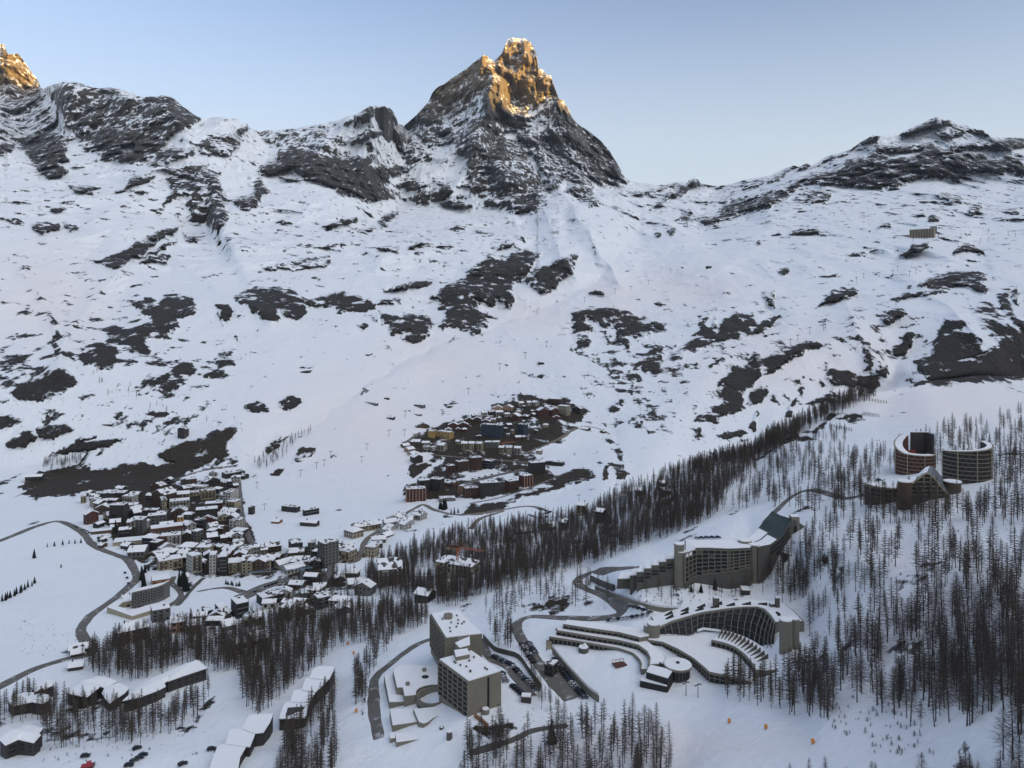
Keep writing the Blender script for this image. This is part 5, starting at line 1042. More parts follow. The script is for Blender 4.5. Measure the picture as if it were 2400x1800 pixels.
def wall_run(pts, h, w, label, mat='concrete', rail=None, name='retaining_wall', sink=1.5):
    L = [at(*p) for p in smooth_line(pts, 3)]; o = empty(name, L[0]); tag(o, label, 'wall'); m = MB(); r = MB()
    for i in range(len(L)-1):
        a, b = L[i]-L[0], L[i+1]-L[0]; d = (b-a); d.z = 0; d.normalize(); n = Vector((-d.y, d.x, 0))*w/2; z = Vector((0, 0, 1))
        m.face([a-n-z*sink, b-n-z*sink, b-n+z*h, a-n+z*h]); m.face([b+n-z*sink, a+n-z*sink, a+n+z*h, b+n+z*h]); m.face([a-n+z*h, b-n+z*h, b+n+z*h, a+n+z*h])
        if rail:
            for k in range(4): q = a.lerp(b, k/4)+z*h; r.bar(q, q+z*rail, .14)
            r.bar(a+z*(h+rail*.9), b+z*(h+rail*.9), .1); r.bar(a+z*(h+rail*.5), b+z*(h+rail*.5), .07)
    m.build('wall_body', M[mat], o)
    if rail: r.build('railing', M['metal'], o)
    return o
wall_run([K2(140,730),K2(300,930),K2(460,1110),K2(600,1260),K2(735,1360)], 3.4, .6, 'long brown retaining wall with a railing above the sloping car park', 'concrete', 1.3)
wall_run([(1133,1497),(1158,1525),(1185,1534),(1216,1545),(1240,1578),(1268,1614)], 2.8, .6, 'dark bent retaining wall between the car park and the road', 'concrete_dark')
wall_run([K1(1160,1250),K1(1240,1310),K1(1310,1370)], 2.2, .6, 'short brown wall running downhill from the slab block', 'wall_o')
wall_run([(1395,1382),(1430,1396),(1470,1412),(1540,1432),(1590,1436)], 2.6, .6, 'retaining wall with railing above the hotel car park', 'concrete', 1.1)
wall_run([(1385,1362),(1410,1374),(1440,1385)], 4.2, 1, 'grey garage front beside the upper road bend', 'concrete_dark')
# ---------------- upper long block with ski-jump roof
UB = empty('long_block', at(*K4(760,870))); tag(UB, 'long concrete apartment block with a sweeping roof like a ski jump', 'apartment block'); U0 = UB.location
def uloc(p): return (p[0]-U0.x, p[1]-U0.y)
zr = -157.0
lipu = plan(K4, [(760,520),(870,480),(1000,480),(1240,490),(1475,480)], zr); bk = plan(K4, [(1500,445),(1370,410),(1060,400),(760,400)], zr)
m = MB(); q = [uloc(p) for p in lipu+bk]; zt = [zr-U0.z-4, zr-U0.z, zr-U0.z, zr-U0.z, zr-U0.z]+[zr-U0.z]*4; m.prism(q, -5, 0, 0, 0, zt); m.build('wall', M['concrete_dark'], UB)
m = MB(); cq = Vector((sum(p[0] for p in q)/9, sum(p[1] for p in q)/9)); q2_ = [tuple(cq+(Vector(p)-cq)*.97) for p in q]; 
for a_, b_, c_, d_ in ((0,1,7,8),(1,2,6,7),(2,3,5,6),(3,4,4,5)): pass
m.prism(q2_, zr-U0.z-3.6, 0, 0, 0, [z+.5 for z in zt]); m.build('snow_cover', M['snow'], UB)
fr = resample(q[:5], 12)
for i in range(12):
    a, b = Vector(fr[i]), Vector(fr[i+1]); top = -1.2-(2.5 if i == 0 else 0); base = 3.2+i*.62
    nz = 6 if i < 8 else 5
    for j in range(nz):
        z0_ = base+(zr-U0.z+top-base)*j/nz
        if (i*5+j*3) % 7 == 2 and j >= nz-2 or (j == 0 and i % 3): continue
        hh = (zr-U0.z+top-base)/nz; d = (b-a).normalized(); p = (a+b)/2+Vector((d.y, -d.x))*.06; link_mesh('window', PANE, UB, (p.x, p.y, z0_+hh/2), math.atan2(d.y, d.x), ((b-a).length*.88, 1, hh*.8))
m = MB()
for i in range(12):
    a, b = Vector(fr[i]), Vector(fr[i+1]); d = (b-a).normalized(); n = Vector((d.y, -d.x)); base = 3.2+i*.62
    m.prism([a-d*.2, a+d*.2, a+d*.2+n*.6, a-d*.2+n*.6], base, zr-U0.z-1)
    for j in range(7): z = base+(zr-U0.z-1.2-base)*j/6; m.prism([a+d*.21, b-d*.21, b-d*.21+n*.5, a+d*.21+n*.5], z-.2, z+.2)
m.build('facade_frame', M['concrete'], UB)
for (x, yb, yt, r) in ((722,870,515,3.6),(700,800,435,3.2),(1508,640,440,3.6),(1410,470,395,4.2)):
    if x in (700, 1410): g = UP(*K4(x, yt), zr+(3 if x == 700 else 1.8)); g = Vector((g.x, g.y, U0.z)); ztt = zr+(3 if x == 700 else 1.8)
    else: g = UP(*K4(x, yt), zr-(1.5 if x == 722 else -.6)); ztt = g.z; g = Vector((g.x, g.y, U0.z))
    m = MB(); m.cyl(g.x-U0.x, g.y-U0.y, r, -6, ztt-U0.z, 22); m.build('round_tower', M['concrete'], UB); m = MB(); m.cyl(g.x-U0.x, g.y-U0.y, r-.15, ztt-U0.z, ztt-U0.z+.4, 22); m.build('tower_snow', M['snow'], UB)
# stepped wing falling to the left
st = [(640,600,880),(560,632,890),(480,668,905),(400,702,915),(320,742,922),(240,778,928),(165,815,930),(30,895,908)]
for i in range(7):
    x1, y1, b1 = st[i]; x0, y0, b0 = st[i+1]; gg = at(*K4(x0, b0+6)); z = (HZ-K4(x1, y1)[1])/F*at(*K4(x1, b1)).y
    A = UP(*K4(x0, y1+2), z); B = UP(*K4(x1, y1), z); dd = Vector((.35, 1, 0)).normalized()*13; m = MB(); qq = [uloc(A), uloc(B), uloc(B+dd), uloc(A+dd)]
    m.prism(qq, -8, z-U0.z, 0); m.build('stepped_bay', M['concrete_dark'], UB); m = MB(); cc = sum((Vector(v_) for v_ in qq), Vector((0, 0)))/4; m.prism([tuple(cc+(Vector(v_)-cc)*.95) for v_ in qq], z-U0.z, z-U0.z+.45); m.build('snow_cover', M['snow'], UB)
    if i < 5: bays(UB, 'window', qq[0], qq[1], z-U0.z-6.5, z-U0.z-2.5, 1, 2, .8, .6, .08)
# the jump: two strips of roof climbing to the right
jl = [(1430,392,zr),(1490,330,zr+.6),(1560,258,zr+2.4),(1625,175,zr+6.5),(1700,82,zr+13)]; jr = [(1552,476,zr),(1690,452,zr+.4),(1790,375,zr+2.2),(1850,290,zr+6),(1912,190,zr+11.5)]
JL = loft([UP(*K4(x, y), z)-U0 for x, y, z in jl], 16); JR = loft([UP(*K4(x, y), z)-U0 for x, y, z in jr], 16)
ws = MB(); sn = [MB(), MB()]; gr = [MB(), MB()]; nw = MB()
for i in range(16):
    a, b, c, d = JL[i], JL[i+1], JR[i+1], JR[i]; u = Vector((0, 0, 1))
    ws.face([d-u*(d.z+9), c-u*(c.z+9), c, d]); ws.face([b-u*(b.z+9), a-u*(a.z+9), a, b]); ws.face([a, d, c, b])
    for s0, s1, k in ((.03, .47, 0), (.53, .97, 1)):
        t = (sn if i < (9 if k == 0 else 8) else gr)[k]; h = u*(.4 if i < (9 if k == 0 else 8) else .15); t.face([a.lerp(d, s0)+h, a.lerp(d, s1)+h, b.lerp(c, s1)+h, b.lerp(c, s0)+h])
a, d = JL[16], JR[16]; ws.face([a, d, d-u*(d.z+9), a-u*(a.z+9)]); ws.build('ramp_wall', M['concrete_dark'], UB)
for k in (0, 1): sn[k].build('ramp_snow', M['snow'], UB); gr[k].build('ramp_glazing', M['green'], UB)
jq = [v.xy for v in JR]
for i in range(4, 15, 1):
    a, b = JR[i], JR[i+1]; hgt = (a.z+b.z)/2
    for j in range(3):
        z0_ = hgt-2.2-j*3
        if z0_ < JR[i].z-3.5-i*.7: continue
        d = (b-a).xy.normalized(); p = ((a+b)/2).xy+Vector((d.y, -d.x))*.08; link_mesh('window', PANE, UB, (p.x, p.y, z0_), math.atan2(d.y, d.x), ((b-a).xy.length*.85, 1, 2.2))
g = UP(*K4(1943,135), zr+13.5); m = MB(); m.box(g.x-U0.x-2.6, g.x-U0.x+2.6, g.y-U0.y-2.6, g.y-U0.y+2.6, -4, zr+13.5-U0.z); m.build('end_tower', M['concrete'], UB); m = MB(); m.box(g.x-U0.x-2.5, g.x-U0.x+2.5, g.y-U0.y-2.5, g.y-U0.y+2.5, zr+13.5-U0.z, zr+14-U0.z); m.build('tower_snow', M['snow'], UB)
e0 = JR[16]; pts = [(e0.x+2+9*math.sin(t)*1.2, e0.y+2+9*(1-math.cos(t))) for t in np.linspace(0, 1.6, 7)]; m = MB(); zz = [zr+12-U0.z-1.6*k for k in range(7)]
m.prism(pts+[(e0.x-4, e0.y+14)], -3, 0, 0, 0, zz+[zr+12-U0.z]); m.build('rounded_end', M['concrete_dark'], UB)
for k in range(5):
    a, b = Vector(pts[k]), Vector(pts[k+1]); bays(UB, 'window', a, b, 2, min(zz[k], zz[k+1])-1, 1, 3, .8, .6, .1)
# ---------------- round apartment towers on the upper right
def crescent(name, label, c, g, R, r, a0, a1, zf, mats, nfl, wall='wall_r', roofz=None):
    o = empty(name, (c[0], c[1], g)); tag(o, label, 'apartment tower'); n = 28; w = MB(); s = MB(); ba = MB(); inner = MB()
    for k in range(n):
        t, u = a0+(a1-a0)*k/n, a0+(a1-a0)*(k+1)/n; z0_, z1_ = zf(k/n), zf((k+1)/n)
        P_ = [(R*math.cos(t), R*math.sin(t)), (R*math.cos(u), R*math.sin(u)), (r*math.cos(u), r*math.sin(u)), (r*math.cos(t), r*math.sin(t))]
        w.prism(P_, -9, 0, 0, 0, [z0_, z1_, z1_, z0_]); P2 = [tuple(Vector(p)*(.985 if i < 2 else 1.02)) for i, p in enumerate(P_)]; s.prism(P2, min(z0_, z1_)-.3, 0, 0, 0, [z0_+.45, z1_+.45, z1_+.45, z0_+.45])
        z = 2.6
        zm = min(z0_, z1_); fl = 2.75
        for j in range(int((zm-1)//fl)+1):
            zc = .4+j*fl; RR = R+.5
            if zc < zm: ba.prism([(R*math.cos(t), R*math.sin(t)), (RR*math.cos(t), RR*math.sin(t)), (RR*math.cos(u), RR*math.sin(u)), (R*math.cos(u), R*math.sin(u))], zc-.11, zc+.11)
        ba.prism([(R*math.cos(t), R*math.sin(t)), ((R+.9)*math.cos(t), (R+.9)*math.sin(t)), ((R+.9)*math.cos(u), (R+.9)*math.sin(u)), (R*math.cos(u), R*math.sin(u))], -9, 0, 0, 0, [z0_+.2]*2+[z1_+.2]*2) if False else None
        ba.bar(((R+.5)*math.cos(t), (R+.5)*math.sin(t), z0_), ((R+.5)*math.cos(u), (R+.5)*math.sin(u), z1_), .8, .45)
        if k % 6 == 0: ba.bar(((R+.45)*math.cos(t), (R+.45)*math.sin(t), -5), ((R+.45)*math.cos(t), (R+.45)*math.sin(t), z0_), .25, .9)
    w.build('wall', M[wall], o); s.build('snow_cover', M['snow'], o); ba.build('balcony_bands', M['wall_c'], o)
    for k in range(n):
        t = a0+(a1-a0)*(k+.5)/n
        if math.sin(t) > .25: continue
        zm = zf((k+.5)/n)
        for j in range(int(zm//2.75)): link_mesh('window', PANE, o, ((R+.08)*math.cos(t), (R+.08)*math.sin(t), 1.8+j*2.75), t+math.pi/2, (R*abs(a1-a0)/n*.7, 1, 1.5)) if (k+j) % 2 == 0 else None
    return o
M['band'] = M['wall_c']
g = at(*K5(760,700)); c = UP(*K5(770,640), g.z); cy_ = c.y+13
crescent('round_tower_block', 'left round tower of dark red bands with a sloping snowy crescent roof', ((K5(790,0)[0]-1200)/F*cy_, cy_), g.z, 13.6, 8.2, math.radians(318), math.radians(95), lambda t: 13.5+1.5*t+10.5*max(0, (t-.45)/.55)**1.2, None, 5)
o = bpy.data.objects['round_tower_block']; m = MB(); m.prism([(1.5, 10), (14.2, 10), (14.2, -1), (12.5, -1), (12.5, 8.5), (1.5, 8.5)], -8, 27.5); m.build('end_slab', M['wall_d'], o); m = MB(); m.prism([(1.6, 9.9), (14.1, 9.9), (14.1, 8.6), (1.6, 8.6)], 27.5, 28); m.build('slab_snow', M['snow'], o)
m = MB()
for k in range(10): t_, u_ = math.radians(60+k*14), math.radians(74+k*14); m.face([(8.0*math.cos(t_), 8.0*math.sin(t_), 2), (8.0*math.cos(u_), 8.0*math.sin(u_), 2), (8.0*math.cos(u_), 8.0*math.sin(u_), 14.5-k*.35), (8.0*math.cos(t_), 8.0*math.sin(t_), 14.8-k*.35)])
m.build('court_wall', simple('brick_red_render', (.30, .075, .045), .85, .15, .3), o)
g = at(*K5(1600,810)); c = UP(*K5(1595,640), g.z+2); cy_ = at(*K5(1600,800)).y+15
crescent('round_tower_block', 'right round tower, dark with thin pale bands and snow-edged roof', ((K5(1600,0)[0]-1200)/F*cy_, cy_), g.z, 16, 12.5, math.radians(186), math.radians(372), lambda t: 20+5.2*t, None, 7, 'wall_d')
# arched building between
g = at(*K5(1000,1065)); AO = empty('arched_building', g); tag(AO, 'arched concrete building with a curved vault roof between the round towers', 'apartment block')
fa = [(680,790),(760,775),(850,690),(910,640),(980,612),(1050,640),(1120,720),(1200,820),(1270,900),(1340,985)]
def atD(px, py, D): return Vector(((px-1200)/F*D, D, (HZ-py)/F*D))
Df_ = g.y; face = [atD(*K5(*p), Df_)-g for p in fa]; back = [p+Vector((11, 17, 1.0)) for p in face]
m = MB(); m.face([Vector((face[0].x, 0, -5))]+[Vector((face[-1].x, 0, -5))]+face[::-1]); m.build('front_wall', M['black'], AO)
m = MB(); z_ = MB()
for i in range(len(face)-1):
    a, b = face[i], face[i+1]; (z_ if i >= 4 else m).face([a, b, back[i+1], back[i]])
m.build('vault_left', M['snow'], AO); z_.build('vault_roof', M['zinc'], AO)
m = MB(); 
for i in range(len(face)-1): m.bar(face[i]-Vector((0, .4, 0)), face[i+1]-Vector((0, .4, 0)), .9, 1.0)
for z in np.arange(-1.5, face[4].z, 2.7):
    xs = [x for i in range(len(face)-1) for x in [face[i].x+(face[i+1].x-face[i].x)*(z-face[i].z)/(face[i+1].z-face[i].z)] if (face[i].z-z)*(face[i+1].z-z) < 0]
    x0 = min(xs) if len(xs) > 1 else face[0].x; x1 = max(xs) if xs else face[-1].x
    if z < face[0].z: x0 = face[0].x
    m.bar((x0, -.3, z), (x1, -.3, z), .6, .22)
for x in np.arange(face[0].x+1, face[-1].x, 4.4):
    zt_ = max([a.z+(b.z-a.z)*(x-a.x)/(b.x-a.x) for a, b in zip(face, face[1:]) if a.x <= x <= b.x] or [0]); m.bar((x, -.25, -4), (x, -.25, zt_), .25, .5)
m.build('arch_frame', M['wall_c'], AO)
m = MB(); m.prism([(face[0].x, 1), (face[-1].x, 1), (back[-1].x, back[-1].y), (back[0].x, back[0].y)], -6, 2); m.build('base', M['concrete_dark'], AO)
for (x, yt, yb, r) in ((625,745,1040,4.2),(1400,750,985,5.0)):
    D_ = g.y-2 if x == 625 else g.y+9; v = atD(*K5(x, yt), D_)-g; m = MB(); m.cyl(v.x, v.y, r, -6, v.z, 22); m.build('round_tower', M['wall_b'], AO); m = MB(); m.cyl(v.x, v.y, r+.3, v.z, v.z+.5, 22); m.build('tower_snow', M['snow'], AO)
g = at(*K5(400,1095)); c = (g.x, g.y+11)
crescent('round_tower_block', 'lowest round block with a snowy stepped roof at the left of the group', c, g.z, 11.4, 1.0, math.radians(170), math.radians(330), lambda t: 10.2-1.4*t, None, 3, 'wall_d')
# ---------------- long lodges with stepped snowy roofs at the lower left
def stepped(label, base, top, parts, dz, K=K6, ridge=.0, wall='wall_d', win=0):
    g, z = rise(K(*base), K(*top)); o = empty('stepped_lodge' if not ridge else 'lodge', at(*K(*base))); tag(o, label, 'lodge'); o0 = o.location
    def cap(m, q, k, z0_, z1_, rz):
        c = Vector((sum(v[0] for v in q)/len(q), sum(v[1] for v in q)/len(q))); Q = [c+(Vector(v)-c)*k for v in q]; n = len(Q); A = sum(Q[i].x*Q[(i+1) % n].y-Q[(i+1) % n].x*Q[i].y for i in range(n)); Q = Q if A > 0 else Q[::-1]
        i0 = max(range(n), key=lambda i: (Q[i]-c).length); ax_ = (Q[i0]-c).normalized(); L_ = (Q[i0]-c).length*.55; r0 = c-ax_*L_; r1 = c+ax_*L_
        for i in range(n):
            a, b = Q[i], Q[(i+1) % n]; m.face([(a.x, a.y, z0_), (b.x, b.y, z0_), (b.x, b.y, z1_), (a.x, a.y, z1_)])
            def near_(p): t = max(-L_, min(L_, (p-c).dot(ax_))); return c+ax_*t
            u, v = near_(b), near_(a); m.face([(a.x, a.y, z1_), (b.x, b.y, z1_), (u.x, u.y, z1_+rz)]+([(v.x, v.y, z1_+rz)] if (u-v).length > .05 else []))
    for i, p in enumerate(parts):
        zz = z+dz*i; q = local(plan(K, p, zz), o0); m = MB(); m.prism(q, -9, zz-o0.z-.05, 0); m.build('wall', M[wall], o)
        m = MB(); cap(m, q, 1.05, zz-o0.z-.3, zz-o0.z+.1, ridge); m.build('roof_edge', M['black'], o)
        m = MB(); cap(m, q, 1.03, zz-o0.z+.12+ridge*.02, zz-o0.z+.6, ridge); m.build('snow_cover', M['snow'], o)
        n_ = len(q); A = sum(q[j][0]*q[(j+1) % n_][1]-q[(j+1) % n_][0]*q[j][1] for j in range(n_)); qq = q if A > 0 else q[::-1]
        for j in range(n_):
            a_, b_ = Vector(qq[j]), Vector(qq[(j+1) % n_]); d_ = b_-a_
            if d_.length > 6 and d_.y*0-d_.x < 2 and d_.x > -2: bays(o, 'window', a_, b_, zz-o0.z-5.6, zz-o0.z-.7, max(1, int(d_.length/3.6)), 2, .5, .5, .06)
    return o
o = stepped('upper long dark lodge with four snowy roof steps beside the piste', (1190,1080), (1190,905), [[(1160,900),(1230,700),(1270,655),(1340,630),(1630,625),(1570,870),(1540,890)],[(1330,640),(1390,465),(1520,450),(1735,470),(1620,645)],[(1520,455),(1570,280),(1640,265),(1935,280),(1725,485)],[(1640,270),(1680,145),(1760,95),(1985,90),(2012,130),(1930,290)]], .5)
g_, z_r = rise(K6(1190,1080), K6(1190,905)); q = local(plan(K6, [(1265,830),(1290,720),(1560,705),(1520,760),(1420,790),(1270,850)], z_r+.85), o.location); m = MB(); m.prism(q, z_r-o.location.z+.5, z_r-o.location.z+.9); m.build('bare_roof_patch', M['wall_d'], o)
stepped('lower long dark lodge with three snowy roof steps at the bottom edge', (910,1290), (910,1115), [[(60,1760),(110,1570),(200,1350),(330,1290),(645,1330),(545,1500),(500,1760)],[(330,1292),(390,1080),(590,1060),(785,1125),(700,1340),(640,1332)],[(590,1062),(640,940),(700,850),(1060,835),(1010,960),(910,1115),(780,1128)]], .5)

stepped('long diagonal lodge with one broken snowy roof among the lower left larches', (1290,665), (1280,545), [[(1280,545),(1430,410),(1560,330),(1740,250),(1745,340),(1700,365),(1715,400),(1640,440),(1450,510)],[(1740,250),(1920,165),(2000,140),(2070,140),(2140,210),(1900,290),(1745,345)]], .4, K7, 1.6)
stepped('cluster lodge with three joined snowy roofs left of the long diagonal lodge', (700,590), (705,470), [[(700,460),(850,350),(990,380),(1040,400),(900,510),(720,475)],[(855,348),(1010,295),(1070,295),(1215,350),(1080,415),(992,378)],[(1060,470),(1090,410),(1200,385),(1290,385),(1335,420),(1290,470),(1135,575),(1090,520)]], .5, K7, 1.5)
stepped('low lodge with a long snowy roof at the left edge of the larches', (110,690), (110,590), [[(85,540),(250,465),(350,465),(330,560),(130,600)],[(330,500),(390,490),(500,490),(520,530),(440,580),(335,560)]], .4, K7, 1.3)
stepped('small square lodge above the low one at the left', (360,545), (360,455), [[(330,410),(440,320),(540,340),(552,385),(450,430),(360,458)]], .4, K7, 1.3)
stepped('big lodge with a wide snowy roof at the bottom left corner', (200,1120), (190,975), [[(0,950),(60,880),(300,800),(440,840),(400,890),(420,905),(350,985),(190,950),(60,1010)]], .4, K7, 2.2)

# ---------------------------------------------------------------- houses
TC = dict(T1=(150,1110,7.373), T2=(350,1090,7.542), T3=(250,1260,6.32), T4=(580,1190,5.53), V1=(930,920,7.373), V2=(1150,920,8.193), V3=(930,1080,5.53), H8=(960,1280,6.345), L7=(0,1520,4.424), R0=(0,0,1))
# crop, left, right, foot, eave, form (f flat, g eave front, x gable front, h hipped), wall, depth m, turn deg
HOUSES = """
T1 240 360 520 400 f c 12 8
T1 360 600 600 450 h c 15 18
T1 600 1020 480 345 f d 14 2
T1 980 1210 510 400 f w 12 -4
T1 470 690 660 520 g b 13 -12
T1 290 520 890 710 g r 14 -20
T1 620 830 790 720 g c 12 25
T1 780 1030 840 545 f d 12 0
T1 1040 1250 640 550 f d 12 6
T1 1440 1850 560 370 x b 20 -12
T1 1560 1760 620 460 x c 20 12
T1 1750 2120 590 490 f w 14 8
T1 1890 2140 450 360 g c 12 6
T1 1800 2090 760 665 x b 14 6
T1 1060 1300 790 680 g d 16 18
T1 1230 1360 1040 800 f s 12 0
T1 1380 1720 900 740 f s 12 8
T1 1400 1960 1190 960 f w 14 12
T1 1600 1970 1260 1090 f w 12 8
T1 1610 1850 1400 1300 g w 18 -22
T1 760 1320 1260 1200 f c 16 8
T1 1060 1380 1440 1340 g s 14 6
T1 520 710 1200 1140 g d 12 24
T1 570 700 1290 1240 g b 9 -10
T1 720 940 960 850 g r 11 10
T1 790 880 980 920 g b 8 0
T1 1060 1210 930 840 g w 12 4
T1 400 760 1060 1015 f b 10 10
T1 1930 2050 880 760 f y 8 6
T1 2020 2212 960 870 g w 11 -10
T1 1440 1640 1440 1400 x b 11 -10
T1 1060 1300 680 620 g c 12 14
T1 1330 1600 700 640 f d 10 2
T2 1240 1600 250 160 f d 13 24
T2 1590 1730 260 190 g d 12 -10
T2 860 1180 380 300 x d 15 22
T2 500 770 450 415 g b 12 18
T2 430 670 600 520 f c 11 8
T2 680 860 560 490 f c 11 8
T2 850 1130 620 465 f c 11 10
T2 1290 1490 640 490 f w 20 -4
T2 1340 1560 780 655 f c 13 -6
T2 1230 1550 880 830 g d 12 -6
T2 1390 1620 1160 990 f w 14 -8
T2 750 1160 1020 800 f d 13 8
T2 930 1260 860 690 f r 12 6
T2 820 1160 1030 985 x r 12 4
T2 600 780 1180 1070 g w 13 -25
T2 720 900 1370 1180 f s 12 -10
T2 930 1180 1370 1280 g d 13 12
T2 950 1190 1160 1090 g w 12 20
T2 1210 1480 1350 1280 x d 12 -6
T2 1430 1640 1430 1370 f w 14 4
T2 520 780 1540 1450 h b 13 0
T2 830 1060 1640 1450 h c 14 0
T2 1100 1320 1500 1450 h b 12 -14
T2 1240 1560 1600 1520 g s 13 -12
T2 1540 1830 1640 1500 f w 12 -10
T2 1830 1940 1590 1450 g w 9 4
T2 1740 1840 880 750 f d 8 -4
T2 1200 1330 1200 1120 g b 11 -5
T2 1440 1560 400 360 g b 9 12
T3 660 1050 500 360 f c 14 16
T3 1120 1370 540 280 f w 13 26
T3 1480 1610 560 260 f w 14 6
T3 1605 1770 560 290 f k 16 8
T3 1770 1970 530 370 g c 13 6
T3 1970 2200 540 340 g c 13 4
T3 280 540 300 215 g s 12 4
T3 560 900 730 650 f o 15 14
T3 1060 1200 650 590 g w 12 14
T3 560 890 1270 1090 f s 12 18
T3 10 520 1620 1410 h c 15 22
T3 870 1130 1430 1260 g p 14 12
T3 1110 1370 1440 1310 g p 13 14
T3 1340 1550 1180 1100 f k 14 22
T3 1540 1760 1210 1050 f k 14 22
T3 1760 2070 1210 990 f k 15 22
T3 1970 2212 1340 1220 x c 12 8
T3 1600 1880 1400 1320 g s 12 20
T3 1090 1290 1640 1590 g w 12 24
T3 180 270 930 900 g r 7 20
T4 480 700 600 470 f d 16 12
T4 755 870 600 455 f s 16 4
T4 880 1150 770 470 f s 16 -24
T4 1230 1480 410 320 h c 14 -20
T4 1320 1700 330 255 g c 13 14
T4 1110 1390 690 580 f c 13 -12
T4 1510 1690 650 520 f c 14 -8
T4 1620 2000 1050 800 g w 24 6
T4 1090 1250 970 920 x d 13 10
T4 222 290 840 690 f c 5 0
T4 290 560 800 745 g c 12 28
T4 400 700 880 810 g w 12 24
T4 560 730 760 690 g w 8 22
T4 280 440 670 640 g d 10 -8
T4 500 720 630 585 g b 12 6
T4 630 810 1210 1120 f s 14 12
T4 820 1040 1330 1180 f s 13 20
T4 380 640 1460 1300 g w 15 -12
T4 60 420 1280 1180 f k 14 22
T4 0 190 1540 1430 g c 12 10
T4 60 230 870 700 x b 12 0
T4 1690 1880 400 375 x b 12 -16
T4 1760 1940 310 270 g w 12 -20
T4 1900 2150 250 215 g w 13 -24
T4 2090 2212 170 120 g w 12 -20
T4 2150 2290 120 70 g w 12 -16
T4 300 430 210 190 g o 10 -6
T4 130 250 560 520 g d 11 -6
T4 620 830 1400 1330 f s 14 26
T4 700 900 110 40 f k 6 16
V1 530 680 790 670 f y 12 -4
V1 680 980 815 690 f y 12 -8
V1 890 1060 600 560 x r 12 0
V1 1060 1230 610 555 x r 12 0
V1 1180 1320 520 470 x b 12 0
V1 1320 1460 520 460 x b 12 0
V1 1460 1610 560 500 x b 12 0
V1 1450 1850 790 570 f n 11 -6
V1 1660 1830 310 265 x p 11 0
V1 1830 2020 315 255 x p 11 -4
V1 430 570 930 870 g c 11 -2
V1 440 570 1000 940 f w 11 -6
V1 570 700 1010 950 f w 11 -6
V1 700 860 1020 910 g w 12 -6
V1 1110 1240 1000 880 g c 12 -4
V1 1240 1360 1005 880 g c 12 -4
V1 1360 1500 1020 885 g c 12 -6
V1 1760 1870 1065 950 g c 11 -4
V1 1890 2010 1070 950 g c 11 -4
V1 2030 2160 1075 960 g w 11 -4
V1 50 220 970 920 g b 11 10
V1 110 300 1050 985 g p 12 14
V1 170 330 1110 1060 g c 11 16
V1 210 440 1230 1120 x d 15 10
V1 220 400 890 850 g s 12 0
V1 840 1000 1390 1270 f r 11 8
V1 1000 1240 1370 1200 f b 11 8
V1 1240 1470 1350 1130 f r 12 4
V1 1470 1700 1330 1190 f k 12 -8
V1 1450 1560 400 350 g w 10 4
V1 1570 1690 400 330 g d 10 4
V1 1690 1840 400 340 g w 10 4
V1 1850 1950 420 370 g w 9 4
V1 1930 2160 500 410 x r 13 -6
V1 250 430 410 385 f s 9 -10
V1 310 560 610 585 x b 9 4
V1 1520 1780 960 860 f s 12 0
V1 240 400 880 840 h c 9 0
V2 520 640 265 200 g w 11 4
V2 680 780 260 190 g w 11 4
V2 790 940 265 190 g w 11 -8
V2 1090 1390 260 130 f b 12 -4
V2 1290 1540 450 265 f c 13 -8
V2 880 1130 470 345 x r 14 4
V2 1120 1320 440 335 x r 13 4
V2 1200 1330 520 475 x r 10 0
V2 1560 1790 430 310 x d 13 -6
V2 510 720 850 620 f n 11 -12
V2 870 1000 1200 1120 g c 10 -6
V2 1650 1930 740 705 g d 11 -10
V2 2100 2230 790 750 x d 12 -8
V2 1060 1430 1420 1350 f d 9 -8
V2 620 760 510 460 g d 12 -6
V2 380 560 540 460 x r 12 0
V3 95 370 540 370 f r 14 4
V3 250 430 420 260 f d 12 8
V3 420 610 400 245 f d 12 -8
V3 590 800 340 300 g r 12 -14
V3 800 890 430 330 f r 12 -10
V3 850 1060 490 360 f r 12 6
V3 1060 1320 470 290 f d 12 4
V3 1395 1580 390 270 f r 12 12
V3 1580 1760 350 200 f r 12 14
V3 1700 1930 190 30 f d 13 6
V3 530 760 540 495 f s 12 4
V3 170 380 780 710 g w 12 -14
V3 30 180 900 830 g w 13 -18
V3 1880 2070 910 860 g s 13 20
V3 2100 2240 900 800 g k 12 -8
V3 1510 1840 970 925 g s 12 8
H8 370 1030 460 310 h c 16 -12
H8 60 370 850 740 g d 12 -14
H8 590 790 30 0 g s 12 -6
L7 680 840 100 70 g d 10 18
L7 660 830 240 200 g d 10 14
R0 414 436 1029 1006 x d 12 -4
R0 55 93 1128 1118 g d 10 4
R0 968 996 958 950 f s 9 -8
R0 655 700 1202 1190 f d 8 -8
R0 2150 2196 558 535 f c 16 6
R0 2182 2196 548 530 f w 10 0
R0 1490 1516 1160 1150 g b 12 -8
R0 1548 1560 1146 1132 g d 9 0
R0 1549 1578 1158 1150 g b 10 -4
R0 847 886 952 946 f s 6 -10
R0 1352 1380 1207 1185 g c 12 -8
R0 1396 1424 1225 1200 g k 12 -14
R0 529 572 1528 1512 g d 14 20
R0 567 622 1514 1502 g d 14 22
R0 146 200 1534 1528 g d 10 18
R0 1290 1310 1590 1562 f d 9 -20
R0 1222 1246 1650 1636 f d 5 -4
R0 1740 1762 1395 1398 f d 9 -4
R0 700 745 1235 1226 g d 8 -6
R0 905 925 985 979 g d 7 -6
R0 2108 2150 556 550 f w 4 4
R0 240 262 1000 994 g d 6 0
R0 1655 1668 628 624 f d 6 0
R0 1050 1060 955 951 g d 6 0
R0 900 912 938 933 f d 6 0
"""
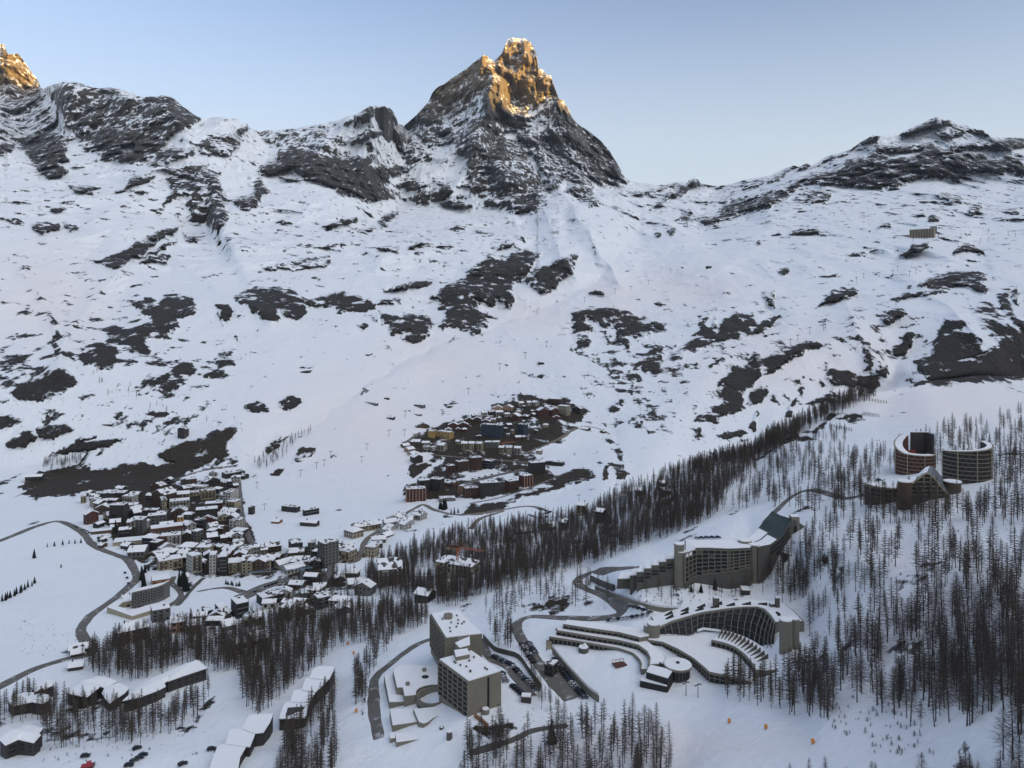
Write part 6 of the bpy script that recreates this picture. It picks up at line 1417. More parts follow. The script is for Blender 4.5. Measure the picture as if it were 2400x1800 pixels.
ORD = ['leftmost','second from the left','third from the left','fourth from the left','fifth from the left','sixth from the left','seventh from the left','eighth from the left','ninth from the left','tenth from the left','eleventh from the left','twelfth from the left']
def roof_word(k): return {'f': 'flat snowy roof', 'g': 'pitched snowy roof', 'x': 'gable-fronted snowy roof', 'h': 'hipped snowy roof'}[k]
specs = []
for ln in HOUSES.strip().split('\n'):
    p = ln.split(); ox, oy, s = TC[p[0]]; v = [float(a) for a in p[1:5]]; x0, x1, yb, ye = ox+v[0]/s, ox+v[1]/s, oy+v[2]/s, oy+v[3]/s
    specs.append(dict(x0=x0, x1=x1, yb=yb, ye=ye, k=p[5], w=p[6], d=float(p[7]), a=float(p[8]), crop=p[0]))
# smaller houses closing the gaps of the town and of the upper village
rf_ = random.Random(77)
def fill(poly, n, wr, hr, walls, crop_):
    xs = [p[0] for p in poly]; ys = [p[1] for p in poly]; k = t = 0
    while k < n and t < 6000:
        t += 1; x, y = rf_.uniform(min(xs), max(xs)), rf_.uniform(min(ys), max(ys)); f = (y-702)/500; w = rf_.uniform(*wr)*f; h = rf_.uniform(*hr)*f
        if not inside((x, y), poly) or any(abs((q['x0']+q['x1'])/2-x) < (q['x1']-q['x0']+w)*.42 and abs(q['yb']-y) < 6.5 for q in specs): continue
        if any(abs(px_-x) < w*.5+7 and abs(py_-y) < 6 for px_, py_ in ROADPX): continue
        specs.append(dict(x0=x-w/2, x1=x+w/2, yb=y, ye=y-h, k=rf_.choice('ggfxh'), w=rf_.choice(walls), d=rf_.uniform(9, 13), a=rf_.uniform(-10, 14), crop=crop_)); k += 1
ROADPX = [(201,1503),(190,1484),(193,1468),(209,1446),(230,1430),(271,1401),(304,1374),(320,1355),(312,1330),(298,1311),(271,1300),(236,1287),(214,1273),(561,1143),(562,1155),(562,1170),(564,1190),(567,1209),(571,1225),(575,1240),(582,1255),(589,1268),(858,1266),(848,1291),(837,1313),(887,1244),(872,1255),(580,1394),(600,1388),(625,1373),(650,1365),(681,1357),(688,1372),(683,1398),(402,1367),(422,1386),(421,1402),(448,1383),(467,1363)]
fill([(190,1165),(300,1150),(430,1128),(552,1105),(552,1200),(575,1275),(600,1300),(680,1290),(760,1300),(860,1300),(850,1330),(760,1335),(700,1345),(600,1350),(470,1345),(390,1340),(330,1320),(290,1290),(225,1240)], 66, (17,36), (7,17), 'cwdbbsdk', 'T2')
fill([(690,1380),(770,1345),(850,1340),(880,1400),(860,1440),(740,1450),(600,1480),(440,1480),(390,1450),(440,1440),(600,1420)], 16, (22,36), (9,15), 'cdbws', 'T4')
fill([(1000,1010),(1080,985),(1180,950),(1300,950),(1340,975),(1280,1010),(1240,1040),(1100,1060),(960,1050),(950,1030)], 26, (14,26), (8,14), 'bdrcsb', 'V1')
fill([(860,1250),(930,1215),(960,1225),(900,1270),(880,1300)], 7, (22,34), (8,12), 'bdwc', 'T4')
def area(s):
    x = (s['x0']+s['x1'])/2; y = s['yb']
    if s['crop'] in ('V1', 'V2') or (s['crop'] == 'V3' and y < 1185): return 'the upper village'
    if s['crop'] == 'L7': return 'the lower left among the larches'
    if s['crop'] == 'H8': return 'the wood left of the slab blocks'
    if s['crop'] == 'R0': return None
    if s['crop'] == 'T4' or s['crop'] == 'V3': return 'the right half of the town'
    return 'the left half of the town'
AR = {}
for s in specs: AR.setdefault(area(s), []).append(s)
ROWW = ['back row', 'second row', 'third row', 'fourth row', 'fifth row', 'sixth row', 'seventh row', 'eighth row', 'ninth row', 'tenth row', 'eleventh row', 'twelfth row', 'front row']
AW = {'the upper village': 'of upper village', 'the lower left among the larches': 'among the lower left larches', 'the wood left of the slab blocks': 'of the wood left of slab blocks', 'the right half of the town': 'of the town, right half', 'the left half of the town': 'of the town, left half'}
for a, L in AR.items():
    if a is None: continue
    L.sort(key=lambda s: s['yb']); n = 12; rows = [L[i:i+n] for i in range(0, len(L), n)]
    for ri, r in enumerate(rows):
        r.sort(key=lambda s: s['x0']+s['x1'])
        for i, s in enumerate(r): s['label'] = '%s %s house, %s in %s %s' % (WORD[s['w']], {'f': 'flat-roofed', 'g': 'pitched-roof', 'x': 'gable-fronted', 'h': 'hip-roofed'}[s['k']], ORD[i].replace('from the left', 'from left'), ROWW[ri], AW[a])
R0L = ['dark chalet alone on the snow above the bare earth slope','low dark hut among trees left of the bare earth slope','grey lift station halfway up the wide piste','dark lift station at the foot of the wide piste','large pale lift station on the high plateau at the right','small white hall behind the high plateau station','brown chalet alone on the snow right of the village','little dark chalet at the edge of the ridge wood','low brown chalet just below the little dark one','long thin open shelter on the piste','cream chalet with pylon beside it below the village','black-roofed lift building at the edge of the ridge wood','snow-covered lodge in the wood below the town, left one','snow-covered lodge in the wood below the town, right one','low snow-topped shed beside the main road','small glazed pavilion between the two car parks','low dark shed at the end of the car park','low wall building behind the hull hotel','snowy hut on the practice slope near the town','tiny hut left of the village beside the piste','low white annex of the high plateau station','tiny dark barn on the left snow slope','dark shelter on the far snow dome','tiny barn among trees above the village','tiny dark hut high on the wide piste']
for s, l in zip(AR[None], R0L): s['label'] = l
def patchy():
    m = simple('patchy_roof_snow', (.83, .83, .84), .85); t = m.node_tree; b = t.nodes['Principled BSDF']; g = t.nodes.new('ShaderNodeNewGeometry'); n = t.nodes.new('ShaderNodeTexNoise'); n.inputs['Scale'].default_value = .22; n.inputs['Detail'].default_value = 5
    r = t.nodes.new('ShaderNodeMapRange'); x = t.nodes.new('ShaderNodeMixRGB'); x.inputs[1].default_value = (.83, .83, .84, 1); x.inputs[2].default_value = (.07, .06, .055, 1)
    for i, v in enumerate((.545, .58, 0, 1)): r.inputs[i+1].default_value = v
    t.links.new(g.outputs['Position'], n.inputs['Vector']); t.links.new(n.outputs['Fac'], r.inputs['Value']); t.links.new(r.outputs[0], x.inputs[0]); t.links.new(x.outputs[0], b.inputs['Base Color']); return m
M['patchy'] = patchy(); SNOWK = ['snow']
def roof_parts(root, k, W, Dp, h, ov=.7):
    m = MB(); e = MB(); x0, x1, y0, y1 = -W/2-ov, W/2+ov, -ov, Dp+ov; t = .45
    if k == 'f':
        e.box(-W/2-.15, W/2+.15, -.15, Dp+.15, h, h+.35); m.box(-W/2+.1, W/2-.1, .1, Dp-.1, h+.35, h+.8)
        e.build('roof_edge', M['concrete_dark'], root); m.build('snow_cover', M[SNOWK[0]], root); return h+.8
    if k == 'g':
        r = h+Dp*.24; ym = Dp/2; pr = [(y0, h-.2), (ym, r), (y1, h-.2)]
        def shape(b, dz, th, xa, xb):
            A = [(xa, y, z+dz) for y, z in pr]; B = [(xb, y, z+dz) for y, z in pr]; u = th
            for i in (0, 1): b.face([A[i], B[i], B[i+1], A[i+1]]); b.face([(A[i+1][0], A[i+1][1], A[i+1][2]-u), (B[i+1][0], B[i+1][1], B[i+1][2]-u), (B[i][0], B[i][1], B[i][2]-u), (A[i][0], A[i][1], A[i][2]-u)])
            for Q in (A, B): b.face([Q[0], Q[1], Q[2], (Q[2][0], Q[2][1], Q[2][2]-u), (Q[1][0], Q[1][1], Q[1][2]-u), (Q[0][0], Q[0][1], Q[0][2]-u)])
            for i in (0, 2): b.face([A[i], B[i], (B[i][0], B[i][1], B[i][2]-u), (A[i][0], A[i][1], A[i][2]-u)])
        shape(e, 0, .3, x0, x1); shape(m, .45, .42, x0+.15, x1-.15); e.build('roof_edge', M['black'], root); m.build('snow_cover', M[SNOWK[0]], root)
        w = MB(); 
        for x in (-W/2, W/2): w.face([(x, 0, h), (x, Dp, h), (x, ym, r-.25)])
        return w
    if k == 'x':
        r = h+W*.24; pr = [(x0, h-.2), (0, r), (x1, h-.2)]
        def shape(b, dz, u, ya, yb):
            A = [(x, ya, z+dz) for x, z in pr]; B = [(x, yb, z+dz) for x, z in pr]
            for i in (0, 1): b.face([A[i], A[i+1], B[i+1], B[i]]); b.face([(p[0], p[1], p[2]-u) for p in (B[i], B[i+1], A[i+1], A[i])])
            for Q in (A, B): b.face([Q[0], Q[1], Q[2], (Q[2][0], Q[2][1], Q[2][2]-u), (Q[1][0], Q[1][1], Q[1][2]-u), (Q[0][0], Q[0][1], Q[0][2]-u)])
            for i in (0, 2): b.face([A[i], B[i], (B[i][0], B[i][1], B[i][2]-u), (A[i][0], A[i][1], A[i][2]-u)])
        shape(e, 0, .3, y0, y1); shape(m, .45, .42, y0+.15, y1-.15); e.build('roof_edge', M['black'], root); m.build('snow_cover', M[SNOWK[0]], root)
        w = MB()
        for y in (0, Dp): w.face([(-W/2, y, h), (W/2, y, h), (0, y, r-.25)])
        return w
    r = h+min(W, Dp)*.24; i_ = min(W, Dp)*.42; cx0, cx1, cy0, cy1 = x0+i_, x1-i_, Dp/2-.3, Dp/2+.3
    if cx0 > cx1: cx0 = cx1 = 0
    for b, dz, s in ((e, 0, 0), (m, .42, .12)):
        B = [(x0+s, y0+s, h-.1+dz), (x1-s, y0+s, h-.1+dz), (x1-s, y1-s, h-.1+dz), (x0+s, y1-s, h-.1+dz)]; T = [(cx0, cy0, r+dz), (cx1, cy0, r+dz), (cx1, cy1, r+dz), (cx0, cy1, r+dz)]
        for i in range(4): j = (i+1) % 4; b.face([B[i], B[j], T[j], T[i]]); b.face([(B[i][0], B[i][1], B[i][2]-.35), (B[j][0], B[j][1], B[j][2]-.35), B[j], B[i]])
        b.face(T); b.face([(p[0], p[1], p[2]-.35) for p in B[::-1]])
    e.build('roof_edge', M['black'], root); m.build('snow_cover', M[SNOWK[0]], root); return None
_p = MB(); _p.box(-.5, .5, 0, 1.1, 0, .22); _p.box(-.5, .5, 0, .12, .22, .95); 
BALC = {}
def balc(wk):
    if wk not in BALC:
        m = MB(); m.box(-.5, .5, -1.1, 0, 0, .2); m.box(-.5, .5, -1.1, -1.0, .2, 1.0); BALC[wk] = m.mesh('balcony_shape', [M[wk]])
    return BALC[wk]
NAMEOF = {'f': 'flat_roofed_house', 'g': 'house', 'x': 'chalet', 'h': 'hip_roofed_house'}
rh = random.Random(8); HC = {}
for si, s in enumerate(specs):
    xm = (s['x0']+s['x1'])/2; g = at(xm, s['yb']); D = g.y; Wp = (s['x1']-s['x0'])/F*D; h = max(2.4, (s['yb']-s['ye'])/F*D*.98)
    a = math.atan(math.tan(math.radians(s['a']*.75))*F/(s['yb']-HZ)); a = max(-.75, min(.85, a)); Dp = s['d']*(.8 if Wp < 14 else 1); Dp = min(Dp, Wp*.75/max(abs(math.sin(a)), .2)); sn_ = Dp*abs(math.sin(a))
    W = max(5, (Wp-sn_)/math.cos(a)); side_ = sn_/D*F
    cpx = s['x0']+side_ if a > 0 else s['x1']-side_; c0 = at(cpx, s['yb']); dx_ = Vector((math.cos(a), math.sin(a), 0)); g = c0+dx_*W/2*(1 if a > 0 else -1); g.z = c0.z
    nm = NAMEOF[s['k']] if s['crop'] not in ('L7',) else 'chalet'
    if 'station' in s['label'] or 'hall' in s['label']: nm = 'lift_station'
    elif any(w in s['label'] for w in ('hut', 'barn', 'shed', 'shelter')): nm = 'hut'
    o = empty(nm, g, a); tag(o, s['label'], nm.replace('_', ' ').replace('flat roofed ', '').replace('hip roofed ', '')); wk = 'wall_'+s['w']
    SNOWK[0] = 'patchy' if rh.random() < .45 else 'snow'; m = MB(); m.box(-W/2, W/2, 0, Dp, -7, h); w = roof_parts(o, s['k'], W, Dp, h)
    if isinstance(w, MB):
        for f, mi in zip(w.f, w.m): m.face([w.v[i] for i in f], 0)
    m.build('wall', M[wk], o)
    if h > 4.5:
        nz = max(1, min(7, int(h/2.9))); nx = max(2, min(9, int(W/3.6))); hh = (h-.5)/nz; big = s['w'] in 'kdr'
        col = s['w'] == 'r' and s['k'] == 'f'
        for j in range(nz):
            for i in range(nx):
                if rh.random() < .06: continue
                link_mesh('window', PANE, o, (-W/2+W*(i+.5)/nx, -.07, .5+hh*(j+.5)), 0, (W/nx*(.66 if big else .44), 1, hh*(.6 if big else .5)))
        ns = max(1, min(4, int(Dp/4))); side = -1 if a > 0 and xm > 1200 else (1 if xm < 1200 else -1)
        side = -1 if a > math.atan((xm-1200)/F) else 1
        for j in range(nz):
            for i in range(ns): link_mesh('window', PANE, o, (side*(W/2+.07), Dp*(i+.5)/ns, .5+hh*(j+.5)), math.pi/2, (Dp/ns*.42, 1, hh*.48))
        if s['w'] in 'cwbspoyk' and nz >= 2 and (si % 3 != 1 or s['w'] == 'k'):
            bw = {'c': 'wall_b', 'w': 'wall_b', 'b': 'wall_b', 's': 'wall_s', 'p': 'wall_b', 'o': 'wall_b', 'y': 'wall_c', 'k': 'wall_s'}[s['w']]
            full = s['w'] in 'kbs' or si % 2
            for j in range(1, nz):
                for q in ([0] if full else [-1, 1]): link_mesh('balcony', balc(bw), o, (q*W*.27, -.08, .35+hh*j), 0, (W*(.92 if full else .36), 1, 1))
        if col:
            fm = MB()
            for i in range(nx+1): x = -W/2+W*i/nx; fm.box(x-.35, x+.35, -.9, -.02, -3, h+.2)
            fm.build('pilasters', M['wall_b' if si % 2 else 'wall_p'], o)
        if s['w'] == 'c' and s['k'] == 'h':
            fm = MB()
            for i in range(nx+1): x = -W/2+W*i/nx; fm.box(x-.3, x+.3, -.6, -.02, -1, h)
            fm.build('pilasters', M['wall_w'], o)
    if s['k'] != 'f':
        q = MB(); cx = W*rh.uniform(-.3, .3); cy = Dp*rh.uniform(.35, .65); zt = h+min(W, Dp)*.24; q.box(cx-.45, cx+.45, cy-.45, cy+.45, h, zt+1.5); q.box(cx-.6, cx+.6, cy-.6, cy+.6, zt+1.5, zt+1.75); q.build('chimney', M['concrete_dark'], o)
    elif W > 8 and h > 5:
        for _ in range(rh.choice((1, 2, 3))):
            q = MB(); cx = W*rh.uniform(-.38, .38); cy = Dp*rh.uniform(.3, .8); q.box(cx-.9, cx+.9, cy-.8, cy+.8, h+.3, h+2.0); q.box(cx-.95, cx+.95, cy-.85, cy+.85, h+2.0, h+2.3, 1); q.build('roof_box', [M['concrete_dark'], M['snow']], o)
    HC[si] = o
# special touches
def find(crop_, x0, k=None):
    for i, s in enumerate(specs):
        if s['crop'] == crop_ and abs(s['x0']-x0) < .6: return HC[i], s
ox, oy, sc = TC['T1']; o, s = find('T1', ox+1400/sc); m = MB(); W = (s['x1']-s['x0'])/F*o.location.y*.93; h = (s['yb']-s['ye'])/F*o.location.y; m.box(-W/2, W/2, -.5, -.1, h-2.8, h-.1); m.build('red_attic_band', M['wall_r'], o)
o, s = find('T1', ox+1600/sc); W = (s['x1']-s['x0'])/F*o.location.y*.93; h = (s['yb']-s['ye'])/F*o.location.y; m = MB(); m.box(-W/2, -W/6, -.5, -.12, h-6, h-.3); m.build('red_panel', M['wall_r'], o)
# curved grey hotel with chequered windows
o = empty('curved_hotel', at(*crop(250, 1260, 6.32)(600, 1060))); tag(o, 'pale grey curved hotel slab with a chequer of small windows above a low ring building', 'hotel'); o0 = o.location; K9 = crop(250, 1260, 6.32)
zt = (HZ-K9(370, 820)[1])/F*at(*K9(380, 1050)).y; top = local(plan(K9, [(370,815),(500,785),(640,755),(760,725),(845,690)], zt), o0); bk_ = [(p[0]+1.5, p[1]+9) for p in top[::-1]]
m = MB(); m.prism(top+bk_, -4, zt-o0.z); m.build('wall', M['wall_s'], o); m = MB(); c = Vector((sum(p[0] for p in top+bk_)/10, sum(p[1] for p in top+bk_)/10)); m.prism([tuple(c+(Vector(p)-c)*.97) for p in top+bk_], zt-o0.z, zt-o0.z+.6); m.build('snow_cover', M['snow'], o)
fr = resample(top, 13)
for i in range(13):
    for j in range(8):
        if (i+j) % 2: continue
        a, b = Vector(fr[i]), Vector(fr[i+1]); d = (b-a).normalized(); p = (a+b)/2+Vector((d.y, -d.x))*.08; link_mesh('window', PANE, o, (p.x, p.y, 2.5+(zt-o0.z-4)*j/7.5), math.atan2(d.y, d.x), ((b-a).length*.62, 1, 1.15))
g, zz = rise(K9(380,1210), K9(380,1150)); q = local(plan(K9, [(5,1030),(380,1165),(880,1010),(860,960),(600,1010),(430,1060),(300,1110),(300,1060),(160,1020),(240,960),(380,930),(330,860)], zz), o0); m = MB(); m.prism(q, -7, zz-o0.z); m.build('low_ring', M['wall_c'], o); m = MB(); m.prism(q, zz-o0.z, zz-o0.z+.4); m.build('ring_snow', M['snow'], o)
# ---------------------------------------------------------------- lift pylons
def pylon_mesh():
    m = MB(); m.cyl(0, 0, .45, -1.5, 12, 8, r1=.28); a = m.mesh('mast', [M['metal']]); m = MB(); m.box(-3.6, 3.6, -.3, .3, 11.6, 12.2); m.box(-3.5, -3.1, -1.8, 1.8, 11.2, 11.6); m.box(3.1, 3.5, -1.8, 1.8, 11.2, 11.6); m.box(-.9, .9, -.2, .2, 12.2, 13); return a, m.mesh('crossarm', [M['metal']])
PM, PA = pylon_mesh()
NTH = ['first','second','third','fourth','fifth','sixth','seventh','eighth','ninth','tenth','eleventh','twelfth','thirteenth','fourteenth','fifteenth','sixteenth','seventeenth','eighteenth','nineteenth','twentieth']
PYL = {'the long chairlift left of the village': [(705,1117),(742,1099),(760,1093),(775,1073),(848,1085),(860,1055),(912,1023),(948,1022),(950,978),(1036,975),(1098,925),(1171,867),(1231,841),(1281,815),(1370,708),(1442,688),(1478,682),(1520,667),(1572,640)],
 'the lift below the ridge wood': [(1357,1175),(1445,1150),(1555,1112),(1280,1224)],
 'the line on the high plateau': [(2007,662),(2024,652),(2060,650),(2092,645),(2104,635),(2132,648),(2147,642),(2140,568),(2200,560),(2253,558),(2298,568),(2317,566),(2317,545),(2363,552),(2380,556),(2275,552)],
 'the line over the right hand knoll': [(1853,810),(1870,800),(1898,782),(1930,775),(1934,775),(2100,715)],
 'the drag lift on the left valley side': [(485,955),(602,1145),(620,1196)],
 'the hotel drag lift': [(1608,1630),(1636,1635),(2180,1520)]}
for line, L in PYL.items():
    for i, (x, y) in enumerate(sorted(L, key=lambda p: -p[1])):
        g = at(x, y); k = min(1.25, max(.55, g.y/1500)); r = empty('lift_pylon', g, .5); r.scale = (k, k, k); tag(r, 'grey T-shaped pylon, %s counted uphill along %s' % (NTH[i], line), 'lift pylon', 'pylons of '+line); link_mesh('mast', PM, r); link_mesh('crossarm', PA, r)
# snow fences
def fence(a, b, n, label):
    A, B = at(*a), at(*b); o = empty('avalanche_fence', A); tag(o, label, 'snow fence'); m = MB(); p_ = MB()
    for k in range(n+1):
        q = A.lerp(B, k/n); q.z = gz(q.x, q.y); q -= A; p_.bar(q, q+Vector((0, 0, 3.6)), .35)
        if k: m.bar(prev+Vector((0, 0, 3.2)), q+Vector((0, 0, 3.2)), .25); m.bar(prev+Vector((0, 0, 2.0)), q+Vector((0, 0, 2.0)), .2); m.bar(prev+Vector((0, 0, .9)), q+Vector((0, 0, .9)), .2)
        prev = q
    p_.build('posts', M['metal'], o); m.build('rails', M['metal'], o)
fence((1985,942),(2078,946),14,'upper snow fence on the bare shoulder'); fence((2022,973),(2060,978),8,'short middle snow fence on the bare shoulder'); fence((1944,1001),(1996,1011),9,'lower snow fence on the bare shoulder')
for i, (x, y, w) in enumerate(((1326,758,20),(1315,772,20),(1308,786,18),(1336,736,16),(1344,724,14))): fence((x,y),(x+w,y),5,'%s snow fence of the stack beside the brown rock' % ('topmost of three lower', 'middle of three lower', 'lowest', 'second highest', 'highest')[i])
# tower cranes
def crane(x, y, H, jib, back, rz, mat, label):
    g = at(x, y); o = empty('tower_crane', g, rz); tag(o, label, 'crane'); m = MB(); w = .7
    for sx in (-w, w):
        for sy in (-w, w): m.bar((sx, sy, -1), (sx, sy, H), .25)
    for k in range(int(H/2)):
        z = k*2; m.bar((-w, -w, z), (w, -w, z+2), .14); m.bar((w, -w, z), (w, w, z+2), .14); m.bar((-w, w, z), (-w, -w, z+2), .14)
    m.build('mast', mat, o); m = MB(); m.bar((-back, 0, H), (jib, 0, H), .4); m.bar((-back, 0, H), (0, 0, H+5), .2); m.bar((0, 0, H+1.6), (jib, 0, H+.6), .3); m.bar((0, 0, H+5), (jib*.7, 0, H+1), .15)
    for k in range(int(jib/2)): m.bar((k*2, 0, H), (k*2+1, 0, H+1.4), .12)
    m.build('jib', mat, o); m = MB(); m.box(-back-1, -back+1.6, -.8, .8, H-2.2, H); m.build('counterweight', M['concrete'], o); m = MB(); m.box(.7, 2.4, -.8, .8, H-2, H-.1); m.build('cab', mat, o)
crane(707,1405, 26, 9, 44, math.radians(14), simple('pale_blue_crane_paint', (.20, .30, .36), .5, .1), 'pale blue tower crane standing in the middle of the town')
crane(1072,1352, 24, 24, 9, math.radians(-18), M['rust'], 'orange tower crane behind the cream hipped house in the wood')
crane(1178,1062, 16, 18, 7, math.radians(10), M['rust'], 'thin orange crane in the upper village')
# red fence of the ski school meadow, orange cushions on pistes
o = empty('safety_net', at(788,1420)); tag(o, 'long low red safety net on the snow below the town', 'net'); m = MB(); n_ = MB(); A = at(788,1420); B = at(876,1422)
for k in range(15):
    q = A.lerp(B, k/14); q.z = gz(q.x, q.y); q -= A; n_.bar(q, q+Vector((0, 0, 3.4)), .2)
    if k: m.bar(pr_+Vector((0, 0, 3.2)), q+Vector((0, 0, 3.2)), .22); m.bar(pr_+Vector((0, 0, .5)), q+Vector((0, 0, .5)), .22)
    pr_ = q
RED = simple('red_net', (.36, .05, .06), .7); n_.build('posts', RED, o); m.build('cords', RED, o)
ORG = simple('orange_cover', (.62, .24, .04), .7)
for (x, y, l) in ((835,1670,'orange snow gun cover on the piste left of the service road'),(829,1534,'orange snow gun cover under the trees by the piste'),(815,1511,'small orange snow gun cover at the upper end of the near piste'),(1709,1695,'orange marker on the lower piste, farthest left of three'),(1795,1709,'orange marker on the lower piste, middle of three'),(1905,1744,'orange marker on the lower piste, farthest right of three')):
    o = empty('snow_gun', at(x, y)); tag(o, l, 'snow gun'); m = MB(); m.cyl(0, 0, .55, .3, 1.5, 10, r1=.85); m.cyl(0, 0, .85, 1.5, 2.2, 10, r1=.3); m.build('cover', ORG, o); m = MB()
    for t in (0, 2.1, 4.2): m.bar((0, 0, .6), (1.1*math.cos(t), 1.1*math.sin(t), -.1), .1)
    m.build('tripod', M['metal'], o)
# ---------------------------------------------------------------- cars
CARC = {'black': (.012, .012, .014), 'white': (.55, .55, .56), 'silver': (.26, .27, .29), 'dark blue': (.015, .025, .06), 'red': (.25, .02, .02), 'grey': (.09, .095, .10)}
CM = {}
def car_meshes(c):
    if c in CM: return CM[c]
    pm, t, b = new_mat('car_paint_'+c.replace(' ', '_')); b.inputs['Base Color'].default_value = (*CARC[c], 1); b.inputs['Roughness'].default_value = .35
    m = MB(); prof = [(-2.1, .35), (2.1, .35), (2.15, .75), (1.25, .95), (-2.05, .98), (-2.15, .7)]
    def ext(m, prof, w0, mi=0, w1=None):
        n = len(prof); A = [(x, -w0, z) for x, z in prof]; B = [(x, w0, z) for x, z in prof]; m.face(A, mi); m.face(B[::-1], mi)
        for i in range(n): j = (i+1) % n; m.face([A[j], A[i], B[i], B[j]], mi)
    ext(m, prof, .88); body = m.mesh('car_body', [pm]); m = MB(); ext(m, [(1.2, .96), (.45, 1.45), (-1.35, 1.45), (-1.95, .99)], .78); cab = m.mesh('car_cabin', [M['glass']])
    m = MB(); ext(m, [(.4, 1.452), (.35, 1.53), (-1.25, 1.53), (-1.3, 1.452)], .74); rf = m.mesh('car_roof', [pm])
    m = MB(); n = 10; A = [(.33*math.cos(2*math.pi*k/n), -.11, .33*math.sin(2*math.pi*k/n)) for k in range(n)]; B = [(x, .11, z) for x, y, z in A]; m.face(A); m.face(B[::-1])
    for i in range(n): j = (i+1) % n; m.face([A[j], A[i], B[i], B[j]])
    wh = m.mesh('car_wheel', [M['black']]); CM[c] = (body, cab, rf, wh); return CM[c]
rc = random.Random(21)
def car(p, rz, c, label, group, sc=1.0):
    b, k, r, w = car_meshes(c); o = empty('parked_car', (p.x, p.y, gz(p.x, p.y)+.32), rz); o.scale = (sc, sc, sc); tag(o, label, 'car', group); link_mesh('body', b, o); link_mesh('cabin', k, o); link_mesh('roof', r, o)
    for x in (-1.3, 1.3):
        for y in (-.82, .82): link_mesh('wheel', w, o, (x, y, .33))
NTH = ['first','second','third','fourth','fifth','sixth','seventh','eighth','ninth','tenth','eleventh','twelfth','thirteenth','fourteenth','fifteenth','sixteenth','seventeenth','eighteenth','nineteenth','twentieth']
def row(pts, n, turn, where, group, cols_=('black','dark blue','grey','silver','black','white')):
    L = [at(*p) for p in smooth_line(pts, 8)]
    fr = resample(L, n)
    for k in range(n):
        a, b = Vector(fr[k]), Vector(fr[k+1]); d = b-a; p = (a+b)/2; c = rc.choice(cols_); car(Vector((p.x, p.y, 0)), math.atan2(d.y, d.x)+math.radians(turn)+rc.uniform(-.05, .05), c, ' '.join(('%s car, %s %s' % (c, NTH[k], where)).split()[:16]), group)
row([(1298,1546),(1316,1572),(1340,1602),(1372,1640)], 17, 70, 'from the top of the row under the railed wall', 'cars under the railed wall')
row([(1152,1538),(1175,1549),(1200,1562),(1226,1590),(1262,1622)], 19, 80, 'from the left in the row below the bent dark wall', 'cars below the dark wall')
row([(1222,1512),(1238,1536),(1252,1558)], 8, 80, 'from the top of the row beside the hotel road', 'cars beside the hotel road')
row([(1238,1508),(1256,1536)], 6, 80, 'from the top of the inner row beside the hotel road', 'inner cars beside the hotel road', ('white','black','silver','grey'))
row([(1200,1608),(1232,1636)], 5, 78, 'from the left in the short row on the snow below the slab block', 'cars on the snow below the block', ('black',))
row([(1176,1578),(1186,1602)], 4, 80, 'from the top beside the slab block wall', 'cars beside the slab block', ('white','silver','black'))
row([(1470,1422),(1500,1430),(1530,1440)], 6, 60, 'from the left in the upper row behind the hotel', 'upper cars behind the hotel')
row([(1420,1456),(1455,1452),(1500,1446),(1524,1440)], 9, 75, 'from the left in the lower row behind the hotel', 'lower cars behind the hotel')
row([(1628,1264),(1660,1262),(1690,1262)], 5, 40, 'from the left behind the long block', 'cars behind the long block')
row([(300,1430),(302,1380),(296,1350),(290,1338)], 7, 8, 'from the bottom along the town road', 'cars along the town road')
row([(168,1232),(195,1243),(214,1252)], 6, 70, 'from the left at the town entrance', 'cars at the town entrance')
row([(594,1390),(625,1376),(652,1366)], 7, 20, 'from the left on the town square', 'cars on the town square')
row([(600,1406),(640,1392),(668,1378)], 6, 70, 'from the left on the lower edge of the town square', 'cars on the lower edge of the square')
row([(1255,1190),(1278,1198),(1295,1202)], 5, 60, 'from the left in the village car park', 'cars in the village car park')
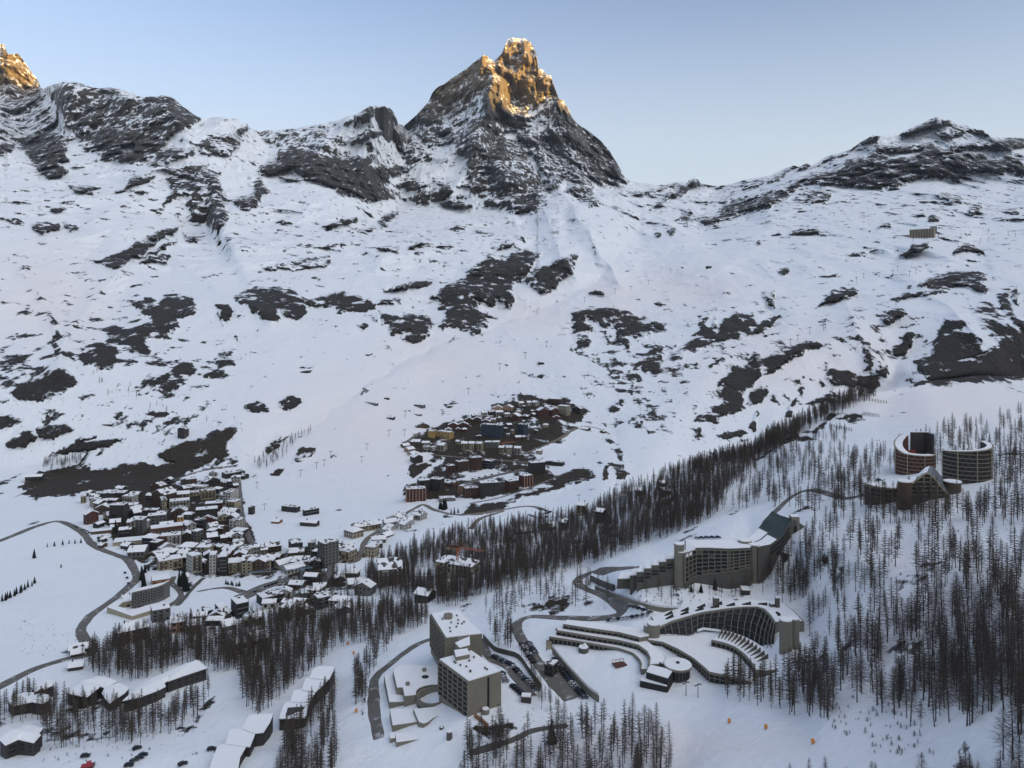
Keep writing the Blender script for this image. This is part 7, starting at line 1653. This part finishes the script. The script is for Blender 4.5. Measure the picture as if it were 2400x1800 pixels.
row([(1240,1208),(1262,1216),(1290,1212)], 5, 30, 'from the left in the lower village car park', 'cars in the lower village car park')
row([(1100,1126),(1150,1114),(1210,1102)], 7, 10, 'from the left on the parking strip of the upper village', 'cars on the village strip')
for x, y, c, l in ((321,1757,'black','black car alone on the snow above the group of dark cars'),(335,1773,'black','black car, uppermost of the group at the bottom edge'),(326,1780,'dark blue','dark blue car in the middle of the group at the bottom edge'),(315,1786,'grey','grey car, third of the group at the bottom edge'),(302,1797,'black','black car, lowest of the group at the bottom edge'),(200,1775,'black','small black car left of the dark group'),(428,1794,'black','black car near the snowy lodge roof'),(496,1759,'black','black car beside the stepped lodge'),(1310,1480,'white','white van parked at the bend left of the hotel'),(1386,1453,'white','white van behind the terraced hotel'),(2060,1128,'dark blue','dark blue car on the road to the round towers'),(2040,1136,'black','black car lower on the road to the round towers')):
    car(at(x, y), rc.uniform(.2, .9), c, l, None, 1.1)
o = empty('snow_groomer', at(204,1800), .3); tag(o, 'red snow groomer at the bottom edge of the picture', 'snow groomer'); m = MB(); m.box(-2.6, 2.6, -1.5, 1.5, .8, 1.6); m.box(-.2, 1.8, -1.1, 1.1, 1.6, 2.9); m.build('body', RED, o); m = MB(); m.box(-2.9, 2.7, -2.2, -1.4, 0, 1); m.box(-2.9, 2.7, 1.4, 2.2, 0, 1); m.build('tracks', M['black'], o); m = MB(); m.box(2.8, 3.3, -2.4, 2.4, .2, 1.3); m.build('blade', M['metal'], o)
# ---------------------------------------------------------------- air
def haze():
    m = bpy.data.materials.new('valley_air'); m.use_nodes = True; t = m.node_tree; t.nodes.clear(); o = t.nodes.new('ShaderNodeOutputMaterial'); v = t.nodes.new('ShaderNodeVolumePrincipled')
    v.inputs['Color'].default_value = (.80, .88, 1, 1); v.inputs['Density'].default_value = 1.1e-5; v.inputs['Anisotropy'].default_value = .0; t.links.new(v.outputs[0], o.inputs['Volume'])
    b = MB(); b.box(-14000, 15500, -9000, 16000, -1200, 3200); h = b.build('haze', m); h['kind'] = 'stuff'; h.display_type = 'WIRE'
haze()
